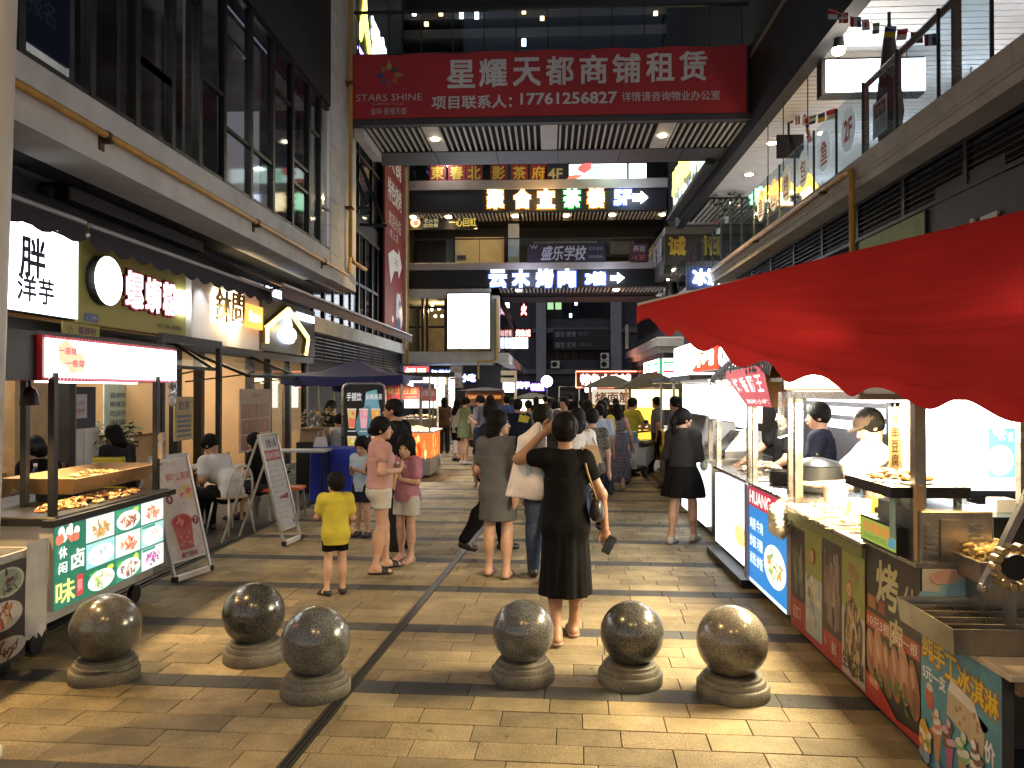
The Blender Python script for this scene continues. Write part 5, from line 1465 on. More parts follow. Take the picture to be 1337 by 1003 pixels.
# striped convenience sign and neighbours on the right
def striped(px0,py0,px1,py1,y):
    a,b=at(px0,py1,y=y),at(px1,py0,y=y);W,Hh=b.x-a.x,b.z-a.z
    t=thing('striped_light_box','white corner light box with green, red and blue stripes','sign',(a.x,y,a.z))
    wbox('light_panel',lit_w,t,a.x,b.x,y,y+.12,a.z,b.z)
    x0=a.x-.02;y1=y+4.5
    wbox('side_panel',lit_w,t,x0,a.x-.003,y+.2,y1,a.z,b.z)
    wbox('corner_trim',emi('trim_green',(.05,.32,.12),1),t,x0-.02,a.x+.06,y-.02,y+.2,a.z,b.z)
    for k,c in enumerate(((.02,.45,.12),(.55,.05,.05),(.02,.03,.5))):
        z=b.z-Hh*(.18+k*.35)
        m_=emi(['stripe_g','stripe_r','stripe_b'][k],c,1.0)
        MB().box(a.x+W*.15,b.x-W*.02,y-.01,y-.003,z-Hh*.05,z+Hh*.05).build('stripe',m_,t)
        MB().box(x0-.012,x0-.003,y+.6,y+1.7,z-Hh*.05,z+Hh*.05).build('stripe',m_,t)
        MB().box(x0-.012,x0-.003,y+2.6,y+3.5,z-Hh*.05,z+Hh*.05).build('stripe',m_,t)
striped(863,468,884,500,26)
def side_box(lab,x,y0,y1,z0,z1,m,depth=.5,words=None,wm=None,frame=steel,name='lit_sign',rim=None):
    """light box on the right row, its face looking across the street"""
    t=thing(name,lab,'sign',(x,(y0+y1)/2,z0))
    wbox('casing',frame,t,x+.01,x+depth,y0,y1,z0,z1)
    wbox('light_panel',m,t,x-.015,x+.01,y0+.02,y1-.02,z0+.02,z1-.02)
    wbox('end_panel',m,t,x+.02,x+depth-.02,y0-.014,y0-.001,z0+.03,z1-.03)
    if words:
        mb=MB();f=on_right(x-.017,y1,z0)
        write(mb,words,f,.08*(y1-y0),.15*(z1-z0),.92*(y1-y0),.86*(z1-z0),.003,(1,1,1),0,.03,.02);mb.build('lettering',wm,t)
    return t
sb=side_box
pa=lambda px,py,x:at(px,py,x=x)
a1,a2=pa(881,490,2.6),pa(905,446,2.6)
sb('blank white light box beside the red lit sign',2.6,a2.y,a1.y,2.05,2.68,lit_w,.4)
a1,a2=pa(905,480,2.45),pa(936,440,2.45)
sb('red light box with blazing white characters above the stalls',2.45,a2.y,a1.y,2.10,2.72,emi('lit_redbox',(1,.06,.03),1.6),.35,'炸鸡',emi('lit_hot',(1,.78,.55),6))
a1,a2=pa(940,470,2.40),pa(966,446,2.40)
sb('round white and black lit sign at the edge of the red canopy',2.40,a2.y,a1.y,2.05,2.5,panel_dark,.3,'O田',lit_w)

# ------------------------------------------------------------------ shop signs of the left row
def left_pt(px,py,x=-6.0):return at(px,py,x=x)
SF=-6.0
YS=[left_pt(p,420).y for p in(20,100,242,340,411)]
t=thing('shop_sign','glowing white shop sign with grey blue brush characters','sign',(SF,YS[0],2.7),0,'shop signs over the left row')
wbox('casing',steel_frame,t,SF-.2,SF-.01,YS[0]-.6,YS[1],2.70,4.0)
wbox('light_panel',emi('lit_shop',(.93,.97,1),3.6,True),t,SF-.01,SF+.02,YS[0]-.6,YS[1]-.01,2.71,3.98)
f=on_left(SF+.022);s_=Sheet(f,.003)
for ch,x0,y0,x1,y1 in(('胖',24,362,57,310),('洋',20,393,45,358),('芋',48,398,68,365)):
    a,b_=left_pt(x0,y0),left_pt(x1,y1);s_.text(ch,a.y,left_pt((x0+x1)/2,y0).z,b_.y,left_pt((x0+x1)/2,y1).z,(.045,.06,.11),.022)
s_.build('lettering',print_d,t)
t=thing('shop_sign','olive green shop board with white disc and blazing red edged characters','sign',(SF,YS[1],2.7),0,'shop signs over the left row')
wbox('board',mat('olive_board',(.36,.33,.085),.55,0,.08,2),t,SF-.2,SF,YS[1],YS[2],2.67,4.0)
c=left_pt(131,367);d=MB();n=28
ring=lambda r,x:[(x,c.y+r*math.cos(k*2*math.pi/n),c.z+r*math.sin(k*2*math.pi/n))for k in range(n)]
d.add(ring(.33,SF)+ring(.33,SF+.12),[(k,(k+1)%n,n+(k+1)%n,n+k)for k in range(n)]);d.build('disc_rim',black_metal,t)
d=MB();d.add(ring(.325,SF+.121),[tuple(range(n))]);d.build('disc',emi('lit_shop',(.93,.97,1),3.6),t)
f=on_left(SF+.03)
for ch,x0,x1,yc,hh in(('螺',161,182,379,24),('蛳',187,205,386,22),('粉',210,226,391,21)):
    a,b_=left_pt(x0,yc),left_pt(x1,yc);zc=left_pt((x0+x1)/2,yc).z;hz=hh*a.y/1000
    m1=MB();write(m1,ch,f,a.y-.02,zc-hz-.02,b_.y+.02,zc+hz+.02,-.03,(1,1,1),0,.045,.04);m1.build('letter_body',mat('letter_red',(.35,.02,.03),.5),t)
    m1=MB();write(m1,ch,f,a.y,zc-hz,b_.y,zc+hz,.012,(1,1,1),0,.018,.02);m1.build('letter_face',emi('lit_letter',(1,.82,.87),1.9),t)
    m1=MB();write(m1,ch,f,a.y+.03,zc-hz+.03,b_.y-.03,zc+hz-.03,.034,(1,1,1),0,-.004);m1.build('letter_line',emi('lit_letter_red',(1,.30,.38),1.0),t)
a,b_=left_pt(230,412),left_pt(243,378)
wbox('lit_plate',lit_w,t,SF+.01,SF+.06,a.y,b_.y-.04,left_pt(236,411).z,left_pt(236,380).z)
wbox('number_plate',mat('plate_blue',(.06,.12,.28),.4),t,SF,SF+.015,left_pt(110,418).y,left_pt(127,418).y,left_pt(118,420).z,left_pt(118,410).z)
s_=Sheet(on_left(SF+.016),.002);s_.text('门牌',left_pt(112,418).y,left_pt(118,418).z,left_pt(125,418).y,left_pt(118,412).z,(.4,.45,.55));s_.text('NO. 0086 螺蛳粉',left_pt(204,428).y,left_pt(220,430).z,left_pt(236,428).y,left_pt(220,424).z,(.03,.03,.02),.01)
s_.build('lettering',print_d,t)
t=thing('shop_sign','white shop board with gold haloed characters and an orange square','sign',(SF,YS[2],2.6),0,'shop signs over the left row')
wbox('board',mat('board_white',(.72,.72,.74),.5,0,.05,2),t,SF-.15,SF+.06,YS[2]+.02,YS[3],2.62,4.0)
wbox('board_post',mat('board_white',(.55,.55,.56)),t,SF+.06,SF+.09,YS[2]+.02,YS[2]+.12,2.62,4.0)
f=on_left(SF+.10);m1=MB();h1=MB()
for ch,x0,x1,yc,hh in(('鉢',272,292,400,21),('問',294,309,403,19)):
    a,b_=left_pt(x0,yc),left_pt(x1,yc);zc=left_pt((x0+x1)/2,yc).z;hz=hh*a.y/1000
    write(m1,ch,f,a.y,zc-hz,b_.y,zc+hz,.03,(1,1,1),0,.012,.03);write(h1,ch,f,a.y-.02,zc-hz-.02,b_.y+.02,zc+hz+.02,-.02,(1,1,1),0,.03,.012)
m1.build('lettering',mat('bronze_letter',(.16,.10,.035),.4,.4),t);h1.build('halo',lit_warm,t)
a,b_=left_pt(312,430),left_pt(334,398);zt,zb_=left_pt(323,399).z,left_pt(323,429).z
wbox('orange_square',emi('lit_orange',(1,.30,.06),1.6),t,SF+.10,SF+.15,a.y,b_.y,zb_,zt)
s_=Sheet(on_left(SF+.151),.003);s_.text('冷锅串串',a.y+.1,zb_+.12,b_.y-.08,zb_+.3,(1,.9,.8),.02);s_.disc(a.y+.2,zt-.2,.1,.1,(1,.85,.7));s_.build('lettering',print_h,t)
for y in(left_pt(280,400).y,left_pt(296,400).y,left_pt(325,400).y):bulb('halo_glow',(SF+.20,y,3.22),7,(1,.75,.4),.12);
bulb('halo_glow',(SF+.22,left_pt(300,400).y,2.98),9,(1,.75,.4),.12)
spot('board_lamp',(SF+.5,YS[2]+.35,3.7),(SF+.06,YS[2]+.4,3.1),10,(.9,.95,1),70,.7,.02)
S4=-5.9
t=thing('shop_sign','dark shop board with gold glowing house outline around a white figure','sign',(S4,YS[3],2.6),0,'shop signs over the left row')
y0,y1=left_pt(341,420,S4).y,left_pt(411,420,S4).y
wbox('board',mat('board_charcoal',(.035,.038,.04),.5,0,.1,2),t,S4-.4,S4,y0,y1,2.64,3.78)
hp=[left_pt(px,py,S4+.06)for px,py in((348,448),(348,428),(376,404),(402,442),(399,463))]
for i in range(len(hp)-1):
    b=MB();b.bar(hp[i],hp[i+1],.07,.10);b.build('house_outline',emi('lit_goldline',(1,.70,.16),3.2),t)
    b=MB();b.bar(hp[i]-Vector((.06,0,0)),hp[i+1]-Vector((.06,0,0)),.12,.14);b.build('outline_back',mat('outline_bronze',(.14,.09,.03),.4,.5),t)
fg=MB();f=on_left(S4+.02)
for px,py,ry_,rz_ in((374,425,.14,.20),(368,437,.17,.12),(379,437,.18,.14),(374,443,.25,.10),(374,417,.09,.12)):
    c=left_pt(px,py,S4+.02);fg.prism([(c.y+ry_*1.6*math.cos(k*.4488),c.z+rz_*math.sin(k*.4488))for k in range(14)],f,.01+.004*ry_,.05+.01*ry_)
fg.build('figure',lit_cool,t)
a,b_=left_pt(386,416,S4),left_pt(408,410,S4);wbox('lit_bar',lit_cool,t,S4+.01,S4+.05,a.y,b_.y,left_pt(397,419,S4).z,left_pt(397,411,S4).z)
m1=MB();write(m1,'美食小屋',f,left_pt(340,393,S4).y+.2,3.80,left_pt(365,393,S4).y,3.98,0,(1,1,1),0,.02,.03);m1.build('lettering',emi('lit_smallblue',(.6,.75,1),2.2),t)
bulb('house_glow',(S4+.35,(hp[2].y),3.2),12,(1,.75,.3))

# ------------------------------------------------------------------ awnings of the left row
def awning(lab,y0,y1,xw,zw,xf,zf,drop,m,per=.42,tube=True,teeth=True):
    t=thing('awning',lab,'awning',(xw,(y0+y1)/2,zf))
    n=max(2,int((y1-y0)/per));b=MB();vs=[]
    for i in range(n*4+1):
        y=y0+(y1-y0)*i/(n*4);sg=.02*math.sin(i*.9)
        vs+=[(xw,y,zw),((xw+xf)/2,y,(zw+zf)/2-.05+sg*.4),(xf,y,zf),(xf+.01+sg*.3,y,zf-drop*(.72+.28*abs(math.sin(i*math.pi/4)))if teeth else zf-drop)]
    fs=[]
    for i in range(n*4):
        for k in range(3):fs.append((i*4+k,i*4+4+k,i*4+5+k,i*4+1+k))
    b.add(vs,fs);b.build('cloth',m,t,'all')
    if tube:g=MB();g.tube([(xf,y0,zf+.02),(xf,y1,zf+.02)],.028,8);g.build('front_bar',mat('awning_bar',(.34,.33,.36),.4,.3),t)
    for y in(y0+.3,(y0+y1)/2,y1-.3):g=MB();g.bar((xw,y,zw-.35),((xw+xf)/2,y+.15,zf-.02),.03);g.bar(((xw+xf)/2,y+.15,zf-.02),(xf,y,zf),.03);g.build('folding_arm',steel_frame,t)
    return t
aw_m=mat('awning_plum',(.022,.017,.027),.9,0,.15,3,.2,200)
awning('dark plum awning with scalloped edge over the glowing white shop sign',5.2,8.05,-6.0,4.12,-5.02,3.60,.23,aw_m)
awning('long dark plum awning with scalloped edge over the olive and white boards',8.1,13.6,-6.0,4.12,-5.0,3.58,.24,aw_m)
awning('big brown folding awning beyond the house outline sign',13.0,25.5,-5.6,4.05,-4.6,3.62,.22,mat('awning_brown',(.10,.05,.042),.75,0,.15,1.5,.1,30),1.0,True,False)
# clutter in the gap above the awnings: ducts and pipes
t=thing('vent_duct','grey vent duct and louvre box tucked under the concrete beam above the awning','duct',(-6.0,10.5,3.9))
wbox('duct',mat('duct_grey',(.02,.02,.022),.5,.2),t,-6.2,-5.8,9.0,12.6,4.12,4.30,bevel=.02)
wbox('junction_box',mat('box_grey',(.4,.4,.38),.5),t,-5.75,-5.62,9.9,10.35,4.36,4.55)
for k in range(7):MB().box(-6.2,-6.14,11.4,13.0,3.62+k*.07,3.65+k*.07).build('louver',steel_frame,t)

# ------------------------------------------------------------------ shop fronts below the boards
SHX=-6.35
sf=thing('shopping_arcade','row of glazed steel framed shop fronts under the lit boards','shops',(SHX,12,0))
warm_wall=mat('warm_interior',(.36,.25,.14),.8,0,.1,2)
wbox('inner_wall',warm_wall,sf,-9.4,-9.2,6,20,0,3.5);wbox('inner_ceiling',mat('inner_ceiling',(.4,.38,.35),.8),sf,-9.4,-6.3,6,20,2.95,3.05);wbox('inner_floor',mat('inner_floor',(.2,.16,.12),.5),sf,-9.4,-6.22,6,20,.012,.03)
for y in(9.75,12.7,15.9,19.5):wbox('party_wall',warm_wall,sf,-9.2,-6.3,y,y+.18,0,2.95)
wbox('beam',steel_frame,sf,SHX-.05,SHX+.12,6,20,2.5,2.66)
for y in(6.4,9.7,12.62,13.5,15.85,16.9,18.2,19.5):wbox('post',steel_frame,sf,SHX-.05,SHX+.10,y,y+.13,0,2.5)
wbox('wood_pillar',wood_l,sf,SHX-.02,SHX+.16,8.6,9.2,0,2.5)
wbox('low_wall',warm_wall,sf,SHX-.05,SHX+.05,6.5,9.7,0,.85)
o=wbox('glass_door',steel_frame,sf,SHX,SHX+.05,16.05,16.12,0,2.5);wbox('pane',glass_c,o,SHX+.02,SHX+.03,16.1,18.2,0,2.5)
o=wbox('side_window',steel_frame,sf,SHX,SHX+.05,18.33,18.38,.8,2.5);wbox('pane',glass_c,o,SHX+.02,SHX+.03,18.35,19.5,.8,2.5)
wbox('warm_panel',mat('lit_wood_panel',(.62,.40,.18),.6,0,.1,3),sf,-8.2,-8.1,12.9,15.8,0,2.6)
for k in range(9):wbox('panel_slat',mat('lit_wood_panel',(.62,.40,.18)),sf,-8.09,-8.06,13.0+k*.31,13.27+k*.31,.05,2.55)
for(x,y)in((-7.4,8.2),(-7.4,11.2),(-7.3,14.3),(-7.3,17.4)):
    o=wbox('ceiling_lamp',lit_warm,sf,x-.5,x+.5,y-.12,y+.12,2.90,2.945)
    area('shop_light',(x,y,2.86),(0,0,0),1.6,72 if y>12 else 50,(1,.84,.64),170)
t=thing('white_cabinet','low white cabinet beside the dark counter board in the noodle shop','cabinet',at(100,600,x=-6.9));q=at(98,600,x=-6.9)
wbox('cabinet_body',plastic_w,t,-7.3,-6.75,q.y-.45,q.y+.35,.03,1.32,bevel=.01);wbox('door',plastic_w,t,-6.749,-6.735,q.y-.42,q.y-.06,.1,1.28);wbox('door',plastic_w,t,-6.749,-6.735,q.y-.04,q.y+.32,.1,1.28)
t=thing('wooden_cabinet','plain brown wooden cabinet under the dark green potted plant','cabinet',(-6.6,q.y+.8,.03));wbox('cabinet_body',wood_l,t,-6.95,-6.4,q.y+.5,q.y+1.3,.03,1.08,bevel=.01);wbox('cabinet_top',wood_d,t,-6.97,-6.38,q.y+.48,q.y+1.32,1.083,1.12)
# open awning windows at the first two shops
def flap(lab,y0,y1,z0,z1,out):
    t=thing('flap_window',lab,'window',(SHX+.1,y0,z0))
    p=[Vector((SHX+.12,y0,z1)),Vector((SHX+.12,y1,z1)),Vector((SHX+.12+out,y1,z0)),Vector((SHX+.12+out,y0,z0))]
    for i in range(4):MB().bar(p[i],p[(i+1)%4],.055,.05).build('frame_bar',steel_frame,t)
    MB().add([v+Vector((0,0,.004))for v in p]+[v-Vector((0,0,.004))for v in p],[(0,1,2,3),(7,6,5,4)]).build('pane',glass_c,t)
    for y in(y0,y1):MB().bar((SHX+.12,y,z0-.1),(SHX+.12+out*.9,y,z0+.02),.025).build('stay',steel_frame,t)
    return t
flap('open glass flap window propped outward under the white haloed board',12.85,15.7,2.05,2.5,1.1)
flap('open glass flap window beside the menu with blue lettering',10.0,12.4,2.15,2.6,.7)
t=thing('steel_gantry','black steel frame standing between the stall and the shop tables','frame',(-5.3,11,0))
for b in((-5.55,-5.47,12.5,12.58,0,2.62),(-5.55,-5.47,10.6,10.68,0,2.62)):wbox('post',steel_frame,t,*b)
wbox('top_beam',steel_frame,t,-5.55,-5.47,10.68,12.5,2.50,2.62)
# posters and boards in the shop fronts
def wall_poster(lab,px0,py0,px1,py1,x,m,name='poster',cat='poster'):
    a,b=at(px0,(py0+py1)/2,x=x),at(px1,(py0+py1)/2,x=x);pm=(px0+px1)/2
    z0,z1=at(pm,py1,x=x).z,at(pm,py0,x=x).z
    t=thing(name,lab,cat,(x,(a.y+b.y)/2,z0))
    wbox('poster_sheet',m,t,x-.02,x,a.y,b.y,z0,z1)
    return t,Sheet(on_left(x+.001,a.y,z0),.002),b.y-a.y,z1-z0
t,s_,w,h_=wall_poster('menu poster of four red noodle dishes between the dark shop posts',313,508,353,588,-5.9,mat('poster_cream',(.5,.42,.34),.6))
s_.text('菜单',w*.38,h_*.86,w*.62,h_*.93,(.25,.05,.04),.01)
for i in range(2):
    for j in range(3):
        s_.rect(w*(.04+.48*i),h_*(.03+.25*j),w*(.49+.47*i),h_*(.26+.25*j),(.30,.12,.07));s_.up()
        s_.food(w*(.27+.47*i),h_*(.145+.25*j),w*.2,h_*.095,[(.42,.12,.06),(.5,.26,.12),(.3,.08,.05),(.45,.35,.2)],16,(.25,.12,.08))
s_.build('print',print_d,t)
t,s_,w,h_=wall_poster('pale blue menu board with handwritten dark blue lettering inside the shop',136,502,191,590,-7.2,mat('menu_blue',(.38,.52,.52),.6),'menu_board','menu board')
for k in range(4):s_.text(['螺蛳粉 大 小','麻辣烫 酸辣粉','欢迎光临本店','谢谢惠顾'][k],w*.12,h_*(.8-k*.13),w*.9,h_*(.88-k*.13),(.05,.10,.2),.005)
s_.disc(w*.82,h_*.32,w*.12,h_*.08,(.35,.2,.05),12);s_.build('lettering',print_d,t)
t,s_,w,h_=wall_poster('dark counter front with a white paper notice in the shop',82,505,125,560,-6.6,mat('counter_navy',(.03,.035,.06),.5),'counter_board','board')
s_.rect(w*.12,h_*.25,w*.72,h_*.82,(.52,.50,.53));s_.up();s_.text('扫码点餐',w*.2,h_*.55,w*.65,h_*.66,(.2,.2,.25));s_.text('谢谢合作',w*.2,h_*.36,w*.65,h_*.48,(.25,.05,.07),.02);s_.build('lettering',print_d,t)
t,s_,w,h_=wall_poster('small yellow menu sheet with blue drawing on the glass by the steel frame',228,518,252,575,-6.0,mat('menu_yellow',(.45,.36,.16),.6),'menu_sheet','menu')
s_.text('奶茶',w*.2,h_*.7,w*.8,h_*.9,(.06,.07,.14),.02);
for k in range(5):s_.rect(w*.12,h_*(.08+k*.11),w*.88,h_*(.14+k*.11),(.08,.13,.17))
s_.build('lettering',print_d,t)
t,s_,w,h_=wall_poster('small olive sign reading rice noodles below the white disc',82,423,130,440,-5.96,mat('olive_board',(.24,.22,.06)),'small_sign','sign')
s_.text('螺蛳粉',w*.4,h_*.2,w*.9,h_*.8,(.12,.03,.1),.02);s_.text('小',w*.1,h_*.2,w*.25,h_*.8,(.1,.06,.04),.02);s_.build('lettering',print_d,t)
# ------------------------------------------------------------------ ball bollards
def granite(name,dark,mid,light,rough=(.12,.34),coat=.25):
    m,nt,b=_new(name);N,L=nt.nodes,nt.links
    tc=N.new('ShaderNodeTexCoord')
    v=N.new('ShaderNodeTexNoise');v.inputs['Scale'].default_value=190;v.inputs['Detail'].default_value=2.5;v.inputs['Roughness'].default_value=.7
    L.new(tc.outputs['Object'],v.inputs['Vector'])
    cr=N.new('ShaderNodeValToRGB');e=cr.color_ramp.elements
    e[0].position=.40;e[0].color=(*dark,1);e[1].position=.64;e[1].color=(*light,1)
    q=e.new(.50);q.color=(*mid,1)
    L.new(v.outputs[0],cr.inputs[0])
    n2=N.new('ShaderNodeTexNoise');n2.inputs['Scale'].default_value=5;n2.inputs['Detail'].default_value=8;L.new(tc.outputs['Object'],n2.inputs['Vector'])
    mr=N.new('ShaderNodeMapRange');mr.inputs[1].default_value=.35;mr.inputs[2].default_value=.7;mr.inputs[3].default_value=.38;mr.inputs[4].default_value=.95;L.new(n2.outputs[0],mr.inputs[0])
    mx=N.new('ShaderNodeMix');mx.data_type='RGBA';mx.blend_type='MULTIPLY';mx.inputs[0].default_value=1
    L.new(cr.outputs[0],mx.inputs[6]);L.new(mr.outputs[0],mx.inputs[7]);L.new(mx.outputs[2],b.inputs['Base Color'])
    m2=N.new('ShaderNodeMapRange');m2.inputs[3].default_value=rough[0];m2.inputs[4].default_value=rough[1];L.new(n2.outputs[0],m2.inputs[0]);L.new(m2.outputs[0],b.inputs['Roughness'])
    b.inputs['Coat Weight'].default_value=coat;b.inputs['Coat Roughness'].default_value=.12
    MATS[name]=m
    return m
gran=[granite('polished_granite',(.045,.046,.045),(.19,.192,.182),(.38,.38,.36)),
        granite('dark_polished_granite',(.015,.0155,.015),(.07,.071,.067),(.20,.20,.185)),
        granite('worn_granite',(.06,.058,.052),(.15,.148,.135),(.22,.215,.195)),
        granite('buff_granite',(.06,.053,.042),(.20,.18,.14),(.34,.31,.25))]
plinth_m=granite('rough_granite',(.09,.085,.07),(.18,.165,.135),(.29,.27,.22),(.5,.8),0)
BOL=[(138,890,.415,2,'dull worn granite ball bollard with a chipped plinth beside the green lit menu board',.0),
       (333,866,.405,1,'dark speckled granite ball bollard with a dark spot standing behind the one by the drain',.02),
       (412,910,.405,0,'grey speckled granite ball bollard standing right against the slot drain',-.01),
       (683,892,.385,0,'pale speckled granite ball bollard in front of the woman in the black dress',.0),
       (823,896,.39,1,'darkest polished granite ball bollard in the middle of the three beyond the drain',.03),
       (957,912,.415,3,'buff brown granite ball bollard closest to the poster covered stall counters',-.02)]
for px,py,D,gi,lab,tl in BOL:
    p=at(px,py-6,z=0);k=D/.4
    t=thing('ball_bollard',lab,'bollard',p,random.uniform(0,6),'granite ball bollards')
    b=MB();b.lathe([(a*k,z)for a,z in((.200,0),(.204,.006),(.204,.066),(.198,.074),(.183,.075),(.182,.078),(.182,.098),(.177,.105),(.162,.106),(.161,.109),(.161,.124),(.155,.130),(.0001,.132))],n=48)
    if gi==2:
        b.v=[(x*(1-.12*max(0,math.sin(math.atan2(y,x)*3+1))*(z<.09)),y*(1-.12*max(0,math.sin(math.atan2(y,x)*3+1))*(z<.09)),z+.01*x)for x,y,z in b.v]
    b.build('plinth',plinth_m,t,True,world=False)
    r=D/2;prof=[(max(1e-5,r*math.sin(math.pi*i/30)),.102+r-r*math.cos(math.pi*i/30))for i in range(31)]
    prof=[(a+(.0016 if i==17 else 0),z)for i,(a,z)in enumerate(prof)]
    b=MB();b.lathe(prof,n=48);o=b.build('ball',gran[gi],t,'all',world=False)
    o.rotation_euler=(tl,tl,0)
    if gi==1 and px<400:
        b=MB();b.ball((0,0,0),(.03,.012,.026),10);q=b.build('dark_spot',mat('stain',(.01,.01,.01),.6),o,'all',world=False)
        ang=-t.rotation_euler[2]-math.pi/2;q.location=(math.cos(ang)*r*.985,math.sin(ang)*r*.985,.102+r-.01);q.rotation_euler=(0,0,ang+math.pi/2)

# ------------------------------------------------------------------ white post at the left edge of the view
t=thing('white_post','tall smooth white painted post standing close by at the picture edge','post',(-2.62,3.5,0))
b=MB();b.tube([(-2.83,3.6,0),(-2.68,3.6,5.2)],.11,24);b.build('shaft',paint_w,t,'all')
b=MB();b.lathe([(.15,0),(.15,.03),(.12,.06)],(-2.83,3.6,0),24);b.build('base_plate',paint_w,t)

# ------------------------------------------------------------------ left stall with the green lit menu
LX=-3.3
y0,y1=at(70,800,x=LX).y,at(213,745,x=LX).y
zt0,zb0=at(212,650,x=LX).z,at(70,803,x=LX).z
LS=thing('food_stall','braised food stall with green backlit menu front and white light box roof','stall',(LX-.4,(y0+y1)/2,0))
wbox('cabinet',mat('cabinet_white',(.42,.42,.40),.5,0,.1,3,wear=(.3,.29,.26)),LS,LX-.95,LX-.10,y0+.02,y1+.02,.22,.89)
wbox('counter',black_metal,LS,LX-1.0,LX+.02,y0-.02,y1+.06,.895,.955,bevel=.01)
wbox('front_rail',black_metal,LS,LX-.02,LX+.06,y0-.1,y1+.1,.90,.945)
for y in(y0+.1,y1-.1):
    for x in(LX-.85,LX-.2):
        b=MB();b.tube([(x-.02,y,.08),(x+.02,y,.08)],.075,14);b.build('wheel',black_metal,LS,True);MB().box(x-.015,x+.015,y-.02,y+.02,.08,.22).build('wheel_fork',steel_d,LS)
wbox('lit_menu',mat('menu_case',(.45,.45,.43),.5),LS,LX-.10,LX-.004,y0,y1,zb0+.02,.888)
f=on_left(LX,y0,zb0+.02);W,H_=y1-y0,.888-zb0-.02
s_=Sheet(f,.0008);random.seed(11)
grn=(.02,.16,.10);tl=(.05,.32,.33)
s_.rect(0,0,W,H_,grn);s_.up()
x0=W*.24
cw,ch=(W-x0)/3,H_/3
pal=[[(.62,.36,.12),(.5,.3,.1),(.8,.55,.3)],[(.55,.2,.1),(.35,.1,.05),(.8,.7,.6)],[(.85,.2,.12),(.6,.3,.15),(.9,.75,.6)],
       [(.75,.8,.8),(.5,.55,.5),(.9,.9,.85)],[(.7,.14,.08),(.5,.1,.06),(.85,.4,.2)],[(.8,.85,.85),(.6,.5,.4),(.9,.9,.9)],
       [(.75,.6,.4),(.9,.85,.7),(.3,.5,.15)],[(.6,.2,.12),(.85,.8,.75),(.3,.2,.15)],[(.5,.08,.35),(.8,.75,.8),(.4,.1,.3)]]
bgc=[(.66,.74,.74),(.05,.30,.22),(.70,.76,.78),(.36,.66,.70),(.62,.72,.72),(.42,.70,.70),(.02,.18,.10),(.05,.26,.18),(.72,.72,.76)]
for r in range(3):
    for c in range(3):
        a0,b0=x0+c*cw,H_-(r+1)*ch;k=r*3+c
        s_.rect(a0+.006,b0+.006,a0+cw-.006,b0+ch-.006,bgc[k]);s_.up()
        if k in(1,6,7):s_.disc(a0+cw*.3,b0+ch*.75,cw*.2,ch*.13,(.1,.45,.08),9,0,.4);s_.disc(a0+cw*.8,b0+ch*.8,cw*.13,ch*.15,(.6,.7,.1),8,0,.3)
        s_.food(a0+cw*.52,b0+ch*.45,cw*.46,ch*.40,pal[k],40,(.78,.84,.84)if k!=0 else None,(.75,.8,.8)if k%2 else None)
        if k in(1,5,8):s_.rect(a0+cw*.05,b0+ch*.84,a0+cw*.6,b0+ch*.95,(.05,.3,.22))
s_.text('卤',W*.125,H_*.42,W*.225,H_*.66,(.95,.95,.9),.015);s_.text('味',W*.01,H_*.05,W*.15,H_*.33,(.85,.80,.25),.015)
s_.text('休',W*.03,H_*.60,W*.09,H_*.74,(.95,.95,.9),.02);s_.text('闲',W*.03,H_*.42,W*.09,H_*.55,(.95,.95,.9),.02)
s_.rect(W*.165,H_*.07,W*.215,H_*.33,(.55,.05,.06));s_.up();s_.text('美味',W*.172,H_*.12,W*.208,H_*.28,(.9,.5,.45))
for k in range(14):s_.disc(W*random.uniform(.03,.17),H_*random.uniform(.8,.95),.03,.035,random.choice([(.9,.9,.85),(.8,.85,.8),(.75,.2,.12)]),8,0,.3)
s_.build('print',print_h,LS)
wbox('menu_top_lip',lit_warm,LS,LX-.05,LX-.005,y0+.02,y1-.02,.8885,.894)
# posts, roof box
for x,y in((LX-.05,y0+.06),(LX-.05,y1-.03),(LX-.9,y0+.5),(LX-.9,y1-.1),(LX-.5,y0+.42)):
    wbox('post',black_metal,LS,x-.022,x+.022,y-.022,y+.022,.955,1.92)
ya,yb=at(57,470,x=-3.35).y,at(231,470,x=-3.35).y
za,zb_=at(231,500,x=-3.35).z,at(231,456,x=-3.35).z
o=wbox('light_box',mat('box_red',(.38,.02,.04),.45),LS,-3.75,-3.36,ya,yb,za,zb_)
wbox('light_panel',emi('lit_box_front',(1,.96,.98),3.4,True),o,-3.36,-3.345,ya+.024,yb-.024,za+.022,zb_-.022)
s_=Sheet(on_left(-3.343,ya,za),.0015);W2,H2=yb-ya,zb_-za
s_.disc(W2*.13,H2*.62,.11,.085,(1,.60,.36),12,0,.2);s_.disc(W2*.19,H2*.42,.11,.08,(1,.60,.36),12,0,.2);s_.up()
s_.text('一座城',W2*.08,H2*.60,W2*.19,H2*.76,(.75,.06,.10),.02);s_.text('一卷菜',W2*.12,H2*.32,W2*.24,H2*.48,(.75,.06,.10),.02)
s_.text('人间烟火味',W2*.84,H2*.62,W2*.97,H2*.72,(.8,.35,.5));s_.text('只在这一卷',W2*.82,H2*.40,W2*.97,H2*.5,(.8,.3,.42));s_.build('lettering',print_h,LS)
st=MB()
for k in range(46):
    y=ya+(yb-ya)*k/46;st.bar((-3.344,y,zb_-.020),(-3.344,y+.02,zb_-.003),.006,.004,(.75,.3,.4));st.bar((-3.344,y,za+.003),(-3.344,y+.02,za+.020),.006,.004,(.75,.3,.4))
st.build('border_stripe',print_d,LS)
wbox('roof_beam',black_metal,LS,-4.2,-3.4,ya-.35,ya-.003,za,zb_+.02)
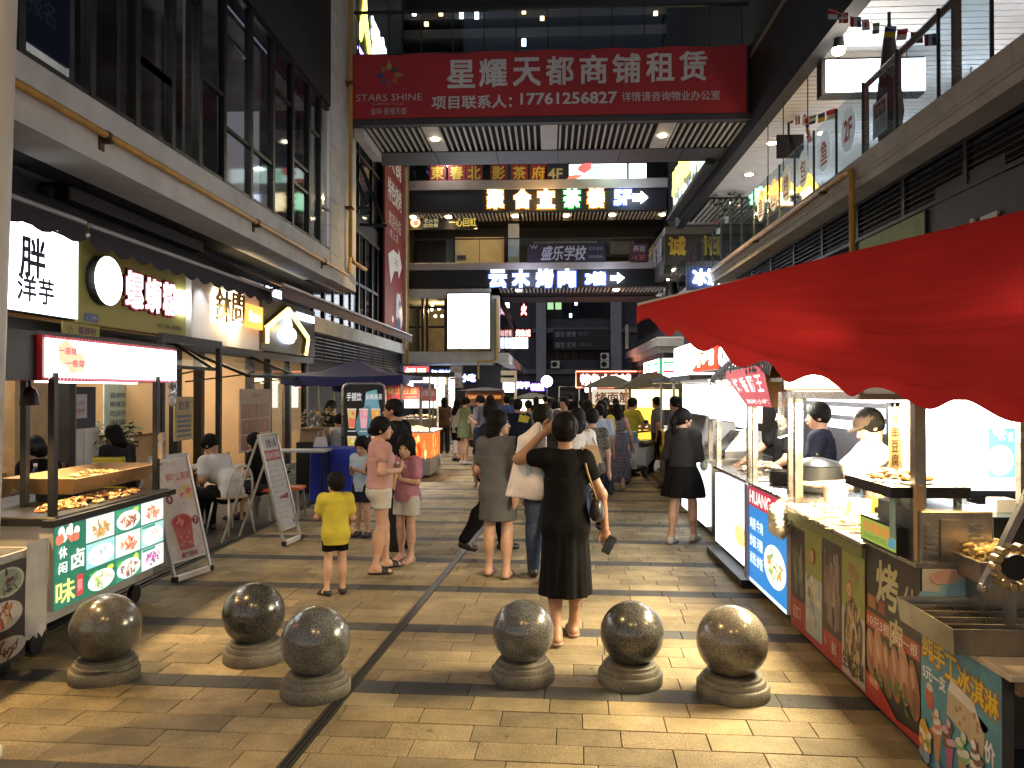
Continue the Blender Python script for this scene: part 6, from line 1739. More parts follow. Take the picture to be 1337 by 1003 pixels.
wbox('roof_sheet',black_metal,LS,-4.25,-3.40,ya,yb,zb_+.003,zb_+.03)
ye=at(12,470,x=-3.45).y
o=wbox('red_light_box',emi('lit_red_box',(1,.13,.06),1.5),LS,-3.8,-3.42,ye-.7,ya-.37,za-.01,zb_+.05)
wbox('light_panel',emi('lit_box_front',(1,.96,.98),3.4),o,-3.42,-3.405,ye-.5,ya-.48,za+.06,zb_-.06)
m1=MB();write(m1,'合',on_left(-3.403,ya-.75,za+.08),.02,.02,.22,.2,.002,(.7,.05,.05),0,.02);m1.build('lettering',print_d,LS)
for y in(ya+.15,ya-.28):
    b=MB();b.lathe([(.062,0),(.055,.07),(.04,.11),(.01,.13)],(-3.55,y,za-.17),14);o=b.build('lamp_shade',black_metal,LS,True)
    b=MB();b.lathe([(.056,0),(.056,.008)],(-3.55,y,za-.168),14);b.build('bulb',lamp_glow,o);MB().tube([(-3.55,y,za-.05),(-3.55,y,za)],.01,6).build('cord',black_metal,o)
    spot('stall_lamp',(-3.55,y,za-.19),(-3.5,y+.1,.9),45,WARM,120,.7,.05)
spot('stall_lamp',(-3.62,(y0+y1)/2+.35,za-.05),(-3.55,(y0+y1)/2+.3,.9),70,(1,.74,.38),110,.7,.08)
wbox('hanging_strip',emi('strip_white',(1,.95,.9),6),LS,-3.62,-3.55,ya+.3,yb-.3,za-.012,za-.002)
# white shelf at the box corner and clear bag
t=thing('clear_bag','clear plastic bag hanging off the corner of the white light box','bag',(-3.36,yb-.1,za-.2))
b=MB();b.lathe([(.005,-.24),(.05,-.22),(.06,-.1),(.05,0),(.02,.02)],(-3.33,yb-.12,za+.02),10,sx=.5);b.build('film',glass('bag_film',(.85,.86,.9),.12,.2),t,'all')
b=MB();b.ball((-3.33,yb-.12,za-.16),(.03,.04,.05),8);b.build('bundle',plastic_w,t)
t=thing('phone_holder','small silver clip holder fixed on the black stall post','holder',(LX-.05,y1-.03,1.3))
wbox('clip',steel,t,LX-.02,LX+.02,y1-.06,y1,1.22,1.44)
# goods on the stall
TZ=.955
wt=thing('wooden_tray','shallow brown wooden trough full of food on the stall counter','tray',(-3.75,(y0+y1)/2+.45,TZ))
a,b_=at(80,615,x=-3.55).y,at(212,615,x=-3.55).y
def trough(m,x0,x1,y0,y1,z0,z1,fl,th=.02):
    mb=MB()
    def ring(i,z,e):return[(x0-e+i,y0-e+i,z),(x1+e-i,y0-e+i,z),(x1+e-i,y1+e-i,z),(x0-e+i,y1+e-i,z)]
    vs=ring(0,z0,0)+ring(0,z1,fl)+ring(th,z1,fl)+ring(th,z0+th,0)
    fs=[(3,2,1,0)]
    for k in range(3):
        for i in range(4):fs.append((k*4+i,k*4+(i+1)%4,k*4+4+(i+1)%4,k*4+4+i))
    fs.append((12,13,14,15))
    return mb.add(vs,fs)
trough(wood_l,-3.98,-3.60,a+.2,b_-.2,TZ+.06,TZ+.19,.11).build('trough',wood_l,wt)
for y in(a+.3,b_-.3):wbox('foot',black_metal,wt,-3.95,-3.63,y,y+.04,TZ,TZ+.06)
def heap(name,lab,c,rx_,ry_,n,cols,sz,hgt=.05,cat='food',mix=None):
    t=thing(name,lab,cat,c);mb=MB();rg=random.Random(hash(lab)%1000 if 0 else len(lab))
    for i in range(n):
        q,r=rg.uniform(0,6.28),rg.random()**.5
        z=hgt*(1-r*r)*rg.uniform(.4,1);k=rg.uniform(.6,1.3);cc=rg.choice(cols)
        p=(c[0]+rx_*r*math.cos(q),c[1]+ry_*r*math.sin(q),c[2]+z+sz*.3)
        s1=sz*rg.uniform(.6,1.4)
        if rg.random()<.5:mb.ball(p,(s1,s1*rg.uniform(.5,1),s1*.5),6,tuple(min(.9,v*k)for v in cc))
        else:
            ang=rg.uniform(0,3.14);mb.bar((p[0]-math.cos(ang)*s1,p[1]-math.sin(ang)*s1,p[2]),(p[0]+math.cos(ang)*s1,p[1]+math.sin(ang)*s1,p[2]+.01),s1*.5,s1*.35,tuple(min(.9,v*k)for v in cc))
    o=mb.build('pieces',goods,t);stuff(o)
    return t
heap('food_heap','pale snacks heaped in the wooden trough',(-3.76,(a+b_)/2,TZ+.09),.2,(b_-a)/2-.26,150,[(.6,.42,.15),(.5,.3,.1),(.65,.55,.3)],.03,.09)
heap('food_heap','mixed braised snacks spread on the black stall counter',(-3.52,(y0+y1)/2+.05,TZ),.16,.62,260,[(.45,.22,.07),(.55,.4,.18),(.3,.12,.04),(.6,.5,.3)],.024,.04)
def bottle(lab,p,h_,m_body,m_lab,m_cap,group=None):
    t=thing('bottle',lab,'bottle',p,0,group);r=h_*.15
    b=MB();b.lathe([(r*.9,0),(r,.02*h_),(r,.6*h_),(r*.9,.68*h_),(r*.42,.84*h_),(r*.42,.92*h_)],p,14);b.build('body',m_body,t,True)
    b=MB();b.lathe([(r*1.02,.28*h_),(r*1.02,.5*h_)],p,14);b.build('label_band',m_lab,t,True)
    b=MB();b.lathe([(r*.46,.91*h_),(r*.46,h_)],p,12);b.build('cap',m_cap,t,True)
    return t
clearp=glass('clear_plastic',(.8,.86,.84),.1,.05)
pb=at(46,641,z=TZ)
bottle('clear water bottle with a green label on the stall counter',pb,.23,clearp,mat('label_green',(.08,.32,.12),.5),plastic_w)
t=thing('food_bin','white stall bin with steel rim at the near end of the counter','bin',(LX-.3,y0-.35,0))
y_=y0-.1
trough(None,LX-.95,LX-.05,y_-.7,y_-.02,.62,.78,.0).build('bin_body',mat('bin_grey',(.4,.4,.4),.5),t)
wbox('bin_base',mat('cabinet_white',(.42,.42,.40)),t,LX-.9,LX-.1,y_-.65,y_-.06,.2,.62)
wbox('bin_leg',black_metal,t,LX-.85,LX-.15,y_-.6,y_-.1,.012,.2)
t=thing('kitchen_scale','dark steel food warmer standing behind the stall bin','warmer',(-4.05,y_-.2,.9))
wbox('body',steel_d,t,-4.25,-3.85,y_-.5,y_+.1,.9,1.05,bevel=.02);wbox('lid',black_metal,t,-4.22,-3.88,y_-.45,y_+.05,1.053,1.10,bevel=.02);wbox('stand',black_metal,t,-4.3,-3.8,y_-.6,y_+.15,.05,.897)
# poster panel hung at the near end: bowls of food
fx0=LX-.06
t=thing('food_poster','dark poster panel with three bowls of food at the near end of the stall','poster',(fx0,y_-.6,.1))
yA,yB=at(0,740,x=fx0+.03).y,at(33,740,x=fx0+.03).y
wbox('panel',mat('poster_dark',(.03,.028,.03),.5),t,fx0,fx0+.03,yA-.35,yB,.12,.74)
s_=Sheet(on_left(fx0+.031,yA-.35,.12),.001);W2=yB-yA+.35;random.seed(2)
s_.food(W2*.72,.50,.15,.09,[(.10,.06,.06),(.05,.03,.03),(.3,.2,.2)],18,(.45,.42,.40),(.2,.28,.2));s_.food(W2*.66,.30,.17,.09,[(.4,.12,.04),(.5,.3,.1),(.2,.05,.02)],22,(.45,.43,.4));s_.food(W2*.7,.09,.18,.07,[(.14,.05,.03),(.2,.08,.04),(.08,.03,.02)],14,(.5,.48,.45))
s_.build('print',print_d,t)
t=thing('plastic_sheet','torn white plastic sheet hanging between the poster panel and the lit menu','sheet',(LX-.05,y0-.1,.3))
b=MB();vs=[]
for i in range(9):
    y=yB+.01+(y0-.005-yB-.01)*i/8
    vs+=[(LX-.04+.008*math.sin(i*2.1),y,.20+.03*math.sin(i*3)),(LX-.04+.012*math.cos(i*1.7),y,.82)]
b.add(vs,[(2*i,2*i+2,2*i+3,2*i+1)for i in range(8)]);b.build('film',mat('film_white',(.5,.49,.46),.5),t,'all')

# ------------------------------------------------------------------ A-boards
def a_board(lab,px0,px1,pyt,pyb,rz,w,h_,prt,x=None):
    p=at((px0+px1)/2,pyb,z=0.012)
    t=thing('a_board',lab,'sign',p,rz)
    # local frame: board faces +X (towards the street), runs along Y, leans back
    f=Fr((0,-w/2,.16),UY,(-.26,0,1))
    b=MB();b.prism([(0,0),(w,0),(w,h_),(0,h_)],f,-.02,0);b.build('board',plastic_w,t,world=False)
    alu=mat('alu',(.5,.5,.5),.35,.8)
    for a_ in(0,w):b=MB();b.bar(f.p(a_,-.16),f.p(a_,h_+.02),.028,.028);b.build('front_leg',alu,t,world=False)
    for a_ in(.02,w-.02):b=MB();b.bar(f.p(a_,h_-.02,-.03),(-.26-.5,-w/2+a_,.0),.022);b.build('rear_leg',alu,t,world=False)
    b=MB();b.bar(f.p(0,-.14),f.p(w,-.14),.04,.05);b.build('foot_bar',plastic_w,t,world=False)
    b=MB();b.bar(f.p(0,h_+.015),f.p(w,h_+.015),.035,.04);b.build('top_bar',alu,t,world=False)
    for a_ in(0,w):b=MB();q=f.p(a_,-.15);b.box(q.x-.02,q.x+.02,q.y-.025,q.y+.025,-.0,.05);b.build('rubber_foot',black_metal,t,world=False)
    fr_=Fr(f.p(0,0,.001),f.u,f.v);s_=Sheet(fr_,.0012);prt(s_,w,h_)
    o=s_.mb.build('print',print_d,t,world=False)
    return t
def drinks(s_,w,h_):
    s_.rect(w*.03,h_*.02,w*.97,h_*.98,(.58,.55,.55));s_.up()
    s_.text('鲜果',w*.4,h_*.92,w*.62,h_*.96,(.5,.25,.2));s_.text('鲜吖么真得',w*.3,h_*.77,w*.95,h_*.85,(.40,.06,.06),.01)
    random.seed(3)
    s_.disc(w*.72,h_*.66,w*.22,h_*.07,(.6,.45,.45),14,0,.08);s_.up()
    for k in range(16):s_.disc(w*random.uniform(.5,.88),h_*random.uniform(.6,.75),w*.08,h_*.03,random.choice([(.55,.12,.1),(.6,.2,.15),(.55,.45,.1),(.65,.5,.5)]),9,0,.25)
    s_.up();s_.poly([(w*.45,h_*.42),(w*.75,h_*.60),(w*.95,h_*.45),(w*.8,h_*.4)],(.62,.60,.6));s_.up()
    s_.poly([(w*.22,h_*.37),(w*.75,h_*.37),(w*.68,h_*.10),(w*.30,h_*.10)],(.50,.10,.09));s_.up();s_.disc(w*.485,h_*.37,w*.29,h_*.075,(.52,.08,.07),18);s_.up();s_.disc(w*.485,h_*.37,w*.23,h_*.055,(.42,.03,.03),18);s_.up()
    for k in range(10):s_.disc(w*random.uniform(.32,.66),h_*random.uniform(.33,.41),w*.04,h_*.014,(.65,.25,.22),7,0,.3)
    for k in range(10):s_.disc(w*random.uniform(.3,.68),h_*random.uniform(.14,.3),w*.035,h_*.012,(.60,.22,.2),7,0,.3)
    s_.disc(w*.28,h_*.60,w*.09,h_*.045,(.18,.015,.03),16);s_.disc(w*.86,h_*.36,w*.09,h_*.045,(.18,.015,.03),16);s_.up()
    s_.text('9',w*.25,h_*.575,w*.31,h_*.625,(.7,.65,.65),.02);s_.text('7',w*.83,h_*.335,w*.89,h_*.385,(.7,.65,.65),.02)
    s_.text('霸气杨梅',w*.3,h_*.03,w*.75,h_*.08,(.35,.04,.04),.01)
a_board('white folding board with pictures of red fruit drinks numbered 9 and 7',222,274,600,752,R(-14),.50,1.0,drinks)
def menu2(s_,w,h_):
    s_.rect(w*.03,h_*.01,w*.97,h_*.99,(.50,.50,.52));s_.up()
    s_.text('自营火锅',w*.3,h_*.88,w*.85,h_*.97,(.06,.05,.06),.03);s_.rect(w*.06,h_*.74,w*.94,h_*.85,(.35,.05,.05));s_.up();s_.text('超值58元套餐',w*.1,h_*.765,w*.9,h_*.83,(.6,.5,.5),.01)
    for k in range(11):s_.rect(w*.10,h_*(.68-k*.055),w*random.uniform(.6,.9),h_*(.685-k*.055),(.25,.25,.27))
    s_.poly([(w*.3,h_*.33),(w*.85,h_*.38),(w*.85,h_*.32)],(.22,.03,.04));s_.rect(w*.4,h_*.33,w*.8,h_*.36,(.22,.03,.04))
    s_.rect(w*.8,h_*.05,w*.9,h_*.08,(.1,.1,.1))
a_board('narrow white folding menu board with a dark red heading beside the white hoop chair',360,396,586,708,R(-8),.42,1.12,menu2)

# ------------------------------------------------------------------ tables and chairs
def hoop_chair(lab,p,rz,m=None,group='white metal hoop chairs'):
    m=m or mat('chair_white',(.60,.58,.52),.4,.2)
    t=thing('hoop_chair',lab,'chair',p,rz,group)
    b=MB();b.lathe([(.0001,.445),(.19,.445),(.205,.452),(.205,.468),(.19,.475),(.0001,.475)],(0,0,0),20);b.build('seat',mat('seat_wood',(.42,.30,.16),.5),t,world=False)
    for sx in(-1,1):
        for sy in(-1,1):b=MB();b.tube([(sx*.14,sy*.14,.45),(sx*.2,sy*.21,0)],.013,8);b.build('leg',m,t,'all',world=False)
    pts=[(.19*math.cos(a_)*1.0,-.17-.05*math.sin(a_),.46+.40*math.sin(a_)**.7 if math.sin(a_)>0 else .46)for a_ in[math.pi*k/14 for k in range(15)]]
    b=MB();b.tube(pts,.013,8);b.build('hoop',m,t,'all',world=False)
    b=MB();b.tube([(-.15,-.215,.68),(.15,-.215,.68)],.009,6);b.tube([(0,-.22,.84),(0,-.18,.46)],.009,6);b.build('back_bar',m,t,'all',world=False)
    return t
def table(lab,p,w,d,h_,mt,ml,rz=0,group=None):
    t=thing('table',lab,'table',p,rz,group)
    b=MB();b.bbox(-w/2,w/2,-d/2,d/2,h_-.03,h_,b=.008);b.build('tabletop',mt,t,world=False)
    for sx in(-1,1):
        for sy in(-1,1):b=MB();b.box(sx*(w/2-.04)-.018,sx*(w/2-.04)+.018,sy*(d/2-.04)-.018,sy*(d/2-.04)+.018,0,h_-.03);b.build('leg',ml,t,world=False)
    return t
p=at(305,702,z=.012)
CH=at(301,696,z=.012)
c1=hoop_chair('white hoop chair under the man in the white tee',CH,R(62))
hoop_chair('empty white hoop chair partly hidden by the fruit drink board',at(262,690,z=.012)+Vector((-.25,.1,0)),R(-60))
tb1=table('wooden legged table between the seated man and the seated woman in black',at(270,690,z=.012)+Vector((-.25,.95,0)),.9,.7,.72,mat('table_pale',(.34,.30,.25),.4),wood_l,R(5))
tb2=table('dark table with pale edge in front of the bright blue cloth',at(405,660,z=.012)+Vector((-.35,.1,0)),1.2,.5,.86,mat('table_grey',(.32,.32,.32),.4),black_metal,R(3))
tp=Vector(tb1.location)
bottle('small green oil bottle standing on the wooden legged table',tp+Vector((.18,-.12,.72)),.2,mat('oil_green',(.22,.24,.06),.2),mat('label_pale',(.5,.5,.4)),mat('cap_dark',(.05,.08,.03)))
t=thing('bowl','white bowl of food on the wooden legged table','bowl',tp+Vector((-.1,.05,.72)));b=MB();b.lathe([(.04,0),(.06,.01),(.1,.06),(.095,.06),(.05,.02),(.0001,.015)],tp+Vector((-.1,.05,.72)),16);b.build('dish',plastic_w,t,True);b=MB();b.lathe([(.088,.045),(.0001,.055)],tp+Vector((-.1,.05,.72)),12);b.build('soup',mat('soup',(.25,.10,.03),.3),t)
# orange stools
def stool(lab,p,col):
    t=thing('stool',lab,'stool',p,0,'plastic stools');m=mat('stool_'+lab.split()[0],col,.4)
    b=MB();b.bbox(-.16,.16,-.16,.16,.40,.44,b=.012);b.build('seat',m,t,world=False)
    for sx in(-1,1):
        for sy in(-1,1):b=MB();b.bar((sx*.12,sy*.12,.40),(sx*.15,sy*.15,0),.03);b.build('leg',mat('stool_leg',(.3,.3,.3),.4,.6),t,world=False)
    return t
pw=at(345,680,z=.012)
SW=Vector((pw.x-.05,pw.y+.1,.012))
stool('orange square stool under the seated woman in black',SW,(.55,.10,.03))
stool('orange square stool beside the folding menu board',(pw.x+.28,pw.y+.3,.012),(.55,.10,.03))
# blue cloth covered boxes
def draped(lab,name,x0,x1,y0,y1,z0,z1,m,cat):
    t=thing(name,lab,cat,((x0+x1)/2,(y0+y1)/2,z0));mb=MB();n=40;vs=[];prof=[(1.02,z0),(1.01,z0+(z1-z0)*.5),(1.0,z1-.03),(.985,z1),(.0,z1+.004)]
    cx,cy=(x0+x1)/2,(y0+y1)/2
    for k,(s_,z)in enumerate(prof):
        for i in range(n):
            a_=2*math.pi*i/n;c,s=math.cos(a_),math.sin(a_);q=(abs(c)**8+abs(s)**8)**(-1/8)
            w=1+(.025*math.sin(i*2.4)+.02*math.sin(i*5.1))*(1-k/3 if k<3 else 0)
            vs.append((cx+(x1-x0)/2*c*q*s_*w,cy+(y1-y0)/2*s*q*s_*w,z))
    fs=[(k*n+i,k*n+(i+1)%n,(k+1)*n+(i+1)%n,(k+1)*n+i)for k in range(4)for i in range(n)]
    mb.add(vs,fs);mb.build('cloth',m,t,True);return t
pb=at(425,655,z=.012)
draped('bright blue cloth draped over the counter behind the small boy','blue_cloth',pb.x-.28,pb.x+.42,pb.y,pb.y+.7,.013,.86,mat('bright_blue_cloth',(.012,.03,.36),.7,0,.12,3,.15,30),'cloth')
t=thing('cardboard_box','brown cardboard box on the counter behind the seated diner in white','box',(pb.x-.5,pb.y+1.1,.012));wbox('carton',mat('cardboard',(.30,.20,.11),.8),t,pb.x-.75,pb.x-.35,pb.y+1.0,pb.y+1.4,.9,1.15);wbox('flap',mat('cardboard',(.30,.20,.11)),t,pb.x-.75,pb.x-.35,pb.y+.88,pb.y+.997,1.13,1.145);wbox('support',black_metal,t,pb.x-.8,pb.x-.3,pb.y+.95,pb.y+1.45,.012,.897)
t=thing('paper_bag','pale carrier bag on the counter beside the seated diner in white','bag',(pb.x-.2,pb.y+.9,.87));b=MB();b.hexa([(pb.x-.3,pb.y+.3,.87),(pb.x-.08,pb.y+.3,.87),(pb.x-.08,pb.y+.42,.87),(pb.x-.3,pb.y+.42,.87),(pb.x-.27,pb.y+.33,1.02),(pb.x-.11,pb.y+.33,1.04),(pb.x-.11,pb.y+.39,1.04),(pb.x-.27,pb.y+.39,1.02)]);b.build('bag_body',mat('bag_grey',(.5,.48,.46),.6),t);b=MB();b.tube([(pb.x-.25,pb.y+.36,1.01),(pb.x-.22,pb.y+.36,1.12),(pb.x-.15,pb.y+.36,1.12),(pb.x-.12,pb.y+.36,1.02)],.008,6);b.build('handle',mat('bag_grey',(.5,.48,.46)),t)
leafy('flower_bouquet','bouquet of white and orange flowers on the cardboard box counter',(pb.x-.5,pb.y+1.2,1.15),.28,.35,140,[(.55,.55,.58),(.5,.5,.55),(.5,.3,.03),(.1,.14,.06)],.09,False,9)
leafy('potted_plant','dark green potted plant on the shop counter behind the diner',at(148,585,x=-6.6)-Vector((0,0,.25)),.32,.4,110,[(.02,.05,.02),(.03,.08,.03)],.13,True,12)
leafy('potted_plant','trailing green plant by the shop posts behind the seated woman in black',at(328,632,x=-5.8)-Vector((0,0,.3)),.4,.5,130,[(.02,.045,.015),(.04,.08,.03)],.11,True,13)
leafy('potted_plant','dark leafy plant in the shop doorway beside the blue cloth',at(375,635,x=-5.6)-Vector((0,0,.35)),.4,.6,130,[(.015,.035,.015),(.03,.06,.025)],.12,True,14)
# drinks stand board
pd=at(474,650,z=.0)
t=thing('drinks_board','black standing board with rows of coloured iced drinks in a rounded silver frame','sign',(pd.x,pd.y+.5,.0))
yy=pd.y+.5;a,b_=at(447,645,y=yy),at(503,501,y=yy)
g=MB();r_=.1
g.tube([(a.x,yy,0),(a.x,yy,b_.z-r_),(a.x+r_*.3,yy,b_.z-r_*.3),(a.x+r_,yy,b_.z),(b_.x-r_,yy,b_.z),(b_.x-r_*.3,yy,b_.z-r_*.3),(b_.x,yy,b_.z-r_),(b_.x,yy,0)],.022,8);g.build('frame',steel,t,'all')
wbox('panel',mat('panel_blackboard',(.010,.012,.016),.5),t,a.x+.03,b_.x-.03,yy-.005,yy+.02,.35,b_.z-.03)
s_=Sheet(facing(yy-.006,a.x,0),.002);W=b_.x-a.x
s_.poly([(W*.45,1.1),(W*.95,1.15),(W*.8,b_.z-.1),(W*.55,b_.z-.15)],(.10,.22,.26));s_.disc(W*.55,1.25,.18,.28,(.06,.14,.17),14,0,.2);s_.up()
s_.text('手摇饮',W*.1,b_.z-.30,W*.45,b_.z-.16,(.5,.5,.5),.02);s_.text('新鲜果茶',W*.55,b_.z-.28,W*.93,b_.z-.18,(.5,.5,.5),.01)
cols=[((.50,.35,.12),(.55,.12,.08)),((.55,.22,.26),(.55,.3,.32)),((.55,.25,.05),(.55,.35,.12)),((.45,.35,.08),(.5,.45,.25)),((.3,.4,.35),(.4,.5,.45)),((.5,.15,.1),(.5,.3,.2))]
for k in range(6):
    cx_,cz_=W*(.22+.28*(k%3)),b_.z-.62-(k//3)*.48
    s_.poly([(cx_-.05,cz_-.16),(cx_+.05,cz_-.16),(cx_+.08,cz_+.18),(cx_-.08,cz_+.18)],cols[k][0]);s_.up();s_.poly([(cx_-.05,cz_-.14),(cx_+.05,cz_-.14),(cx_+.06,cz_-.0),(cx_-.055,cz_+.03)],cols[k][1]);s_.disc(cx_+.02,cz_+.1,.035,.04,cols[k][1],8,0,.3);s_.rect(cx_-.08,cz_+.16,cx_+.08,cz_+.185,(.5,.42,.35));s_.rect(cx_-.07,cz_-.22,cx_+.07,cz_-.20,(.4,.4,.4));s_.up()
s_.build('print',col_mat('soft_backlit_print',.4,.55,.05),t)

# ------------------------------------------------------------------ tents of the left row
def tent(lab,cx,cy,w,d,ze,za,m,drop=.18,rz=0,poles=True):
    t=thing('tent',lab,'tent',(cx,cy,0),rz)
    n=8;mb=MB();vs=[(0,0,za)];ring=[]
    corners=[(-w/2,-d/2),(w/2,-d/2),(w/2,d/2),(-w/2,d/2)]
    for i in range(4):
        for k in range(n):
            u=k/n;a,b=corners[i],corners[(i+1)%4];ring.append((a[0]+(b[0]-a[0])*u,a[1]+(b[1]-a[1])*u,u))
    N_=len(ring)
    for fr_,dz in((.5,-.10),(1,0)):
        for(x,y,u)in ring:vs.append((x*fr_,y*fr_,za+(ze-za)*fr_+dz-.04*math.sin(u*math.pi)))
    for(x,y,u)in ring:vs.append((x*1.01,y*1.01,ze-drop-.04*math.sin(u*math.pi)-.025*abs(math.sin(u*math.pi*4))))
    fs=[(0,1+i,1+(i+1)%N_)for i in range(N_)]
    for r in range(2):fs+=[(1+r*N_+i,1+(r+1)*N_+i,1+(r+1)*N_+(i+1)%N_,1+r*N_+(i+1)%N_)for i in range(N_)]
    mb.add(vs,fs);mb.build('canopy',m,t,True,world=False)
    if poles:
        for x,y in corners:b=MB();b.tube([(x*.97,y*.97,0),(x*.97,y*.97,ze)],.025,8);b.build('pole',steel_d,t,world=False)
    return t
navy=mat('navy_tent',(.006,.012,.095),.75,0,.15,2,.15,30)
tent('navy blue tent over the seated diners beside the drinks board',-4.2,16.6,2.5,2.5,2.12,2.48,navy)
tent('second navy blue tent over the red potato stall',-4.05,18.9,2.1,2.1,1.98,2.36,navy)
# potato stall
ps=thing('food_stall','potato stall with red banner and glowing orange counter front','stall',(-3.3,17.2,0))
a,b_=at(499,522,y=17.0),at(548,503,y=17.0)
wbox('banner_cloth',mat('banner_red2',(.33,.022,.022),.6),ps,a.x,b_.x,17.0,17.03,a.z,b_.z)
s_=Sheet(facing(16.998,a.x,a.z),.002);W,H_=b_.x-a.x,b_.z-a.z;s_.text('煮土豆丝',W*.14,H_*.38,W*.93,H_*.88,(.5,.27,.06),.02);s_.text('10份7元',W*.62,H_*.08,W*.92,H_*.28,(.5,.25,.08));s_.build('lettering',print_d,ps)
c0=at(545,608,z=.0);cx=c0.x;cyy=15.6
wbox('counter',emi('lit_orange_front',(1,.16,.035),.9),ps,-3.5,-2.42,cyy,cyy+1.3,.42,.93)
wbox('counter_top',plastic_w,ps,-3.55,-2.36,cyy-.05,cyy+1.35,.932,.97)
s_=Sheet(facing(cyy-.002,-3.5,.42),.002);random.seed(6)
for k in range(24):s_.disc(random.uniform(.05,1.03),random.uniform(.04,.46),.03,random.uniform(.05,.12),random.choice([(1,.5,.1),(1,.3,.05),(.9,.7,.3),(.6,.05,.02)]),8,0,.25)
s_.build('print',print_l,ps)
s_=Sheet(on_left(-2.418,cyy,.42),.002)
for k in range(24):s_.disc(random.uniform(.05,1.2),random.uniform(.04,.46),.03,random.uniform(.05,.12),random.choice([(1,.5,.1),(1,.3,.05),(.9,.7,.3),(.6,.05,.02)]),8,0,.25)
s_.build('print',print_l,ps)
wbox('base',mat('pale_print',(.4,.38,.36),.6),ps,-3.48,-2.44,cyy+.02,cyy+1.28,.06,.418)
for x,y in((-3.45,cyy+.05),(-2.45,cyy+.05),(-2.45,cyy+1.2),(-3.45,cyy+1.2)):wbox('post',steel_d,ps,x-.02,x+.02,y-.02,y+.02,.97,2.1)
area('potato_light',(-2.9,cyy+.6,1.95),(0,0,0),.6,55,NEUT,170)
o=wbox('strip_lamp',lit_w,ps,-3.3,-2.5,cyy+.5,cyy+.58,1.97,2.0)
heap('food_heap','bright potato shreds heaped on the glowing orange counter',(-2.95,cyy+.5,.97),.4,.45,120,[(.6,.5,.25),(.6,.4,.12)],.035,.08)
t=thing('stone_block','long pale stone block lying on the ground beyond the girl in pink','block',at(560,612,z=0));a=at(546,618,z=0)
wbox('block',mat('block_stone',(.36,.33,.27),.8,0,.2,3,.2,40),t,a.x-.2,a.x+.22,a.y,a.y+1.9,.0,.2,bevel=.015)
t=thing('red_menu_cloth','red and white printed cloth hanging beside the potato stall banner','banner',at(555,515,y=18));a,b_=at(548,524,y=18),at(570,507,y=18);wbox('banner_cloth',mat('cloth_redwhite',(.5,.12,.13),.7),t,a.x,b_.x,18,18.02,a.z,b_.z);s_=Sheet(facing(17.998,a.x,a.z),.002);s_.text('冰粉凉虾',.04,.12,b_.x-a.x-.04,.26,(.65,.6,.6),.02);s_.build('lettering',print_d,t)
# lit snack shop interior far left
t=thing('snack_kiosk','blazing white lit snack kiosk beyond the potato stall','kiosk',(-3.6,22,0))
wbox('back_panel',emi('lit_kiosk',(1,.93,.80),3.2,True),t,-4.6,-3.0,24.2,24.25,1.25,2.15);wbox('roof',steel_frame,t,-4.8,-2.8,22.6,24.4,2.2,2.35);wbox('counter',steel_d,t,-4.6,-3.0,22.7,23.3,0,.95)
for x in(-4.55,-3.05):wbox('post',steel,t,x-.06,x+.06,22.7,22.82,.95,2.2)
wbox('light_strip',lit_warm,t,-4.5,-3.1,22.60,22.64,2.0,2.18);area('kiosk_light',(-3.8,23.2,2.1),(0,0,0),.9,60,NEUT)
heap('food_heap','jars and snacks crowded on the white lit kiosk counter',(-3.8,22.95,.95),.7,.2,90,[(.5,.35,.1),(.6,.5,.3),(.3,.1,.05),(.1,.1,.1)],.06,.12)
# ------------------------------------------------------------------ stalls of the right row
RX=1.8
def yr(px,py=600,x=RX):return at(px,py,x=x).y
def zr(px,py,x=RX):return at(px,py,x=x).z
def rsheet(x,ya,zb,step=.0012):return Sheet(on_right(x-.001,ya,zb),step)
# skewer stall with green printed front
ya,yb=yr(1030),yr(1128)          # far, near
SK=thing('food_stall','steel skewer stall with green and red food posters on its front','stall',(RX+.4,(ya+yb)/2,0))
wbox('cabinet',mat('stall_dark',(.04,.04,.035),.5),SK,RX+.012,RX+.75,yb+.01,ya,.06,.88)
wbox('counter',steel,SK,RX-.02,RX+.95,yb,ya+.02,.905,.93,bevel=.005)
wbox('counter_edge',mat('edge_green',(.12,.14,.05),.5),SK,RX-.015,RX+.01,yb,ya,.84,.90)
W,H_=ya-yb,.80
s_=rsheet(RX+.011,ya,.06,.0008);s_.clip=(W,H_);s_.rect(0,0,W,H_,(.30,.045,.035));s_.up()
random.seed(21)
def skewers(a0,a1,b0,b1,bg,cols,n):
    s_.rect(a0,b0,a1,b1,bg);s_.up()
    for k in range(n):
        x=a0+(a1-a0)*random.uniform(.15,.85);y=b0+(b1-b0)*random.uniform(.05,.4);L_=(b1-b0)*random.uniform(.3,.55);dx=random.uniform(-.03,.03);c=random.choice(cols);q=random.uniform(.6,1.2);w_=random.uniform(.004,.010)
        s_.poly([(x-w_,y),(x+w_,y),(x+dx+w_,y+L_),(x+dx-w_,y+L_)],tuple(v*q for v in c))
        if k%5==4:s_.up()
w=W/4
ol=(.20,.22,.055)
s_.rect(0,H_-.12,W,H_,ol);s_.up()
skewers(.02,w*.95,.22,H_-.06,(.035,.030,.028),[(.16,.15,.10),(.10,.12,.07),(.22,.20,.15),(.05,.05,.05)],40)
s_.rect(w,.46,2*w*.98,H_-.02,ol);s_.rect(w,.05,2*w*.98,.46,(.28,.33,.34));s_.up()
for k in range(26):s_.disc(w*random.uniform(1.12,1.85),random.uniform(.1,.44),w*.12,.03,random.choice([(.38,.35,.26),(.16,.18,.10),(.45,.42,.36),(.20,.25,.25)]),9,random.uniform(0,3),.25);s_.up()if k%6==5 else None
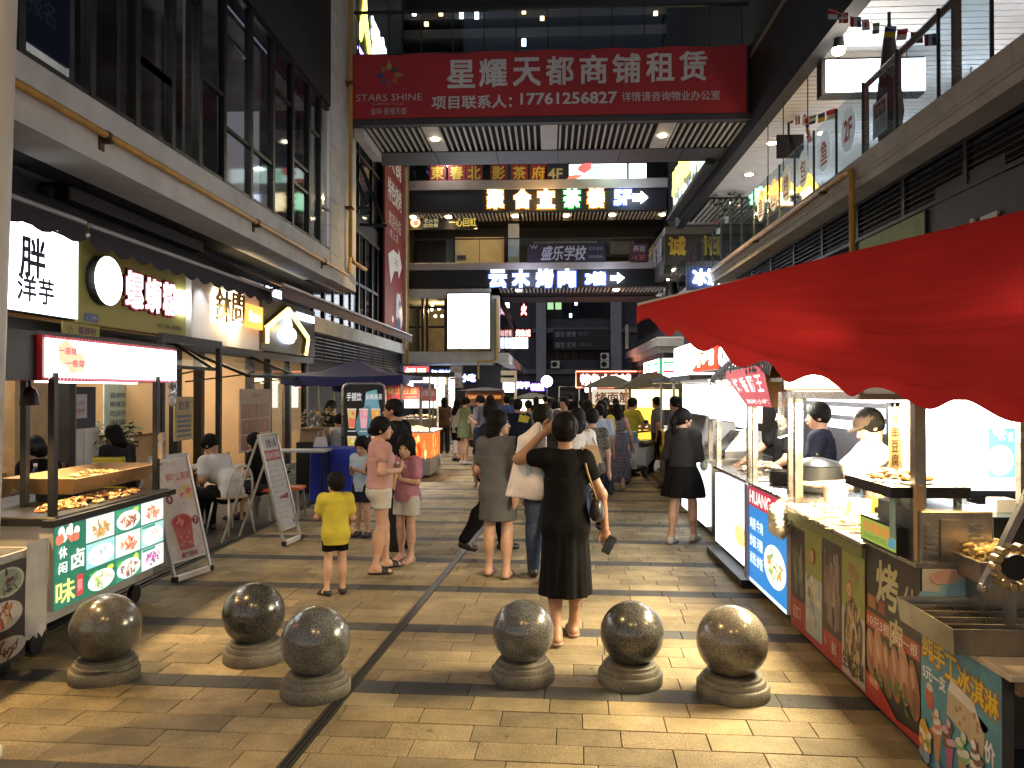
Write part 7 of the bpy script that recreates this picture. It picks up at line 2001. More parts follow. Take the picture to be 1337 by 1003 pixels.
skewers(2*w,3*w*.99,.18,H_-.02,(.04,.035,.035),[(.26,.19,.17),(.20,.13,.12),(.30,.24,.22)],50)
s_.rect(3*w,.42,4*w,H_-.02,ol);s_.rect(3*w,.02,4*w,.42,(.34,.32,.32));s_.up()
s_.disc(3.5*w,.27,w*.40,.24,(.06,.04,.03),16,0,.1);s_.up()
for k in range(46):s_.disc(w*(3.5+random.uniform(-.3,.3)),.27+random.uniform(-.19,.17),w*.035,.06,random.choice([(.32,.22,.12),(.42,.32,.2),(.15,.09,.05)]),7,random.uniform(-.4,.4),.2);s_.up()if k%8==7 else None
s_.disc(w*1.45,.60,w*.13,.055,(.32,.06,.04),14);s_.disc(w*3.35,.545,w*.13,.055,(.32,.06,.04),14);s_.up();s_.disc(w*1.45,.60,w*.1,.042,(.42,.30,.2),14);s_.disc(w*3.35,.545,w*.1,.042,(.42,.30,.2),14);s_.up()
s_.text('韭菜',w*1.41,.58,w*1.49,.62,(.35,.05,.04));s_.text('肉串',w*3.31,.525,w*3.39,.565,(.35,.05,.04));s_.text('孜然',w*3.3,.64,w*3.6,.71,(.35,.10,.10),.0);s_.text('肉',w*3.62,.60,w*3.75,.68,(.35,.10,.10))
s_.text('生命之意',w*3.05,.06,w*3.95,.16,(.03,.03,.03),.02);s_.text('自',w*.3,.08,w*.5,.18,(.5,.4,.35));s_.text('口',w*.55,.09,w*.75,.17,(.5,.4,.35));s_.text('心',w*2.1,.09,w*2.25,.16,(.5,.4,.35));s_.text('鲜',w*2.5,.06,w*2.75,.15,(.5,.4,.35))
s_.build('print',print_d,SK)
for y in(ya-.06,yb+.55):
    pass
pp=at(1036,640,x=RX+.05)
wbox('post',steel,SK,RX+.02,RX+.075,ya-.09,ya-.035,.93,1.74)
wbox('post',steel,SK,RX+.90,RX+.95,ya-.09,ya-.04,.93,1.74);wbox('post',steel,SK,RX+.90,RX+.95,yb+.05,yb+.1,.93,1.74)
wbox('top_frame',steel,SK,RX-.02,RX+.98,yb+.02,ya,1.745,1.80,bevel=.008)
wbox('top_light_box',mat('box_yellow',(.5,.3,.1),.5),SK,RX+.02,RX+.3,yb+.02,ya+.1,1.803,2.08)
wbox('light_panel',emi('lit_cream_panel',(1,.74,.42),1.6),SK,RX-.005,RX+.018,yb+.03,ya+.09,1.81,2.07)
m1=MB();write(m1,'烧烤炸串',on_right(RX-.008,ya+.05,1.83),.05,.02,W-.05,.2,.002,(1,1,1),0,.03,.01);m1.build('lettering',emi('lit_hotwhite',(1,.95,.82),7),SK)
o=wbox('lamp_strip',emi('strip_white',(1,.95,.9),6),SK,RX+.3,RX+.7,yb+.3,ya-.2,1.73,1.742)
area('skewer_light',(RX+.35,(ya+yb)/2,1.72),(0,0,0),.5,190,(1,.80,.46),175,1.0)
# steel warming box, bain-marie and boxes on the counter
t=thing('steel_trough','long steel food trough at the back of the skewer counter','trough',(RX+.75,(ya+yb)/2,.93));trough(None,RX+.58,RX+.86,yb+.4,ya-.3,.931,1.09,.01).build('trough',steel,t)
for k in range(3):heap('food_heap',f'{["pale", "golden", "reddish"][k]} cooked food filling the steel trough of the skewer stall',(RX+.72,yb+.62+k*.28,.96),.10,.12,50,[(.6,.5,.3),(.55,.3,.1),(.5,.2,.08)][k:k+1],.025,.07)
t=thing('tilted_lid','tilted steel hood leaning over the skewer counter beside the cardboard strips','lid',(RX+.45,yb+.4,.93));mb=MB();mb.hexa([(RX+.35,yb+.15,.935),(RX+.75,yb+.15,.935),(RX+.75,yb+.17,.935),(RX+.35,yb+.17,.935),(RX+.40,yb+.34,1.2),(RX+.72,yb+.34,1.2),(RX+.72,yb+.36,1.2),(RX+.40,yb+.36,1.2)]);mb.build('plate',steel,t);MB().bar((RX+.5,yb+.35,1.21),(RX+.62,yb+.35,1.21),.02).build('handle',black_metal,t)  # a steel lid with a bar handle, propped at a tilt
for i,(cx,cy,c,lab)in enumerate(((RX+.5,ya-.25,(.5,.05,.02),'red sauce bottle with pointed cap at the back of the skewer stall'),(RX+.5,ya-.36,(.6,.42,.02),'yellow sauce bottle with pointed cap at the back of the skewer stall'))):
    t=thing('sauce_bottle',lab,'bottle',(cx,cy,.93),0,'sauce bottles');m_=mat('sauce_'+'ry'[i],c,.4)
    b=MB();b.lathe([(.035,0),(.038,.02),(.038,.11),(.03,.13)],(cx,cy,.93),14);b.build('body',m_,t,True);b=MB();b.lathe([(.031,.13),(.022,.145),(.006,.185),(.0001,.186)],(cx,cy,.93),12);b.build('cap',m_,t,True)
t=thing('white_container','white plastic tub standing at the far end of the skewer counter','tub',(RX+.25,ya-.25,.93));b=MB();b.lathe([(.07,0),(.085,.17),(.088,.18),(.08,.18),(.07,.03)],(RX+.25,ya-.25,.93),18);b.build('tub_body',plastic_w,t,True);b=MB();b.lathe([(.09,.181),(.09,.195),(.0001,.2)],(RX+.25,ya-.25,.93),18);b.build('lid',plastic_w,t,True)
t=thing('white_container','second white plastic tub beside the steel trough','tub',(RX+.3,ya-.55,.93));b=MB();b.lathe([(.07,0),(.08,.13),(.075,.13),(.065,.02)],(RX+.3,ya-.55,.93),18);b.build('tub_body',plastic_w,t,True);b=MB();b.lathe([(.072,.10),(.0001,.12)],(RX+.3,ya-.55,.93),14);b.build('contents',mat('tub_food',(.6,.55,.4),.6),t)
# skewers fan out over the counter edge
rg=random.Random(8)
stick_m=mat('bamboo',(.52,.38,.17),.6)
for i in range(46):
    y=ya-.2-(ya-yb-.45)*i/46+rg.uniform(-.01,.01);z=.945+rg.uniform(0,.035)
    x0,x1=RX-.05+rg.uniform(-.04,.04),RX+.30+rg.uniform(-.04,.04);dy=rg.uniform(-.05,.05)-.05
    t=thing('skewer','meat skewer lying in the dense row across the skewer stall counter','skewer',(x0,y,z),0,'meat skewers on the counter')
    b=MB();b.tube([(x0,y,z),(x1,y+dy,z+.01)],.0032,5);b.build('stick',stick_m,t)
    b=MB()
    for k in range(5):
        u=.42+k*.12;b.ball((x0+(x1-x0)*u,y+dy*u,z+.008),(.021,.016,.011),6,rg.choice([(.42,.16,.06),(.50,.26,.10),(.34,.10,.04),(.58,.40,.2)]))
    b.build('meat',goods,t)

# barbecue stall: black poster, hot-dog box, steel grill
yc=yr(1198)
BQ=thing('food_stall','black fronted grilled meat stall with red price strip','stall',(RX+.4,(yb+yc)/2,0))
wbox('cabinet',mat('stall_dark',(.04,.04,.035)),BQ,RX+.012,RX+.8,yc+.005,yb-.005,.06,.93)
W2=yb-yc
s_=rsheet(RX+.011,yb,.06,.0008);H2=.87;s_.clip=(W2,H2);random.seed(4)
s_.rect(0,0,W2,H2,(.022,.02,.02));s_.up()
s_.text('烤',W2*.22,H2*.66,W2*.62,H2*.93,(.42,.38,.22),.02);s_.text('肉',W2*.48,H2*.44,W2*.70,H2*.62,(.42,.38,.22),.02);s_.text('仕',W2*.72,H2*.68,W2*.95,H2*.86,(.42,.38,.22),.01)
s_.rect(0,H2*.47,W2,H2*.57,(.32,.05,.03));s_.up();s_.rect(W2*.04,H2*.6,W2*.2,H2*.68,(.28,.12,.04));s_.rect(W2*.25,H2*.6,W2*.38,H2*.68,(.20,.04,.03));s_.up()
s_.text('10元3根 4元一根',W2*.04,H2*.485,W2*.96,H2*.555,(.6,.52,.46),.01)
for k in range(6):
    a_=W2*(.10+.16*k);s_.disc(a_,H2*(.30+.03*math.sin(k*2)),W2*.095,H2*.17,[(.30,.13,.07),(.36,.17,.10),(.24,.09,.05)][k%3],14,.15,.05);s_.up();s_.disc(a_-W2*.02,H2*.36,W2*.03,H2*.07,(.42,.25,.16),9,.2,.2);s_.disc(a_+W2*.02,H2*.24,W2*.04,H2*.05,(.18,.07,.04),9,.3,.3);s_.up()
for k in range(14):s_.disc(W2*random.random(),H2*random.uniform(.12,.26),W2*.05,H2*.018,(.05,.12,.03),7,random.uniform(0,3),.3)
s_.poly([(0,0),(W2,0),(W2,H2*.06),(W2*.6,H2*.03),(W2*.35,H2*.12),(0,H2*.18)],(.34,.03,.025));s_.up();s_.disc(W2*.17,H2*.135,W2*.12,H2*.035,(.45,.12,.08),14);s_.text('好吃',W2*.09,H2*.11,W2*.25,H2*.155,(.6,.5,.4),.01)
s_.build('print',print_d,BQ)
wbox('counter',steel,BQ,RX-.01,RX+.85,yc,yb,.933,.955)
wbox('post',steel_d,BQ,RX+.03,RX+.085,yc+.09,yc+.145,.955,1.78);wbox('post',wood_l,BQ,RX+.02,RX+.05,yc+.05,yc+.088,.955,1.33)
wbox('top_beam',steel_d,BQ,RX+.0,RX+.9,yc+.05,yb,1.782,1.84)
# hot-dog display box
t=thing('display_case','small glass display case with green hot dog sign on the black stall counter','display case',(RX+.05,(yb+yc)/2,.956))
x0,x1,y0_,y1_=RX-.03,RX+.34,yc+.16,yb-.02
wbox('case_base',black_metal,t,x0,x1,y0_,y1_,.957,1.10);s_=rsheet(x0-.001,y1_,.965);w_=y1_-y0_
s_.rect(.005,.005,w_-.005,.125,(.20,.30,.05));s_.up();s_.rect(w_*.8,.02,w_*.97,.07,(.05,.2,.3));s_.up();s_.text('台湾热狗',w_*.12,.055,w_*.82,.115,(.45,.16,.04),.03);s_.text('TAIWAN HOT DOG',w_*.12,.02,w_*.75,.045,(.06,.12,.03));s_.build('lettering',col_mat('soft_backlit_print',.4,.55,.05),t)
for b_ in((x0,x1,y0_,y0_+.006),(x0,x1,y1_-.006,y1_),(x0,x0+.006,y0_+.007,y1_-.007)):wbox('pane',glass_c,t,b_[0],b_[1],b_[2],b_[3],1.101,1.25)
wbox('case_top',steel,t,x0,x1,y0_,y1_,1.251,1.265);wbox('qr_card',mat('card_teal',(.25,.42,.40),.5),t,x0-.006,x0-.001,y0_+.005,y0_+.07,1.04,1.25)
for k in range(5):b=MB();b.tube([(x0+.06,y0_+.08+k*.08,1.13),(x0+.26,y0_+.09+k*.08,1.13)],.018,8);b.build('sausage',mat('sausage',(.30,.08,.03),.4),t,'all')
# steel grill cabinet
t=thing('grill_cabinet','scratched steel grill cabinet with louvre slots beside the hot dog case','grill',(RX+.45,yc-.1,.95))
gx0,gx1,gy=at(1197,700,y=yc+.02).x+.02,at(1297,700,y=yc+.02).x,yc+.02
gz1,gz0=at(1240,668,y=gy).z,at(1240,738,y=gy).z
wbox('body',steel_d,t,gx0,gx1,gy,gy+.5,gz0,gz1,bevel=.006);wbox('door',steel_d,t,gx0+.09,gx1-.02,gy-.012,gy-.001,gz0+.02,gz1-.04)
for k in range(6):wbox('louvre',steel,t,gx0+.02,gx0+.075,gy-.014,gy-.001,gz0+.05+k*.028,gz0+.062+k*.028);wbox('louvre',steel,t,gx1-.12,gx1-.06,gy-.026,gy-.0125,gz0+.05+k*.028,gz0+.062+k*.028)
wbox('grate_frame',black_metal,t,gx0-.1,gx1-.05,gy+.1,gy+.7,gz1+.05,gz1+.105)
for x_ in(gx0-.06,gx1-.1):
    for y__ in(gy+.15,gy+.65):wbox('grate_leg',steel,t,x_,x_+.03,y__,y__+.03,gz1+.001,gz1+.05)
for k in range(14):MB().tube([(gx0-.08+k*.035,gy+.12,gz1+.12),(gx0-.08+k*.035,gy+.68,gz1+.12)],.004,5).build('grill_bar',steel_d,t)
heap('food_heap','grilled meat pieces browning on the wire grill by the cardboard strips',(gx0+.08,gy+.42,gz1+.12),.14,.2,60,[(.5,.28,.08),(.35,.15,.05),(.55,.4,.2)],.025,.03)
spot('grill_lamp',(gx0+.2,gy+.2,1.72),(gx0+.15,gy+.3,1.0),42,WARM,120,.7,.05)
# printed cardboard strips hanging
t=thing('cardboard_strip','hanging tan cardboard strip printed with dark prices beside the steel post','price strip',(RX+.4,yb+.05,1.1))
q0,q1=at(1161,615,y=4.75),at(1176,532,y=4.75);wbox('card',mat('card_tan',(.52,.38,.18),.7),t,q0.x,q1.x,4.75,4.755,q0.z,q1.z);s_=Sheet(facing(4.749,q0.x,q0.z),.001);w_,h_=q1.x-q0.x,q1.z-q0.z
for k in range(4):s_.text('烤串豆腐'[k],w_*.2,h_*(.74-k*.22),w_*.8,h_*(.92-k*.22),(.08,.03,.01),.01)
s_.build('lettering',print_d,t);MB().tube([((q0.x+q1.x)/2,4.752,q1.z),((q0.x+q1.x)/2,4.752,1.79)],.003,4).build('string',black_metal,t)
t=thing('pale_tarp','creased pale tarpaulin hung between the steel posts','tarp',(2.3,4.7,1.0));q0,q1=at(1178,618,y=4.9),at(1208,520,y=4.9);mb=MB();vs=[]
for i in range(9):x=q0.x+(q1.x-q0.x)*i/8;vs+=[(x,4.9+.02*math.sin(i*2.3),q0.z),(x,4.9+.03*math.sin(i*1.9+1),q1.z)]
mb.add(vs,[(2*i,2*i+2,2*i+3,2*i+1)for i in range(8)]);mb.build('sheet',mat('tarp_cream',(.5,.46,.38),.7),t,'all')
# ice-cream stall closest to the viewer
yd=yr(1302)
IC=thing('food_stall','ice cream stall with blue poster below a steel topping tray','stall',(RX+.5,(yc+yd)/2,0))
wbox('cabinet',mat('stall_dark',(.04,.04,.035)),IC,RX+.012,RX+.06,yd,yc-.005,.0,.64)
wbox('counter',mat('counter_cream',(.42,.36,.27),.45),IC,RX+.0,RX+1.0,yd-.08,yc-.005,.66,.685,bevel=.006);wbox('counter_edge',wood_d,IC,RX+.04,RX+.98,yd-.07,yd-.04,.60,.659)
wbox('frame_leg',mat('pinkwood',(.25,.15,.10),.6),IC,RX+.16,RX+.20,yd-.06,yd-.02,0,.60);wbox('frame_leg',mat('pinkwood',(.25,.15,.10),.6),IC,RX+.9,RX+.94,yd-.06,yd-.02,0,.60)
wbox('back_board',mat('painted_board',(.50,.46,.38),.5),IC,RX+.02,RX+1.2,yc-.003,yc+.003,.69,.93)
s_=Sheet(facing(yc-.004,RX+.02,.69),.0012);
for k in range(8):s_.disc(.05+k*.13,.07+.05*(k%3),.10,.06,(.20,.36,.44),12,0,.2)
s_.rect(0,.0,1.1,.06,(.20,.36,.44));s_.disc(.1,.2,.06,.04,(.5,.3,.25),9,0,.2);s_.build('painted_cloud',print_d,IC)
W3,H3=yc-yd,.64
s_=rsheet(RX+.011,yc-.005,0.02,.0009);s_.clip=(W3,H3);random.seed(9)
s_.rect(0,0,W3,H3,(.055,.20,.29));s_.up()
for k in range(20):s_.disc(W3*random.random(),H3*random.uniform(.3,.95),W3*.16,H3*.05,(.06,.24,.33),10,0,.3)
s_.up()
for i,ch in enumerate('纯手工冰淇淋'):
    a_=W3*(.03+.158*i);z_=H3*(.78-.018*i)
    s_.text(ch,a_-.004,z_-.006,a_+W3*.15+.006,z_+H3*.17,(.32,.10,.01),.045);
s_.up()
for i,ch in enumerate('纯手工冰淇淋'):
    a_=W3*(.03+.158*i);z_=H3*(.78-.018*i);s_.text(ch,a_,z_,a_+W3*.148,z_+H3*.165,(.62,.44,.02),.02)
s_.up();s_.text('5元一支',W3*.03,H3*.62,W3*.35,H3*.72,(.65,.63,.63),.03);s_.text('价',W3*.82,H3*.38,W3*.93,H3*.52,(.65,.62,.62),.03)
# popsicle and cones
s_.poly([(W3*.36,H3*.48),(W3*.80,H3*.38),(W3*.82,H3*.54),(W3*.72,H3*.62),(W3*.38,H3*.66)],(.42,.33,.23));s_.poly([(W3*.38,H3*.66),(W3*.72,H3*.62),(W3*.78,H3*.58),(W3*.7,H3*.70),(W3*.42,H3*.75)],(.55,.53,.5));s_.up()
for k in range(9):s_.disc(W3*random.uniform(.42,.78),H3*random.uniform(.44,.62),W3*.02,H3*.02,(.30,.17,.10),7,0,.3)
s_.disc(W3*.13,H3*.50,W3*.06,H3*.09,(.40,.09,.06),12,.1);s_.disc(W3*.13,H3*.575,W3*.05,H3*.03,(.5,.45,.4),10);s_.up()
for k in range(4):
    x=W3*(.22+.17*k);s_.poly([(x-W3*.05,H3*.30),(x+W3*.07,H3*.30),(x+W3*.03,H3*.0),(x,H3*.0)],[(.42,.22,.10),(.34,.10,.20),(.40,.25,.12),(.45,.36,.26)][k]);s_.up()
    for q in range(6):s_.disc(x+W3*.01+W3*random.uniform(-.04,.04),H3*(.28+.03*q),W3*(.09-.012*q),H3*.03,[(.55,.50,.44),(.5,.3,.4),(.5,.52,.46),(.6,.58,.56)][k]if q%2 else[(.45,.2,.12),(.14,.07,.05),(.2,.36,.16),(.16,.10,.08)][k],10,.3,.15);s_.up()
s_.disc(W3*.08,H3*.18,W3*.10,H3*.12,(.50,.30,.05),12,0,.2);s_.up()
for k in range(12):s_.disc(W3*random.uniform(.0,.2),H3*random.uniform(.05,.3),W3*.03,H3*.03,random.choice([(.55,.4,.1),(.5,.12,.1),(.6,.55,.4),(.15,.3,.1)]),8,0,.3)
for k in range(9):s_.disc(W3*random.uniform(.02,.3),H3*random.uniform(.0,.07),W3*.035,H3*.03,(.20,.28,.42),7,0,.3)
s_.build('print',print_d,IC)
# steel topping tray with partitions
tx0,tx1=RX-.10,RX+.62;ty0,ty1=yd+.14,yc-.03
TT=thing('topping_tray','long steel topping tray with empty compartments on the ice cream counter','tray',((tx0+tx1)/2,(ty0+ty1)/2,.70))
trough(None,tx0,tx1,ty0,ty1,.688,.80,.012,.006).build('tray_body',steel_d,TT)
for k in range(1,5):y=ty0+(ty1-ty0)*k/5;wbox('partition',steel,TT,tx0+.01,tx1-.01,y-.004,y+.004,.696,.79)
t=thing('blue_towel','crumpled dark blue towel lying at the edge of the ice cream counter','towel',(RX+.42,yd+.05,.70));
Fw=Field((RX+.18,yd-.1,.68),(RX+.62,yd+.2,.8),.006);rg=random.Random(3)
for k in range(16):Fw.cap((RX+.28+rg.uniform(0,.26),yd-.01+rg.uniform(0,.10),.70),(RX+.28+rg.uniform(0,.26),yd-.01+rg.uniform(0,.10),.715+rg.uniform(0,.02)),.022,.016,.015)
Fw.cut((0,0,.687),(0,0,-1));V_,F_=Fw.mesh();inv=XF[t].inverted();V_=V_-np.array(t.location);np_obj('cloth',V_,F_,cloth('towel',(.02,.03,.10)),t)
pc=Vector((RX+.52,yd-.02,.687))
t=thing('paper_cup','tall white paper cup with pink straw on the ice cream counter','cup',pc);b=MB();b.lathe([(.035,0),(.05,.15),(.053,.155),(.048,.155),(.034,.01)],pc,20);b.build('cup_body',mat('cup_white',(.62,.58,.50),.5),t,True);b=MB();b.tube([pc+Vector((0,0,.05)),pc+Vector((.01,0,.19))],.006,6);b.build('straw',mat('straw_pink',(.6,.3,.25),.5),t)
# chain of round steel rollers at the picture edge
t=thing('roller_chain','ring of small round metal rollers around a dark wheel at the picture edge','machine',(2.33,3.3,1.0))
c=at(1330,742,y=3.35)
for k in range(14):a_=k*2*math.pi/14;q=c+Vector((.085*math.cos(a_),0,.085*math.sin(a_)));b=MB();b.tube([q,q+Vector((0,.05,0))],.016,10);b.build('roller',mat('brass',(.45,.33,.16),.35,.8),t,True)
b=MB();b.tube([c+Vector((0,.01,0)),c+Vector((0,.04,0))],.055,16);b.build('hub',black_metal,t,True);wbox('stand',steel_d,t,c.x-.02,c.x+.02,c.y+.05,c.y+.08,.687,c.z)
t=thing('slanted_strut','slanted steel bar rising at the picture edge beside the steel grill cabinet','bar',at(1285,765,y=3.4));b=MB();b.bar(at(1283,768,y=3.4),at(1345,640,y=3.4),.035,.03);b.build('bar',steel,t);b=MB();b.ball(at(1283,768,y=3.4),.024,8);b.build('hinge',steel_d,t)
t=thing('corn_pile','heap of glowing yellow food under a lamp behind the slanted steel bar','food',at(1315,700,y=3.6));mb=MB();rg=random.Random(2);cc=at(1318,705,y=3.65)
for k in range(150):mb.ball((cc.x+rg.uniform(-.12,.14),cc.y+rg.uniform(0,.26),cc.z-.12+rg.uniform(0,.07)),(.02,.014,.012),6,rg.choice([(.5,.36,.14),(.55,.46,.28),(.4,.26,.08)]))
stuff(mb.build('pieces',goods,t));trough(None,cc.x-.14,cc.x+.2,cc.y-.02,cc.y+.3,cc.z-.2,cc.z-.1,.01).build('pan',steel_d,t);wbox('pan_stand',steel_d,t,cc.x-.1,cc.x+.16,cc.y+.02,cc.y+.24,.687,cc.z-.2)
spot('corn_lamp',(cc.x,cc.y,cc.z+.55),cc,14,WARM,90,.7,.05)
t=thing('counter_case','dark counter case with blue shine behind the steel grill cabinet','case',at(1300,680,y=4.0));q=at(1290,670,y=4.1);wbox('body',black_metal,t,q.x,q.x+.5,4.05,4.5,.687,1.14);wbox('top_glass',mat('blue_gloss',(.02,.05,.09),.08),t,q.x,q.x+.5,4.05,4.5,1.141,1.15);wbox('small_box',plastic_w,t,q.x+.1,q.x+.2,4.2,4.3,1.151,1.22)
# big lit screen behind
t=thing('lit_menu_screen','big white lit menu screen with a pale blue picture behind the grill','sign',at(1270,640,y=5.2));a,b=at(1209,640,y=5.2),at(1332,520,y=5.2)
wbox('frame',black_metal,t,a.x-.03,b.x+.05,5.22,5.3,a.z-.03,b.z+.12);wbox('light_panel',emi('lit_screen',(.94,.97,1),4.0,True),t,a.x,b.x,5.2,5.22,a.z,b.z+.1)
s_=Sheet(facing(5.199,0,0),.0012);P_=lambda px,py:(at(px,py,y=5.2).x,at(px,py,y=5.2).z)
s_.rect(*P_(1290,624),*P_(1326,559),(.16,.42,.62));s_.up();s_.disc(*P_(1306,601),.085,.10,(1,1,1),20);s_.up()
for k in range(8):s_.disc(*P_(1300+random.uniform(0,22),562+random.uniform(0,14)),.02,.016,(.95,.98,1),8,0,.3)
s_.poly([P_(1270,610),P_(1276,608),P_(1274,616)],(.3,.6,.8));s_.build('lit_picture',print_h,t)
MB().box(a.x+.2,a.x+.26,5.31,5.37,0,b.z).build('stand',black_metal,t)
# stall with the blue lit front
ye,yf=yr(978),yr(1027)
NB=thing('food_stall','noodle stall with blue backlit front showing a white bowl','stall',(RX+.4,(ye+yf)/2,0))
wbox('cabinet',steel_d,NB,RX+.06,RX+.75,yf+.03,ye,.08,.95);wbox('counter',steel,NB,RX+.0,RX+.9,yf+.02,ye+.02,.952,.975)
for y in(yf+.2,ye-.2):b=MB();b.tube([(RX+.3,y,.045),(RX+.34,y,.045)],.04,10);b.build('wheel',black_metal,NB,True)
wbox('lit_front',mat('menu_case',(.45,.45,.43)),NB,RX,RX+.058,yf,ye+.02,.10,.95)
s_=rsheet(RX-.001,ye+.02,.10,.001);W,H_=ye+.02-yf,.85;random.seed(14)
s_.rect(0,0,W,H_,(.02,.22,.62));s_.up();s_.rect(0,H_*.80,W,H_,(.45,.03,.06));s_.rect(0,0,W,H_*.04,(.7,.85,.95));s_.up()
s_.text('HUANG',W*.05,H_*.83,W*.62,H_*.96,(.95,.9,.9),.02)
for r in range(3):
    for c_ in range(2):s_.text(['鸡蛋','牛肉','炒面','河粉','米线','炒饭'][r*2+c_],W*(.05+.2*c_),H_*(.56-r*.18),W*(.22+.2*c_),H_*(.68-r*.18),(.85,.95,1),.015)
s_.food(W*.72,H_*.34,W*.27,H_*.20,[(.85,.8,.5),(.3,.5,.15),(.8,.85,.85),(.7,.4,.15)],30,(1,1,1),(.9,.95,.95));s_.build('print',print_h,NB)
for y in(yf+.05,ye-.03):wbox('post',steel,NB,RX+.03,RX+.07,y,y+.04,.975,1.85)
t=thing('trash_bag','bulging pale plastic bag hung over the stall corner beside the blue lit front','bag',(RX-.05,yf+.05,.6));Fb=Field((RX-.3,yf-.2,.45),(RX+.1,yf+.25,1.05),.01);rg=random.Random(5)
for k in range(13):Fb.ell((RX-.06+rg.uniform(-.03,.03),yf+.02+rg.uniform(-.06,.06),.82+rg.uniform(-.09,.07)),(.04,.05,.055),.03)
Fb.cap((RX-.06,yf+.02,.88),(RX-.02,yf+.02,.96),.05,.03,.04);X,Y,Z=Fb.ax[0][:,None,None],Fb.ax[1][None,:,None],Fb.ax[2][None,None,:];Fb.a=Fb.a+.007*(np.sin(X*90+3*np.sin(Z*40))*np.sin(Y*80+Z*60)+.6*np.sin(Z*150+Y*110)).astype(np.float32);V_,F_=Fb.mesh();np_obj('film',V_-np.array(t.location),F_,mat('bag_film_pale',(.52,.50,.42),.3,0,.3,12,.5,60),t);b=MB();b.ball((RX-.01,yf+.02,.97),.03,8);b.build('knot',mat('bag_film_pale',(.52,.50,.42)),t)
# pots
def pot(lab,x,y,z,r,h_,m,lid=True):
    t=thing('cooking_pot',lab,'pot',(x,y,z));b=MB();b.lathe([(r*.92,0),(r,.02),(r,h_),(r*1.03,h_),(r*.95,h_-.01),(r*.9,.02)],(x,y,z),24);b.build('pot_body',m,t,True)
    if lid:b=MB();b.lathe([(r*1.02,h_+.002),(r*.8,h_+.03),(r*.2,h_+.06),(.0001,h_+.065)],(x,y,z),24);b.build('lid',m,t,True);b=MB();b.ball((x,y,z+h_+.075),.018,8);b.build('lid_knob',black_metal,t)
    for s in(-1,1):b=MB();b.tube([(x+s*r,y-.03,z+h_*.7),(x+s*(r+.03),y-.03,z+h_*.7),(x+s*(r+.03),y+.03,z+h_*.7),(x+s*r,y+.03,z+h_*.7)],.006,6);b.build('handle',black_metal,t)
pot('big dark cooking pot with lid on the noodle stall',RX+.38,yf+.45,.976,.20,.22,mat('pot_dark',(.05,.055,.06),.35,.7))
pot('low black pot beside the big dark cooking pot',RX+.28,ye-.15,.976,.14,.12,mat('pot_black',(.02,.02,.022),.4,.5),False)
bulb('noodle_lamp',(RX+.5,(ye+yf)/2+.1,1.78),30,NEUT,.12);o=wbox('lamp_tube',lit_w,NB,RX+.45,RX+.55,yf+.1,ye-.1,1.83,1.86);wbox('roof_frame',steel_d,NB,RX+.0,RX+.9,yf+.03,ye,1.87,1.9)
# tilted red box sign hanging over
t=thing('tilted_sign','tilted red box sign with white slanting characters hung over the noodle stall','sign',(RX,ye,1.75))
c0,c1,c2,c3=at(944,487,x=RX-.02),at(996,476,x=RX-.02),at(1008,532,x=RX-.02),at(975,530,x=RX-.02)
f=Fr(c3,(c2-c3),(c0-c3));sgx=[(0,0),((c2-c3).dot(f.u),(c2-c3).dot(f.v)),((c1-c3).dot(f.u),(c1-c3).dot(f.v)),((c0-c3).dot(f.u),(c0-c3).dot(f.v))]
b=MB();b.prism(sgx,f,-.16,0);b.build('box_body',mat('card_brown',(.35,.22,.10),.6),t)
b=MB();b.add([f.p(a,b_,.002)for a,b_ in sgx],[(0,1,2,3)],(.42,.03,.05));L_=lambda u,v:tuple((1-v)*((1-u)*sgx[0][i]+u*sgx[1][i])+v*((1-u)*sgx[3][i]+u*sgx[2][i])for i in(0,1))
b.build('face',print_l,t)
m1=MB()
for i,ch in enumerate('烤香肠王'):
    vs,fs=text_mesh(ch,.025);mn,mx=vs.min(0),vs.max(0);out=[]
    for x,y,z in vs:u,v=(x-mn[0])/(mx[0]-mn[0]),(y-mn[1])/(mx[1]-mn[1]);a,b_=L_(.10+.21*i+.17*u,.36+.42*v);out.append(f.p(a,b_,.005))
    m1.add(out,fs,(.8,.76,.76))
vs,fs=text_mesh('美味小吃',.02);mn,mx=vs.min(0),vs.max(0);m1.add([f.p(*L_(.15+.8*(x-mn[0])/(mx[0]-mn[0]),.06+.13*(y-mn[1])/(mx[1]-mn[1])),.005)for x,y,z in vs],fs,(.75,.7,.7))
m1.build('lettering',print_l,t)
t=thing('black_awning','ragged black plastic awning hanging over the tilted red sign','awning',(RX+.2,ye+.5,1.95));mb=MB();rg=random.Random(4)
p_=[at(930,490,x=RX),at(950,470,x=RX),at(985,462,x=RX),at(1010,462,x=RX)]
for i in range(26):
    u=i/25;k=min(2,int(u*3));q=p_[k].lerp(p_[k+1],u*3-k);d=.10+rg.uniform(0,.10);mb.add([q+Vector((.3,.02,.06)),q+Vector((.3,-.06,.06)),q+Vector((0,-.075,0)),q+Vector((0,.02,0)),q+Vector((-.03,-.06,-d)),q+Vector((-.03,-.0,-d*.8))],[(0,1,2,3),(3,2,4,5)])
mb.build('cloth',mat('black_plastic',(.008,.008,.009),.4),t);mb=MB();mb.tube([p_[0]+Vector((.1,0,.03)),p_[1]+Vector((.1,0,.03)),p_[2]+Vector((.1,0,.03)),p_[3]+Vector((.1,-.1,.03))],.015,6);mb.build('frame_bar',steel_d,t)
t=thing('paper_bunch','bunch of clear plastic bags hanging from the corner of the tilted red sign','bags',at(1015,540,x=RX));mb=MB()
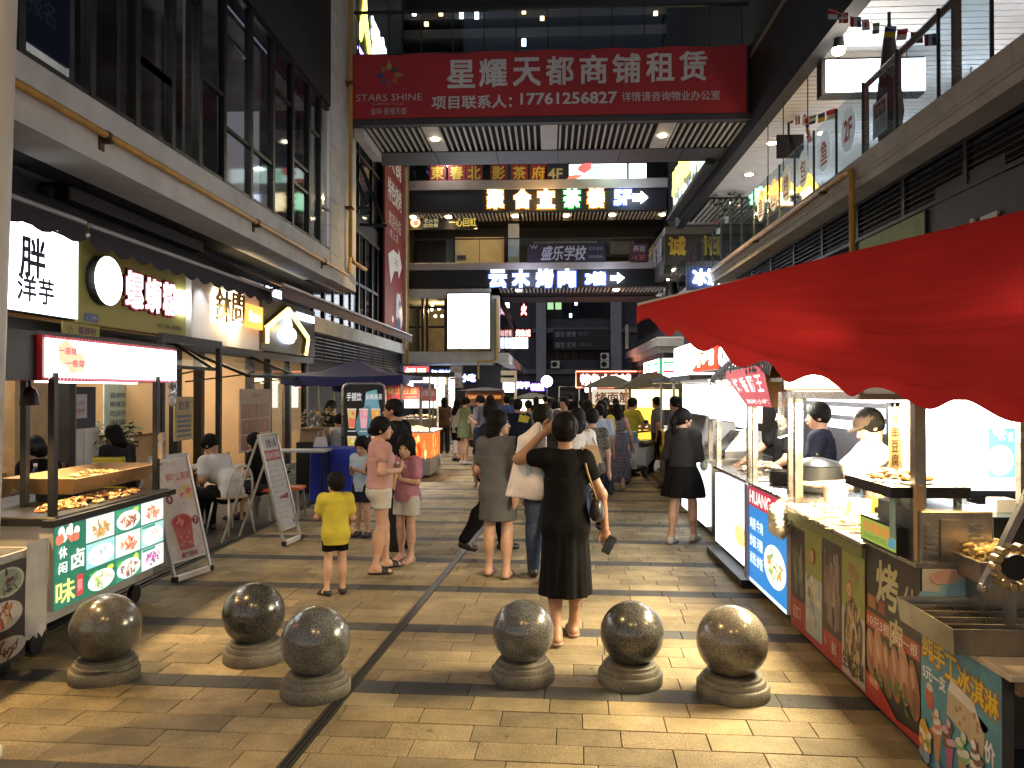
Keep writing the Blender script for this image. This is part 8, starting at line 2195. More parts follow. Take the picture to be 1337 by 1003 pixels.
q0=at(1022,512,x=RX-.02);mb.hexa([q0+Vector(v)for v in((-.03,-.03,-.35),(.03,-.03,-.33),(.03,.03,-.33),(-.03,.03,-.35),(-.02,-.05,0),(.02,-.05,0),(.02,.05,0),(-.02,.05,0))]);mb.build('film',glass('bag_film',(.85,.86,.9)),t);mb=MB();mb.tube([q0,q0+Vector((0,0,.12))],.004,5);mb.build('string',black_metal,t)
# next lit stalls further on
yg,yh=yr(931),yr(974)
WB=thing('food_stall','stall with white backlit front before the blue lit one','stall',(RX+.4,(yg+yh)/2,0))
wbox('cabinet',steel_d,WB,RX+.08,RX+.8,yh,yg,.1,.95);wbox('lit_front',emi('lit_front_white',(.92,.97,1),1.5,True),WB,RX+.02,RX+.078,yh+.02,yg-.02,.16,.90);wbox('counter',steel,WB,RX,RX+.9,yh,yg,.952,.975);wbox('base_step',black_metal,WB,RX-.06,RX+.8,yh-.05,yg+.05,.012,.08)
s_=rsheet(RX+.019,yg-.02,.16,.002);w_,h_=yg-yh-.04,.74;s_.food(w_*.8,h_*.35,w_*.16,h_*.14,[(.8,.6,.15),(.85,.75,.3),(.7,.45,.1)],16,(.8,.7,.3));s_.disc(w_*.5,h_*.9,w_*.1,h_*.03,(.6,.8,.9));
for k in range(5):s_.text('特色小吃',w_*.1,h_*(.75-k*.13),w_*.45,h_*(.81-k*.13),(.65,.72,.78))
s_.build('print',print_l,WB)
for y in(yh+.05,yg-.05):wbox('post',steel,WB,RX+.03,RX+.08,y,y+.05,.975,1.9)
wbox('blue_pillar',mat('blue_grey',(.25,.28,.45),.4),WB,RX-.02,RX+.1,yh-.12,yh-.01,.1,.95)
wbox('roof',steel_d,WB,RX,RX+.9,yh,yg,1.91,1.95);bulb('stall_glow',(RX+.45,(yg+yh)/2,1.8),85,NEUT,.12);wbox('lamp_tube',lit_w,WB,RX+.4,RX+.5,yh+.1,yg-.1,1.88,1.905)
wbox('back_panel',mat('panel_dark',(.02,.02,.03)),WB,RX+1.3,RX+1.34,yh,yg+1,.1,1.9)
for z in(1.40,1.54,1.68):wbox('menu_strip',emi('dim_menu',(.9,.95,1),1.6),WB,RX+1.28,RX+1.298,yh+.1,yg+.8,z,z+.09)
heap('food_heap','pale fried food piled under the lamp of the white fronted stall',(RX+.35,(yg+yh)/2,.976),.2,.4,90,[(.5,.4,.25),(.4,.3,.2),(.6,.55,.45)],.035,.1)
sb('blank white light box right above the woman with the ponytail',1.95,yr(925,520,1.95)+.02,yr(892,520,1.95),1.48,1.90,lit_w,.35,frame=steel_d)
sb('white light box printed with a tiny grey mark near the tilted red sign',1.9,yr(957,520,1.9),yr(927,520,1.9),1.46,1.86,lit_w,.3,frame=steel_d)
ST3=thing('food_stall','bright stall behind the woman with the ponytail with white lit lower front','stall',(2.4,10.5,0))
wbox('cabinet',steel_d,ST3,1.95,2.7,9.3,11.2,.1,.95);wbox('lit_front',emi('lit_front_white',(.92,.97,1),1.5,True),ST3,1.90,1.949,9.4,11.1,.15,.9);wbox('counter',steel,ST3,1.88,2.8,9.28,11.22,.952,.975)
for y in(9.33,11.12):wbox('post',steel,ST3,1.92,1.97,y,y+.05,.975,1.9)
wbox('side_panel',mat('panel_grey',(.4,.4,.42),.5),ST3,1.98,2.7,11.23,11.27,.3,1.6);bulb('stall_glow',(2.3,10.2,1.8),80,NEUT,.12);wbox('lamp_tube',lit_w,ST3,2.2,2.3,9.5,11,1.88,1.9);wbox('roof',steel_d,ST3,1.9,2.8,9.3,11.2,1.905,1.94)
heap('food_heap','bags and pale snacks on the counter behind the woman with the ponytail',(2.2,10.2,.976),.25,.6,80,[(.5,.55,.6),(.6,.58,.5),(.3,.35,.4)],.05,.14)
t=thing('fryer_lid','slanted striped steel hood over the fryer behind the ponytail woman','hood',at(950,590,x=2.2));mb=MB();q=at(945,600,x=2.2);mb.hexa([(2.15,q.y-.3,1.06),(2.6,q.y-.3,1.06),(2.6,q.y+.3,1.06),(2.15,q.y+.3,1.06),(2.35,q.y-.25,1.3),(2.6,q.y-.25,1.3),(2.6,q.y+.25,1.3),(2.35,q.y+.25,1.3)]);mb.build('lid_body',steel,t);wbox('lid_base',steel_d,t,2.15,2.6,q.y-.3,q.y+.3,.978,1.058)  # a slanted steel lid on its base
# more stalls down the right row
for k,(y0_,lab)in enumerate(((12.2,'dim steel stall beyond the yellow lit cart'),(15.0,'shadowy steel stall far along the gutter'))):
    t=thing('food_stall',lab,'stall',(2.7,y0_,0));wbox('cabinet',steel_d,t,2.4,3.2,y0_,y0_+1.8,.1,.95);wbox('counter',steel,t,2.35,3.25,y0_-.03,y0_+1.83,.952,.975);wbox('roof',black_metal,t,2.2,3.3,y0_-.1,y0_+1.9,1.95,2.05)
    for y in(y0_+.03,y0_+1.72):wbox('post',steel_d,t,2.4,2.45,y,y+.05,.975,1.95)
    wbox('back_panel',[emi('dim_menu',(.9,.95,1),1.2),emi('dim_menu_y',(1,.85,.5),1.0)][k],t,3.1,3.12,y0_+.1,y0_+1.7,1.2,1.8)

# ------------------------------------------------------------------ the red canopy
CA=thing('canopy','big bright red canopy with scalloped edge drooping over the skewer stalls','canopy',(2.0,4.5,2.0))
A=at(833,398,y=6.1);B=at(1500,536,y=2.75);AP=at(1560,219,y=4.6);C_=A+Vector((3.0,1.6,.05))
def red_cloth():
    m,nt,b=_new('red_canopy_cloth');N,L=nt.nodes,nt.links
    tr=N.new('ShaderNodeBsdfTranslucent');tr.inputs[0].default_value=(.75,.035,.03,1)
    tc=N.new('ShaderNodeTexCoord');n1=N.new('ShaderNodeTexNoise');n1.inputs['Scale'].default_value=2.2;n1.inputs['Detail'].default_value=7;L.new(tc.outputs['Object'],n1.inputs['Vector'])
    cr=N.new('ShaderNodeMapRange');cr.inputs[3].default_value=.7;cr.inputs[4].default_value=1.25;L.new(n1.outputs[0],cr.inputs[0])
    mx=N.new('ShaderNodeMix');mx.data_type='RGBA';mx.blend_type='MULTIPLY';mx.inputs[0].default_value=1;mx.inputs[6].default_value=(.30,.014,.016,1);L.new(cr.outputs[0],mx.inputs[7]);L.new(mx.outputs[2],b.inputs['Base Color'])
    b.inputs['Roughness'].default_value=.8;b.inputs['Specular IOR Level'].default_value=.15
    n2=N.new('ShaderNodeTexNoise');n2.inputs['Scale'].default_value=300;L.new(tc.outputs['Object'],n2.inputs['Vector']);bp=N.new('ShaderNodeBump');bp.inputs['Strength'].default_value=.15;bp.inputs['Distance'].default_value=.004;L.new(n2.outputs[0],bp.inputs['Height'])
    n3=N.new('ShaderNodeTexNoise');n3.inputs['Scale'].default_value=9;n3.inputs['Detail'].default_value=5;n3.inputs['Distortion'].default_value=1.2;L.new(tc.outputs['Object'],n3.inputs['Vector']);b3=N.new('ShaderNodeBump');b3.inputs['Strength'].default_value=.5;b3.inputs['Distance'].default_value=.02;L.new(n3.outputs[0],b3.inputs['Height']);L.new(bp.outputs[0],b3.inputs['Normal']);L.new(b3.outputs[0],b.inputs['Normal'])
    ms=N.new('ShaderNodeMixShader');ms.inputs[0].default_value=.12;L.new(b.outputs[0],ms.inputs[1]);L.new(tr.outputs[0],ms.inputs[2]);L.new(ms.outputs[0],N['Material Output'].inputs[0])
    return m
rc=red_cloth()
def edge_pt(u):                                   # the drooping front edge from the far corner to the near one
    p=A.lerp(B,u);p.z-=.13*math.sin(u*math.pi)**1.2;return p
def hip_pt(v):
    p=A.lerp(AP,v);p.z+=-.02*math.sin(v*math.pi);return p
nu,nv=90,70
mb=MB();vs=[]
for j in range(nv+1):
    v=j/nv
    for i in range(nu+1):
        u=i/nu
        e=edge_pt(u);p=e.lerp(AP,v)
        p.z+=-.10*math.sin(v*math.pi)*math.sin(u*math.pi)+.012*math.sin(u*30+v*5)*math.sin(v*math.pi)*(1-v)+(.010*math.sin(26*math.atan2(v,u+.03))+.005*math.sin(61*math.atan2(v,u+.03)+u*4))*min(1,v*5)*min(1,(1-v)*4)*min(1,u*5)
        vs.append(p)
mb.add(vs,[(j*(nu+1)+i,j*(nu+1)+i+1,(j+1)*(nu+1)+i+1,(j+1)*(nu+1)+i)for j in range(nv)for i in range(nu)]);mb.build('front_panel',rc,CA,'all')
mb=MB();vs=[]
for j in range(nv+1):
    v=j/nv
    for i in range(21):u=i/20;e=A.lerp(C_,u);e.z-=.08*math.sin(u*math.pi);p=e.lerp(AP,v);p.z-=.06*math.sin(v*math.pi)*math.sin(u*math.pi);vs.append(p)
mb.add(vs,[(j*21+i,(j+1)*21+i,(j+1)*21+i+1,j*21+i+1)for j in range(nv)for i in range(20)]);mb.build('far_panel',rc,CA,'all')
mb=MB();vs=[];n=160
for i in range(n+1):
    u=i/n;e=edge_pt(u);d=(.095+.040*math.cos(u*2*math.pi*8+.3))*(1.15-.35*u);sway=Vector((-.02*math.sin(u*40),-.012*math.sin(u*55),0))
    for k in range(5):q=k/4;vs.append(e+Vector((-.012*q,-.01*q,-d*q))+sway*q)
mb.add(vs,[(i*5+k,i*5+k+1,i*5+6+k,i*5+5+k)for i in range(n)for k in range(4)]);mb.build('valance',rc,CA,'all')
mb=MB();vs=[];n=50
for i in range(n+1):
    u=i/n;e=A.lerp(C_,u);e.z-=.08*math.sin(u*math.pi);d=.095+.042*math.cos(u*2*math.pi*6+.3)
    for k in range(3):vs.append(e+Vector((-.01,.02,-d*k/2))*1.0)
mb.add(vs,[(i*3+k,i*3+3+k,i*3+4+k,i*3+k+1)for i in range(n)for k in range(2)]);mb.build('valance',rc,CA,'all')
for q in(A,C_):b=MB();b.bar(q+Vector((0,0,.0)),AP-Vector((0,0,.06)),.025);b.build('rib',steel_d,CA)
b=MB();b.tube([(AP.x,AP.y,0),(AP.x,AP.y,AP.z-.02)],.03,10);b.build('pole',steel_d,CA)
b=MB();b.tube([edge_pt(i/20)+Vector((.01,.01,-.012))for i in range(21)],.006,6);b.build('edge_tube',rc,CA)
bulb('canopy_lamp',(AP.x-.9,AP.y-.5,2.05),12,NEUT,.1)
t=thing('stall_lamp','bare white bulb hanging under the red canopy near its pole','lamp',(AP.x-.9,AP.y-.5,2.1));b=MB();b.ball((AP.x-.9,AP.y-.5,2.12),.045,10);b.build('bulb',lamp_glow,t,'all');b=MB();b.tube([(AP.x-.9,AP.y-.5,2.16),(AP.x-.9,AP.y-.5,2.5)],.008,5);b.build('cord',black_metal,t)
# white letters on the dark fascia above the canopy and the green panel
t=thing('shop_lettering','white characters on the charcoal fascia just over the red canopy','sign',(5.43,6,3.5));q0,q1=at(1225,300,x=5.43),at(1305,262,x=5.43)
m1=MB();write(m1,'火锅',on_right(5.438,q0.y,q0.z-1.06),0,.0,q0.y-q1.y,1.0,0,(.55,.55,.55),0,.02,.03);m1.build('lettering',mat('letter_grey',(.5,.5,.5),.5),t);wbox('backing',mat('charcoal_fascia',(.028,.026,.027)),t,5.439,5.445,q1.y-.1,q0.y+.1,q0.z-.6,q0.z+.6)
t=thing('green_panel','olive green panel under the louvres above the red canopy','panel',(5.42,9.3,3.6));q0,q1=at(1122,310,x=5.42),at(1207,280,x=5.42);wbox('panel',mat('panel_green',(.22,.26,.08),.6),t,5.41,5.437,q1.y,q0.y,3.3,4.39);wbox('panel_edge',steel_frame,t,5.405,5.44,q1.y-.05,q1.y-.003,3.3,4.4)

# ------------------------------------------------------------------ carts at the far end
def cart(lab,cx,y,w,zr_,face,facing_m,roof_m,words,glow,rh=.36):
    t=thing('food_cart',lab,'cart',(cx,y,0))
    wbox('body',wood_d,t,cx-w/2,cx+w/2,y,y+.9,.25,.95);wbox('counter',steel_d,t,cx-w/2-.05,cx+w/2+.05,y-.05,y+.95,.952,.98)
    for x in(cx-w/2+.03,cx+w/2-.03):
        for yy in(y+.03,y+.87):wbox('post',wood_d,t,x-.025,x+.025,yy-.025,yy+.025,.98,zr_)
    for x in(cx-w/2+.25,cx+w/2-.25):b=MB();b.tube([(x,y+.1,.16),(x,y+.16,.16)],.16,14);b.build('wheel',black_metal,t,True)
    mb=MB();e=.22;mb.add([(cx-w/2-e,y-e,zr_),(cx+w/2+e,y-e,zr_),(cx+w/2+e,y+.9+e,zr_),(cx-w/2-e,y+.9+e,zr_),(cx-w*.1,y+.45,zr_+rh),(cx+w*.1,y+.45,zr_+rh)],[(3,2,1,0),(0,1,5,4),(1,2,5),(2,3,4,5),(3,0,4)]);mb.build('roof',roof_m,t)
    wbox('sign_panel',face,t,cx-w/2+.06,cx+w/2-.06,y-.02,y+.01,zr_-.48,zr_-.04)
    wbox('front_panel',facing_m,t,cx-w/2+.02,cx+w/2-.02,y-.02,y-.003,.45,.93)
    if words:m1=MB();write(m1,words,facing(y-.024),cx-w*.38,zr_-.42,cx+w*.38,zr_-.12,0,(.4,.12,.02),0,.02);m1.build('lettering',print_d,t)
    bulb('cart_glow',(cx,y+.4,zr_-.15),glow,WARM,.1);return t
p=at(866,640,z=0)
YC=cart('yellow lit snack cart with dark gabled roof beside the scooter',at(855,600,y=17.2).x,17.2,1.15,1.86,emi('lit_yellow_panel',(1,.82,.35),2.4),emi('lit_amber',(1,.55,.06),.9),mat('roof_charcoal',(.018,.018,.02),.7),None,30)
wbox('amber_panel',emi('lit_amber2',(1,.62,.08),1.1),YC,at(829,600,y=17.1).x,at(856,600,y=17.1).x,17.08,17.10,at(840,556,y=17.1).z,at(840,532,y=17.1).z)
cart('grey roofed snack cart half hidden by the crowd under the neon sign',at(800,560,y=22).x,22,1.3,1.88,emi('lit_dim_panel',(.9,.75,.55),.5),emi('dim_amber',(1,.7,.3),.4),mat('roof_grey',(.055,.06,.062),.7),'烤面筋',22)
cart('cream lit snack cart with small yellow roof below the violet lit strip',at(695,560,y=27).x,27,1.1,1.52,emi('lit_cream_cart',(1,.85,.5),2.6),emi('dim_amber',(1,.7,.3),.4),mat('roof_gold',(.09,.07,.02),.6),None,22,.2)
t=cart('long dark cart with red and gold lettered roof board',at(632,560,y=24).x,24,1.2,1.80,mat('board_wood',(.12,.05,.03),.6),mat('cart_front',(.2,.17,.13),.6),mat('roof_rust',(.05,.03,.02),.7),None,10,.1)
a,b=at(609,522,y=23.7),at(656,515,y=23.7);wbox('roof_board',mat('rust_board',(.20,.05,.025),.6),t,a.x,b.x,23.7,23.74,a.z,b.z);m1=MB();write(m1,'王妈妈正宗老牌手抓饼',facing(23.69),a.x+.05,a.z+.03,b.x-.05,b.z-.03,0,(.55,.22,.05),0,.02);m1.build('lettering',print_l,t)
# low posts and the far dark awning between
t=thing('steel_arch','thin pale metal frame arching over the far crowd','frame',at(745,520,y=32));a,b=at(730,560,y=32),at(756,505,y=32);mb=MB();mb.tube([(a.x,32,0),(a.x,32,b.z),(b.x,32,b.z),(b.x,32,0)],.03,6);mb.build('tube',plastic_w,t);wbox('dark_cover',black_metal,t,a.x,b.x,32,33,b.z-.3,b.z-.2)

# ------------------------------------------------------------------ scooter
def scooter(lab,p,rz):
    t=thing('scooter',lab,'scooter',p,rz)              # heads along -Y
    wm=mat('scooter_white',(.55,.56,.58),.25);bl=mat('scooter_black',(.015,.015,.017),.4)
    for y in(-.62,.60):
        o=None;b=MB();n=22
        for k in range(n):pass
        b.tube([(.055*-1,y,.22),(-.03,y,.22)],.1,10);ring=[(0,y+.165*math.cos(k*2*math.pi/20),.22+.165*math.sin(k*2*math.pi/20))for k in range(21)]
        w=MB();w.tube(ring,.052,8);tw=w.build('tyre',bl,t,'all',world=False);h=MB();h.tube([(-.03,y,.22),(.03,y,.22)],.115,14);h.build('rim',steel_d,tw,True,world=False)
    b=MB();b.hexa([(-.16,-.50,.30),(.16,-.50,.30),(.12,-.36,.28),(-.12,-.36,.28),(-.19,-.42,.88),(.19,-.42,.88),(.12,-.30,.88),(-.12,-.30,.88)]);b.build('front_shield',wm,t,world=False)
    b=MB();b.prism([(-.62-.17,.38),(-.45,.42),(-.44,.48),(-.62,.50),(-.80,.42)],Fr((.06,0,0),(0,1,0)),-.12,0);b.build('mudguard',wm,t,world=False)
    b=MB();b.bbox(-.14,.14,-.34,.22,.24,.31,b=.02);b.build('floorboard',bl,t,world=False)
    b=MB();b.hexa([(-.15,.18,.28),(.15,.18,.28),(.13,.80,.40),(-.13,.80,.40),(-.13,.16,.66),(.13,.16,.66),(.11,.86,.70),(-.11,.86,.70)]);b.build('body',wm,t,world=False)
    b=MB();b.bbox(-.14,.14,.12,.84,.70,.79,b=.04);b.build('saddle',bl,t,world=False)
    b=MB();b.tube([(0,-.62,.24),(0,-.36,.98)],.03,8);b.build('fork',steel_d,t,world=False)
    b=MB();b.tube([(-.33,-.22,1.02),(-.15,-.34,1.0),(.15,-.34,1.0),(.33,-.22,1.02)],.018,8);b.build('handlebar',bl,t,'all',world=False)
    b=MB();b.ball((0,-.44,.93),(.13,.08,.09),12);b.build('headlight',mat('lens',(.5,.55,.6),.1),t,'all',world=False)
    for s in(-1,1):b=MB();b.tube([(s*.22,-.3,1.02),(s*.28,-.32,1.16)],.008,6);b.ball((s*.29,-.325,1.2),(.06,.02,.04),8);b.build('mirror',bl,t,world=False)
    b=MB();b.hexa([(-.15,-.55,.82),(.15,-.55,.82),(.13,-.40,.80),(-.13,-.40,.80),(-.16,-.52,1.0),(.16,-.52,1.0),(.13,-.40,1.02),(-.13,-.40,1.02)]);b.build('blue_cover',mat('cover_blue',(.10,.28,.42),.6),t,world=False)
    b=MB();b.bar((.1,.1,.28),(.22,.16,.0),.02);b.build('kickstand',steel_d,t,world=False)
    return t
scooter('white scooter with blue apron parked facing the viewer before the yellow lit cart',at(836,634,z=0)+Vector((0,.62,0)),R(-24))
# ------------------------------------------------------------------ people in the street
GW,GD,GS='walkers and shoppers','diners at the stalls','sellers at the stalls'
def foot(px,py):p=at(px,py,z=0);return(p.x,p.y)
def atd(px,y):p=at(px,510,y=y);return(p.x,y)
K=dict(
    black=cloth('black',(.006,.006,.007),.15),blackk=cloth('soft_black',(.012,.012,.014)),grey=cloth('grey',(.10,.105,.115)),yellow=cloth('yellow',(.52,.45,.06)),pink=cloth('pink',(.46,.27,.25)),
    rose=cloth('rose',(.40,.18,.24)),white=cloth('white',(.62,.62,.63)),cream=cloth('cream',(.52,.50,.44)),navy=cloth('navy',(.015,.018,.035)),blue=cloth('blue',(.06,.10,.28)),jeans=cloth('jeans',(.04,.055,.10),.3,14),
    sky=cloth('sky',(.38,.48,.62)),green=cloth('green',(.17,.22,.12)),slate=cloth('slate',(.14,.14,.18)),char=cloth('charcoal',(.028,.028,.03)),beige=cloth('beige',(.34,.28,.20)),brown=cloth('brown',(.10,.07,.05)),
    maxi=pattern_cloth('maxi',[(.03,.03,.06),(.16,.16,.20),(.05,.06,.12),(.30,.26,.27),(.12,.06,.08),(.04,.05,.09)],40,5.5),mottled=pattern_cloth('mottled',[(.03,.028,.025),(.08,.07,.055),(.02,.02,.02),(.14,.12,.09)],60))
bs_m=mat('black_sandal',(.015,.015,.016),.5);ns_m=mat('nude_sandal',(.35,.22,.15),.5);ds_m=mat('dark_shoe',(.018,.015,.014),.4);ws_m=mat('white_shoe',(.5,.5,.48),.5)
def tee(m,s=.55,**k):return dict(kind='tee',m=m,sleeve=s,**k)
def dress(m,**k):return dict(kind='dress',m=m,**k)
NE,MI,FA=.0085,.0115,.019
# 1 the woman in the black dress
W1=person('woman in long black dress walking away with one hand raised to her bun',foot(738,838),4,1.63,
            dict(knl=V3(-.045,.05,.288),anl=V3(-.042,-.05,.052),knr=V3(.05,.03,.288),anr=V3(.045,.085,.048),ell=V3(-.205,.03,.80),wrl=V3(-.095,.02,.915),hdl=V3(.06,-.01,.05),shl=V3(-.103,0,.812),elr=V3(.158,-.02,.650),wrr=V3(.178,.02,.495),hdr=V3(.015,.03,-.1)),
            True,'tan',dress(K['black'],sleeve=.42,hem=.205,a=.115,b=.105,a0=.084,b0=.068,folds=9,amp=.06,bulge=.10,rise=.085),None,'bun',dict(kind='slide',m=ns_m),NE,-6,group=GW,build=.93)
P,S,Hd=PJ[W1]
w_=lambda v:XF[W1]@Vector(v)
t=thing('handbag','small black shoulder bag with tan strap on the hip of the woman in black dress','bag',w_(P['hpr']+V3(.115,.01,.08)*S))
hb=w_(P['hpr']+V3(.085,-.02,.075)*S);
Fb=Field(np.array(hb)-.2,np.array(hb)+.2,.008);Fb.ell(np.array(hb),(.045,.10,.085),.02);Fb.ell(np.array(hb)+V3(0,0,-.04),(.05,.095,.06),.03);V_,F_=Fb.mesh();np_obj('bag_body',V_-np.array(t.location),F_,mat('bag_black',(.02,.02,.022),.35),t)
sh_=w_(P['shr']+V3(-.012,0,.043)*S);b=MB();b.tube([hb+Vector((0,.06,.07)),w_(P['chest']+V3(.098,.055,-.02)*S),sh_+Vector((.005,.03,.008)),sh_+Vector((.0,-.02,.008)),w_(P['chest']+V3(.092,-.066,.02)*S),hb+Vector((-.005,-.06,.07))],.0075,8);b.build('strap',mat('strap_tan',(.30,.20,.08),.5),t,'all')
def phone(lab,T,key='r',off=(0,0,0),rz=0,tilt=0):
    P,S,Hd=PJ[T];q=XF[T]@Vector(P['wr'+key]+P['hd'+key]/np.linalg.norm(P['hd'+key])*.06*S);q+=Vector(off)
    t=thing('phone',lab,'phone',q,rz);b=MB();b.bbox(-.034,.034,-.004,.004,-.068,.068,b=.003);o=b.build('phone_body',mat('phone_black',(.008,.008,.01),.2),t,world=False);t.rotation_euler=(0,tilt,rz)
    b=MB();b.bbox(-.031,.031,-.0055,-.0043,-.063,.063,b=.0003);b.build('screen',mat('phone_screen',(.01,.012,.02),.08),t,world=False);return t
phone('black phone held low in the hand of the woman in the black dress',W1,'r',(.02,-.025,-.03),R(15),R(30))
# her white carrier bag
c=w_(P['ell']+V3(.03,.02,-.16)*S)
t=thing('carrier_bag','big white plastic carrier bag hanging from the raised arm of the woman in black','bag',c)
cc=np.array(at(690,606,y=c.y+.05));Fb=Field(cc-.34,cc+.36,.01)
Fb.cone(cc+V3(.03,0,.20),cc+V3(-.01,0,-.24),.10,.04,.155,.08,6,.07);Fb.cap(cc+V3(.03,0,.18),cc+V3(.07,-.01,.28),.08,.03,.05);Fb.ell(cc+V3(.05,-.03,-.16),(.11,.07,.10),.04)
V_,F_=Fb.mesh();np_obj('bag_body',V_-np.array(t.location),F_,mat('carrier_white',(.74,.71,.72),.35,0,.12,9,.5,35),t)
b=MB();b.bar(cc+V3(.0,-.09,.0),cc+V3(.0,-.09,-.06),.03,.004,(.3,.5,.6));b.build('print',print_d,t)
# 2 the woman in grey
W2_=person('woman in short grey dress and glasses standing with her head turned aside',foot(650,753),-12,1.60,dict(elr=V3(.15,-.015,.64),wrr=V3(.172,.035,.495),ell=V3(-.13,.02,.64),wrl=V3(-.09,.10,.53),anl=V3(-.062,.02,.045),anr=V3(.062,-.03,.045)),True,'fair',
             dress(K['grey'],sleeve=.62,hem=.345,a=.116,b=.10,a0=.092,b0=.073,folds=5,amp=.03,bulge=.10,rise=.095),None,'bob',dict(kind='slide',m=mat('brown_sandal',(.12,.07,.05),.5)),NE,-72,group=GW)
P,S,Hd=PJ[W2_];g=thing('glasses','thin framed glasses on the woman in the grey dress','glasses',XF[W2_]@Vector(Hd(0,.06,.004)))
for x in(-1,1):
    q=[XF[W2_]@Vector(Hd(x*.02+.013*math.cos(k*.628),.062,.005+.011*math.sin(k*.628)))for k in range(11)];b=MB();b.tube(q,.0022,5,cap=False);b.build('rim',mat('glasses_dark',(.02,.02,.02),.3),g);b=MB();b.tube([XF[W2_]@Vector(Hd(x*.034,.058,.008)),XF[W2_]@Vector(Hd(x*.049,-.01,.004))],.002,5);b.build('temple',mat('glasses_dark',(.02,.02,.02)),g)
phone('black phone in the lowered hand of the woman in grey',W2_,'r',(.0,.0,-.03),0,.2)
# 3 the boy
BY=person('small boy in bright yellow tee and black shorts seen from behind',foot(438,776),22,1.05,dict(ell=V3(-.14,.05,.655),wrl=V3(-.11,.16,.66),hdl=V3(.04,.06,.04),elr=V3(.14,.0,.64),wrr=V3(.13,.09,.57),anl=V3(-.075,-.03,.05),ftl=V3(-.5,.8,0),anr=V3(.06,.0,.05),knl=V3(-.06,.01,.28)),False,'fair',
             tee(K['yellow'],.6,hem=.425,e=.026),dict(kind='shorts',m=K['black'],len=.62,e=.012),'short',dict(kind='sandal',m=bs_m),NE,25,child=True,build=.97,group=GW)
P,S,Hd=PJ[BY];q=XF[BY]@Vector(P['wrl']+V3(-.0,.05,.03)*S);t=thing('drink_cup','small pink and white drink cup held up by the boy in yellow','cup',q);b=MB();b.tube([q+Vector((-.05,.02,-.09)),q+Vector((.02,0,.05))],[.018,.026],10);b.build('cup_body',mat('cup_pink',(.45,.12,.16),.4),t,True);b=MB();b.tube([q+Vector((.02,0,.05)),q+Vector((.04,0,.10))],[.027,.02],10);b.build('lid',plastic_w,t,True)
# 4 the woman in pink and the girl
WP=person('woman in pale pink tee and white shorts looking toward the street middle',foot(496,746),-62,1.53,dict(elr=V3(.14,-.03,.66),wrr=V3(.04,.115,.655),hdr=V3(-.05,.05,.03),ell=V3(-.13,.0,.65),wrl=V3(-.05,.12,.64),hdl=V3(.05,.05,.03),anl=V3(-.075,.06,.045),knl=V3(-.06,.045,.285),anr=V3(.07,-.05,.045),knr=V3(.055,-.005,.285),ftl=V3(-.1,1,0),ftr=V3(.25,1,0)),True,'fair',
             tee(K['pink'],.42,hem=.545),dict(kind='shorts',m=K['cream'],len=.42,e=.012),'lowbun',dict(kind='slide',m=bs_m),NE,-22,group=GW,build=1.06)
GP_=person('girl in rose pink top and pale shorts with long hair beside the woman in pink',foot(531,733),150,1.30,dict(ell=V3(-.135,.03,.65),wrl=V3(-.05,.13,.68),hdl=V3(.04,.06,.05),elr=V3(.13,.02,.645),wrr=V3(.08,.12,.58),anl=V3(-.06,.02,.045),anr=V3(.06,-.01,.045)),True,'fair',tee(K['rose'],.6,hem=.49,e=.03),dict(kind='shorts',m=K['cream'],len=.58,e=.025),'long',dict(kind='sandal',m=ns_m),NE,20,12,child=True,group=GW)
P,S,Hd=PJ[GP_];q=XF[GP_]@Vector(P['wrl']+V3(0,.06,.05)*S);t=thing('ice_cream','long pale ice cream stick held by the girl in rose pink','ice cream',q);b=MB();b.tube([q+Vector((-.02,-.02,-.16)),q+Vector((.0,-.02,.02)),q+Vector((.01,-.02,.08))],[.014,.022,.02],10);b.build('cone',mat('waffle',(.50,.34,.14),.6),t,True);b=MB();b.ball(q+Vector((.015,-.02,.10)),.03,10);b.build('scoop',mat('vanilla',(.62,.58,.5),.5),t,'all')
MB_=person('stout man with cropped grey hair in black tee leaning over the girl',(atd(521,8.6)),75,1.73,shift_upper(dict(elr=V3(.15,-.03,.65),wrr=V3(.12,.10,.56),ell=V3(-.14,.05,.63),wrl=V3(-.06,.16,.60)),0,.03,-.015),False,'mid',tee(K['blackk'],.6,hem=.47),dict(kind='pants',m=K['char']),'buzz',dict(kind='shoe',m=ds_m),.010,10,group=GW,build=1.18)
# 5 the man striding behind the woman in grey
MW=person('man in black striding across with a shiny shoe kicked back',atd(641,8.55),-72,1.68,dict(knl=V3(-.05,.07,.29),anl=V3(-.05,.10,.048),knr=V3(.05,-.06,.29),anr=V3(.05,-.19,.095),ftr=V3(0,.75,-.66),ell=V3(-.14,-.06,.64),wrl=V3(-.13,-.08,.50),elr=V3(.14,.03,.64),wrr=V3(.12,.11,.53)),False,'mid',tee(K['navy'],.9,hem=.47),dict(kind='pants',m=K['black']),'buzz',dict(kind='shoe',m=ds_m),.0105,20,group=GW,build=1.08)
# 6 person in jeans right ahead of the woman in black
person('person in black tee and blue jeans walking close before the woman in black',atd(708,7.3),2,1.66,WALK,False,'mid',tee(K['blackk'],.6,hem=.46),dict(kind='pants',m=K['jeans']),'short',dict(kind='shoe',m=ds_m),.011,group=GW)
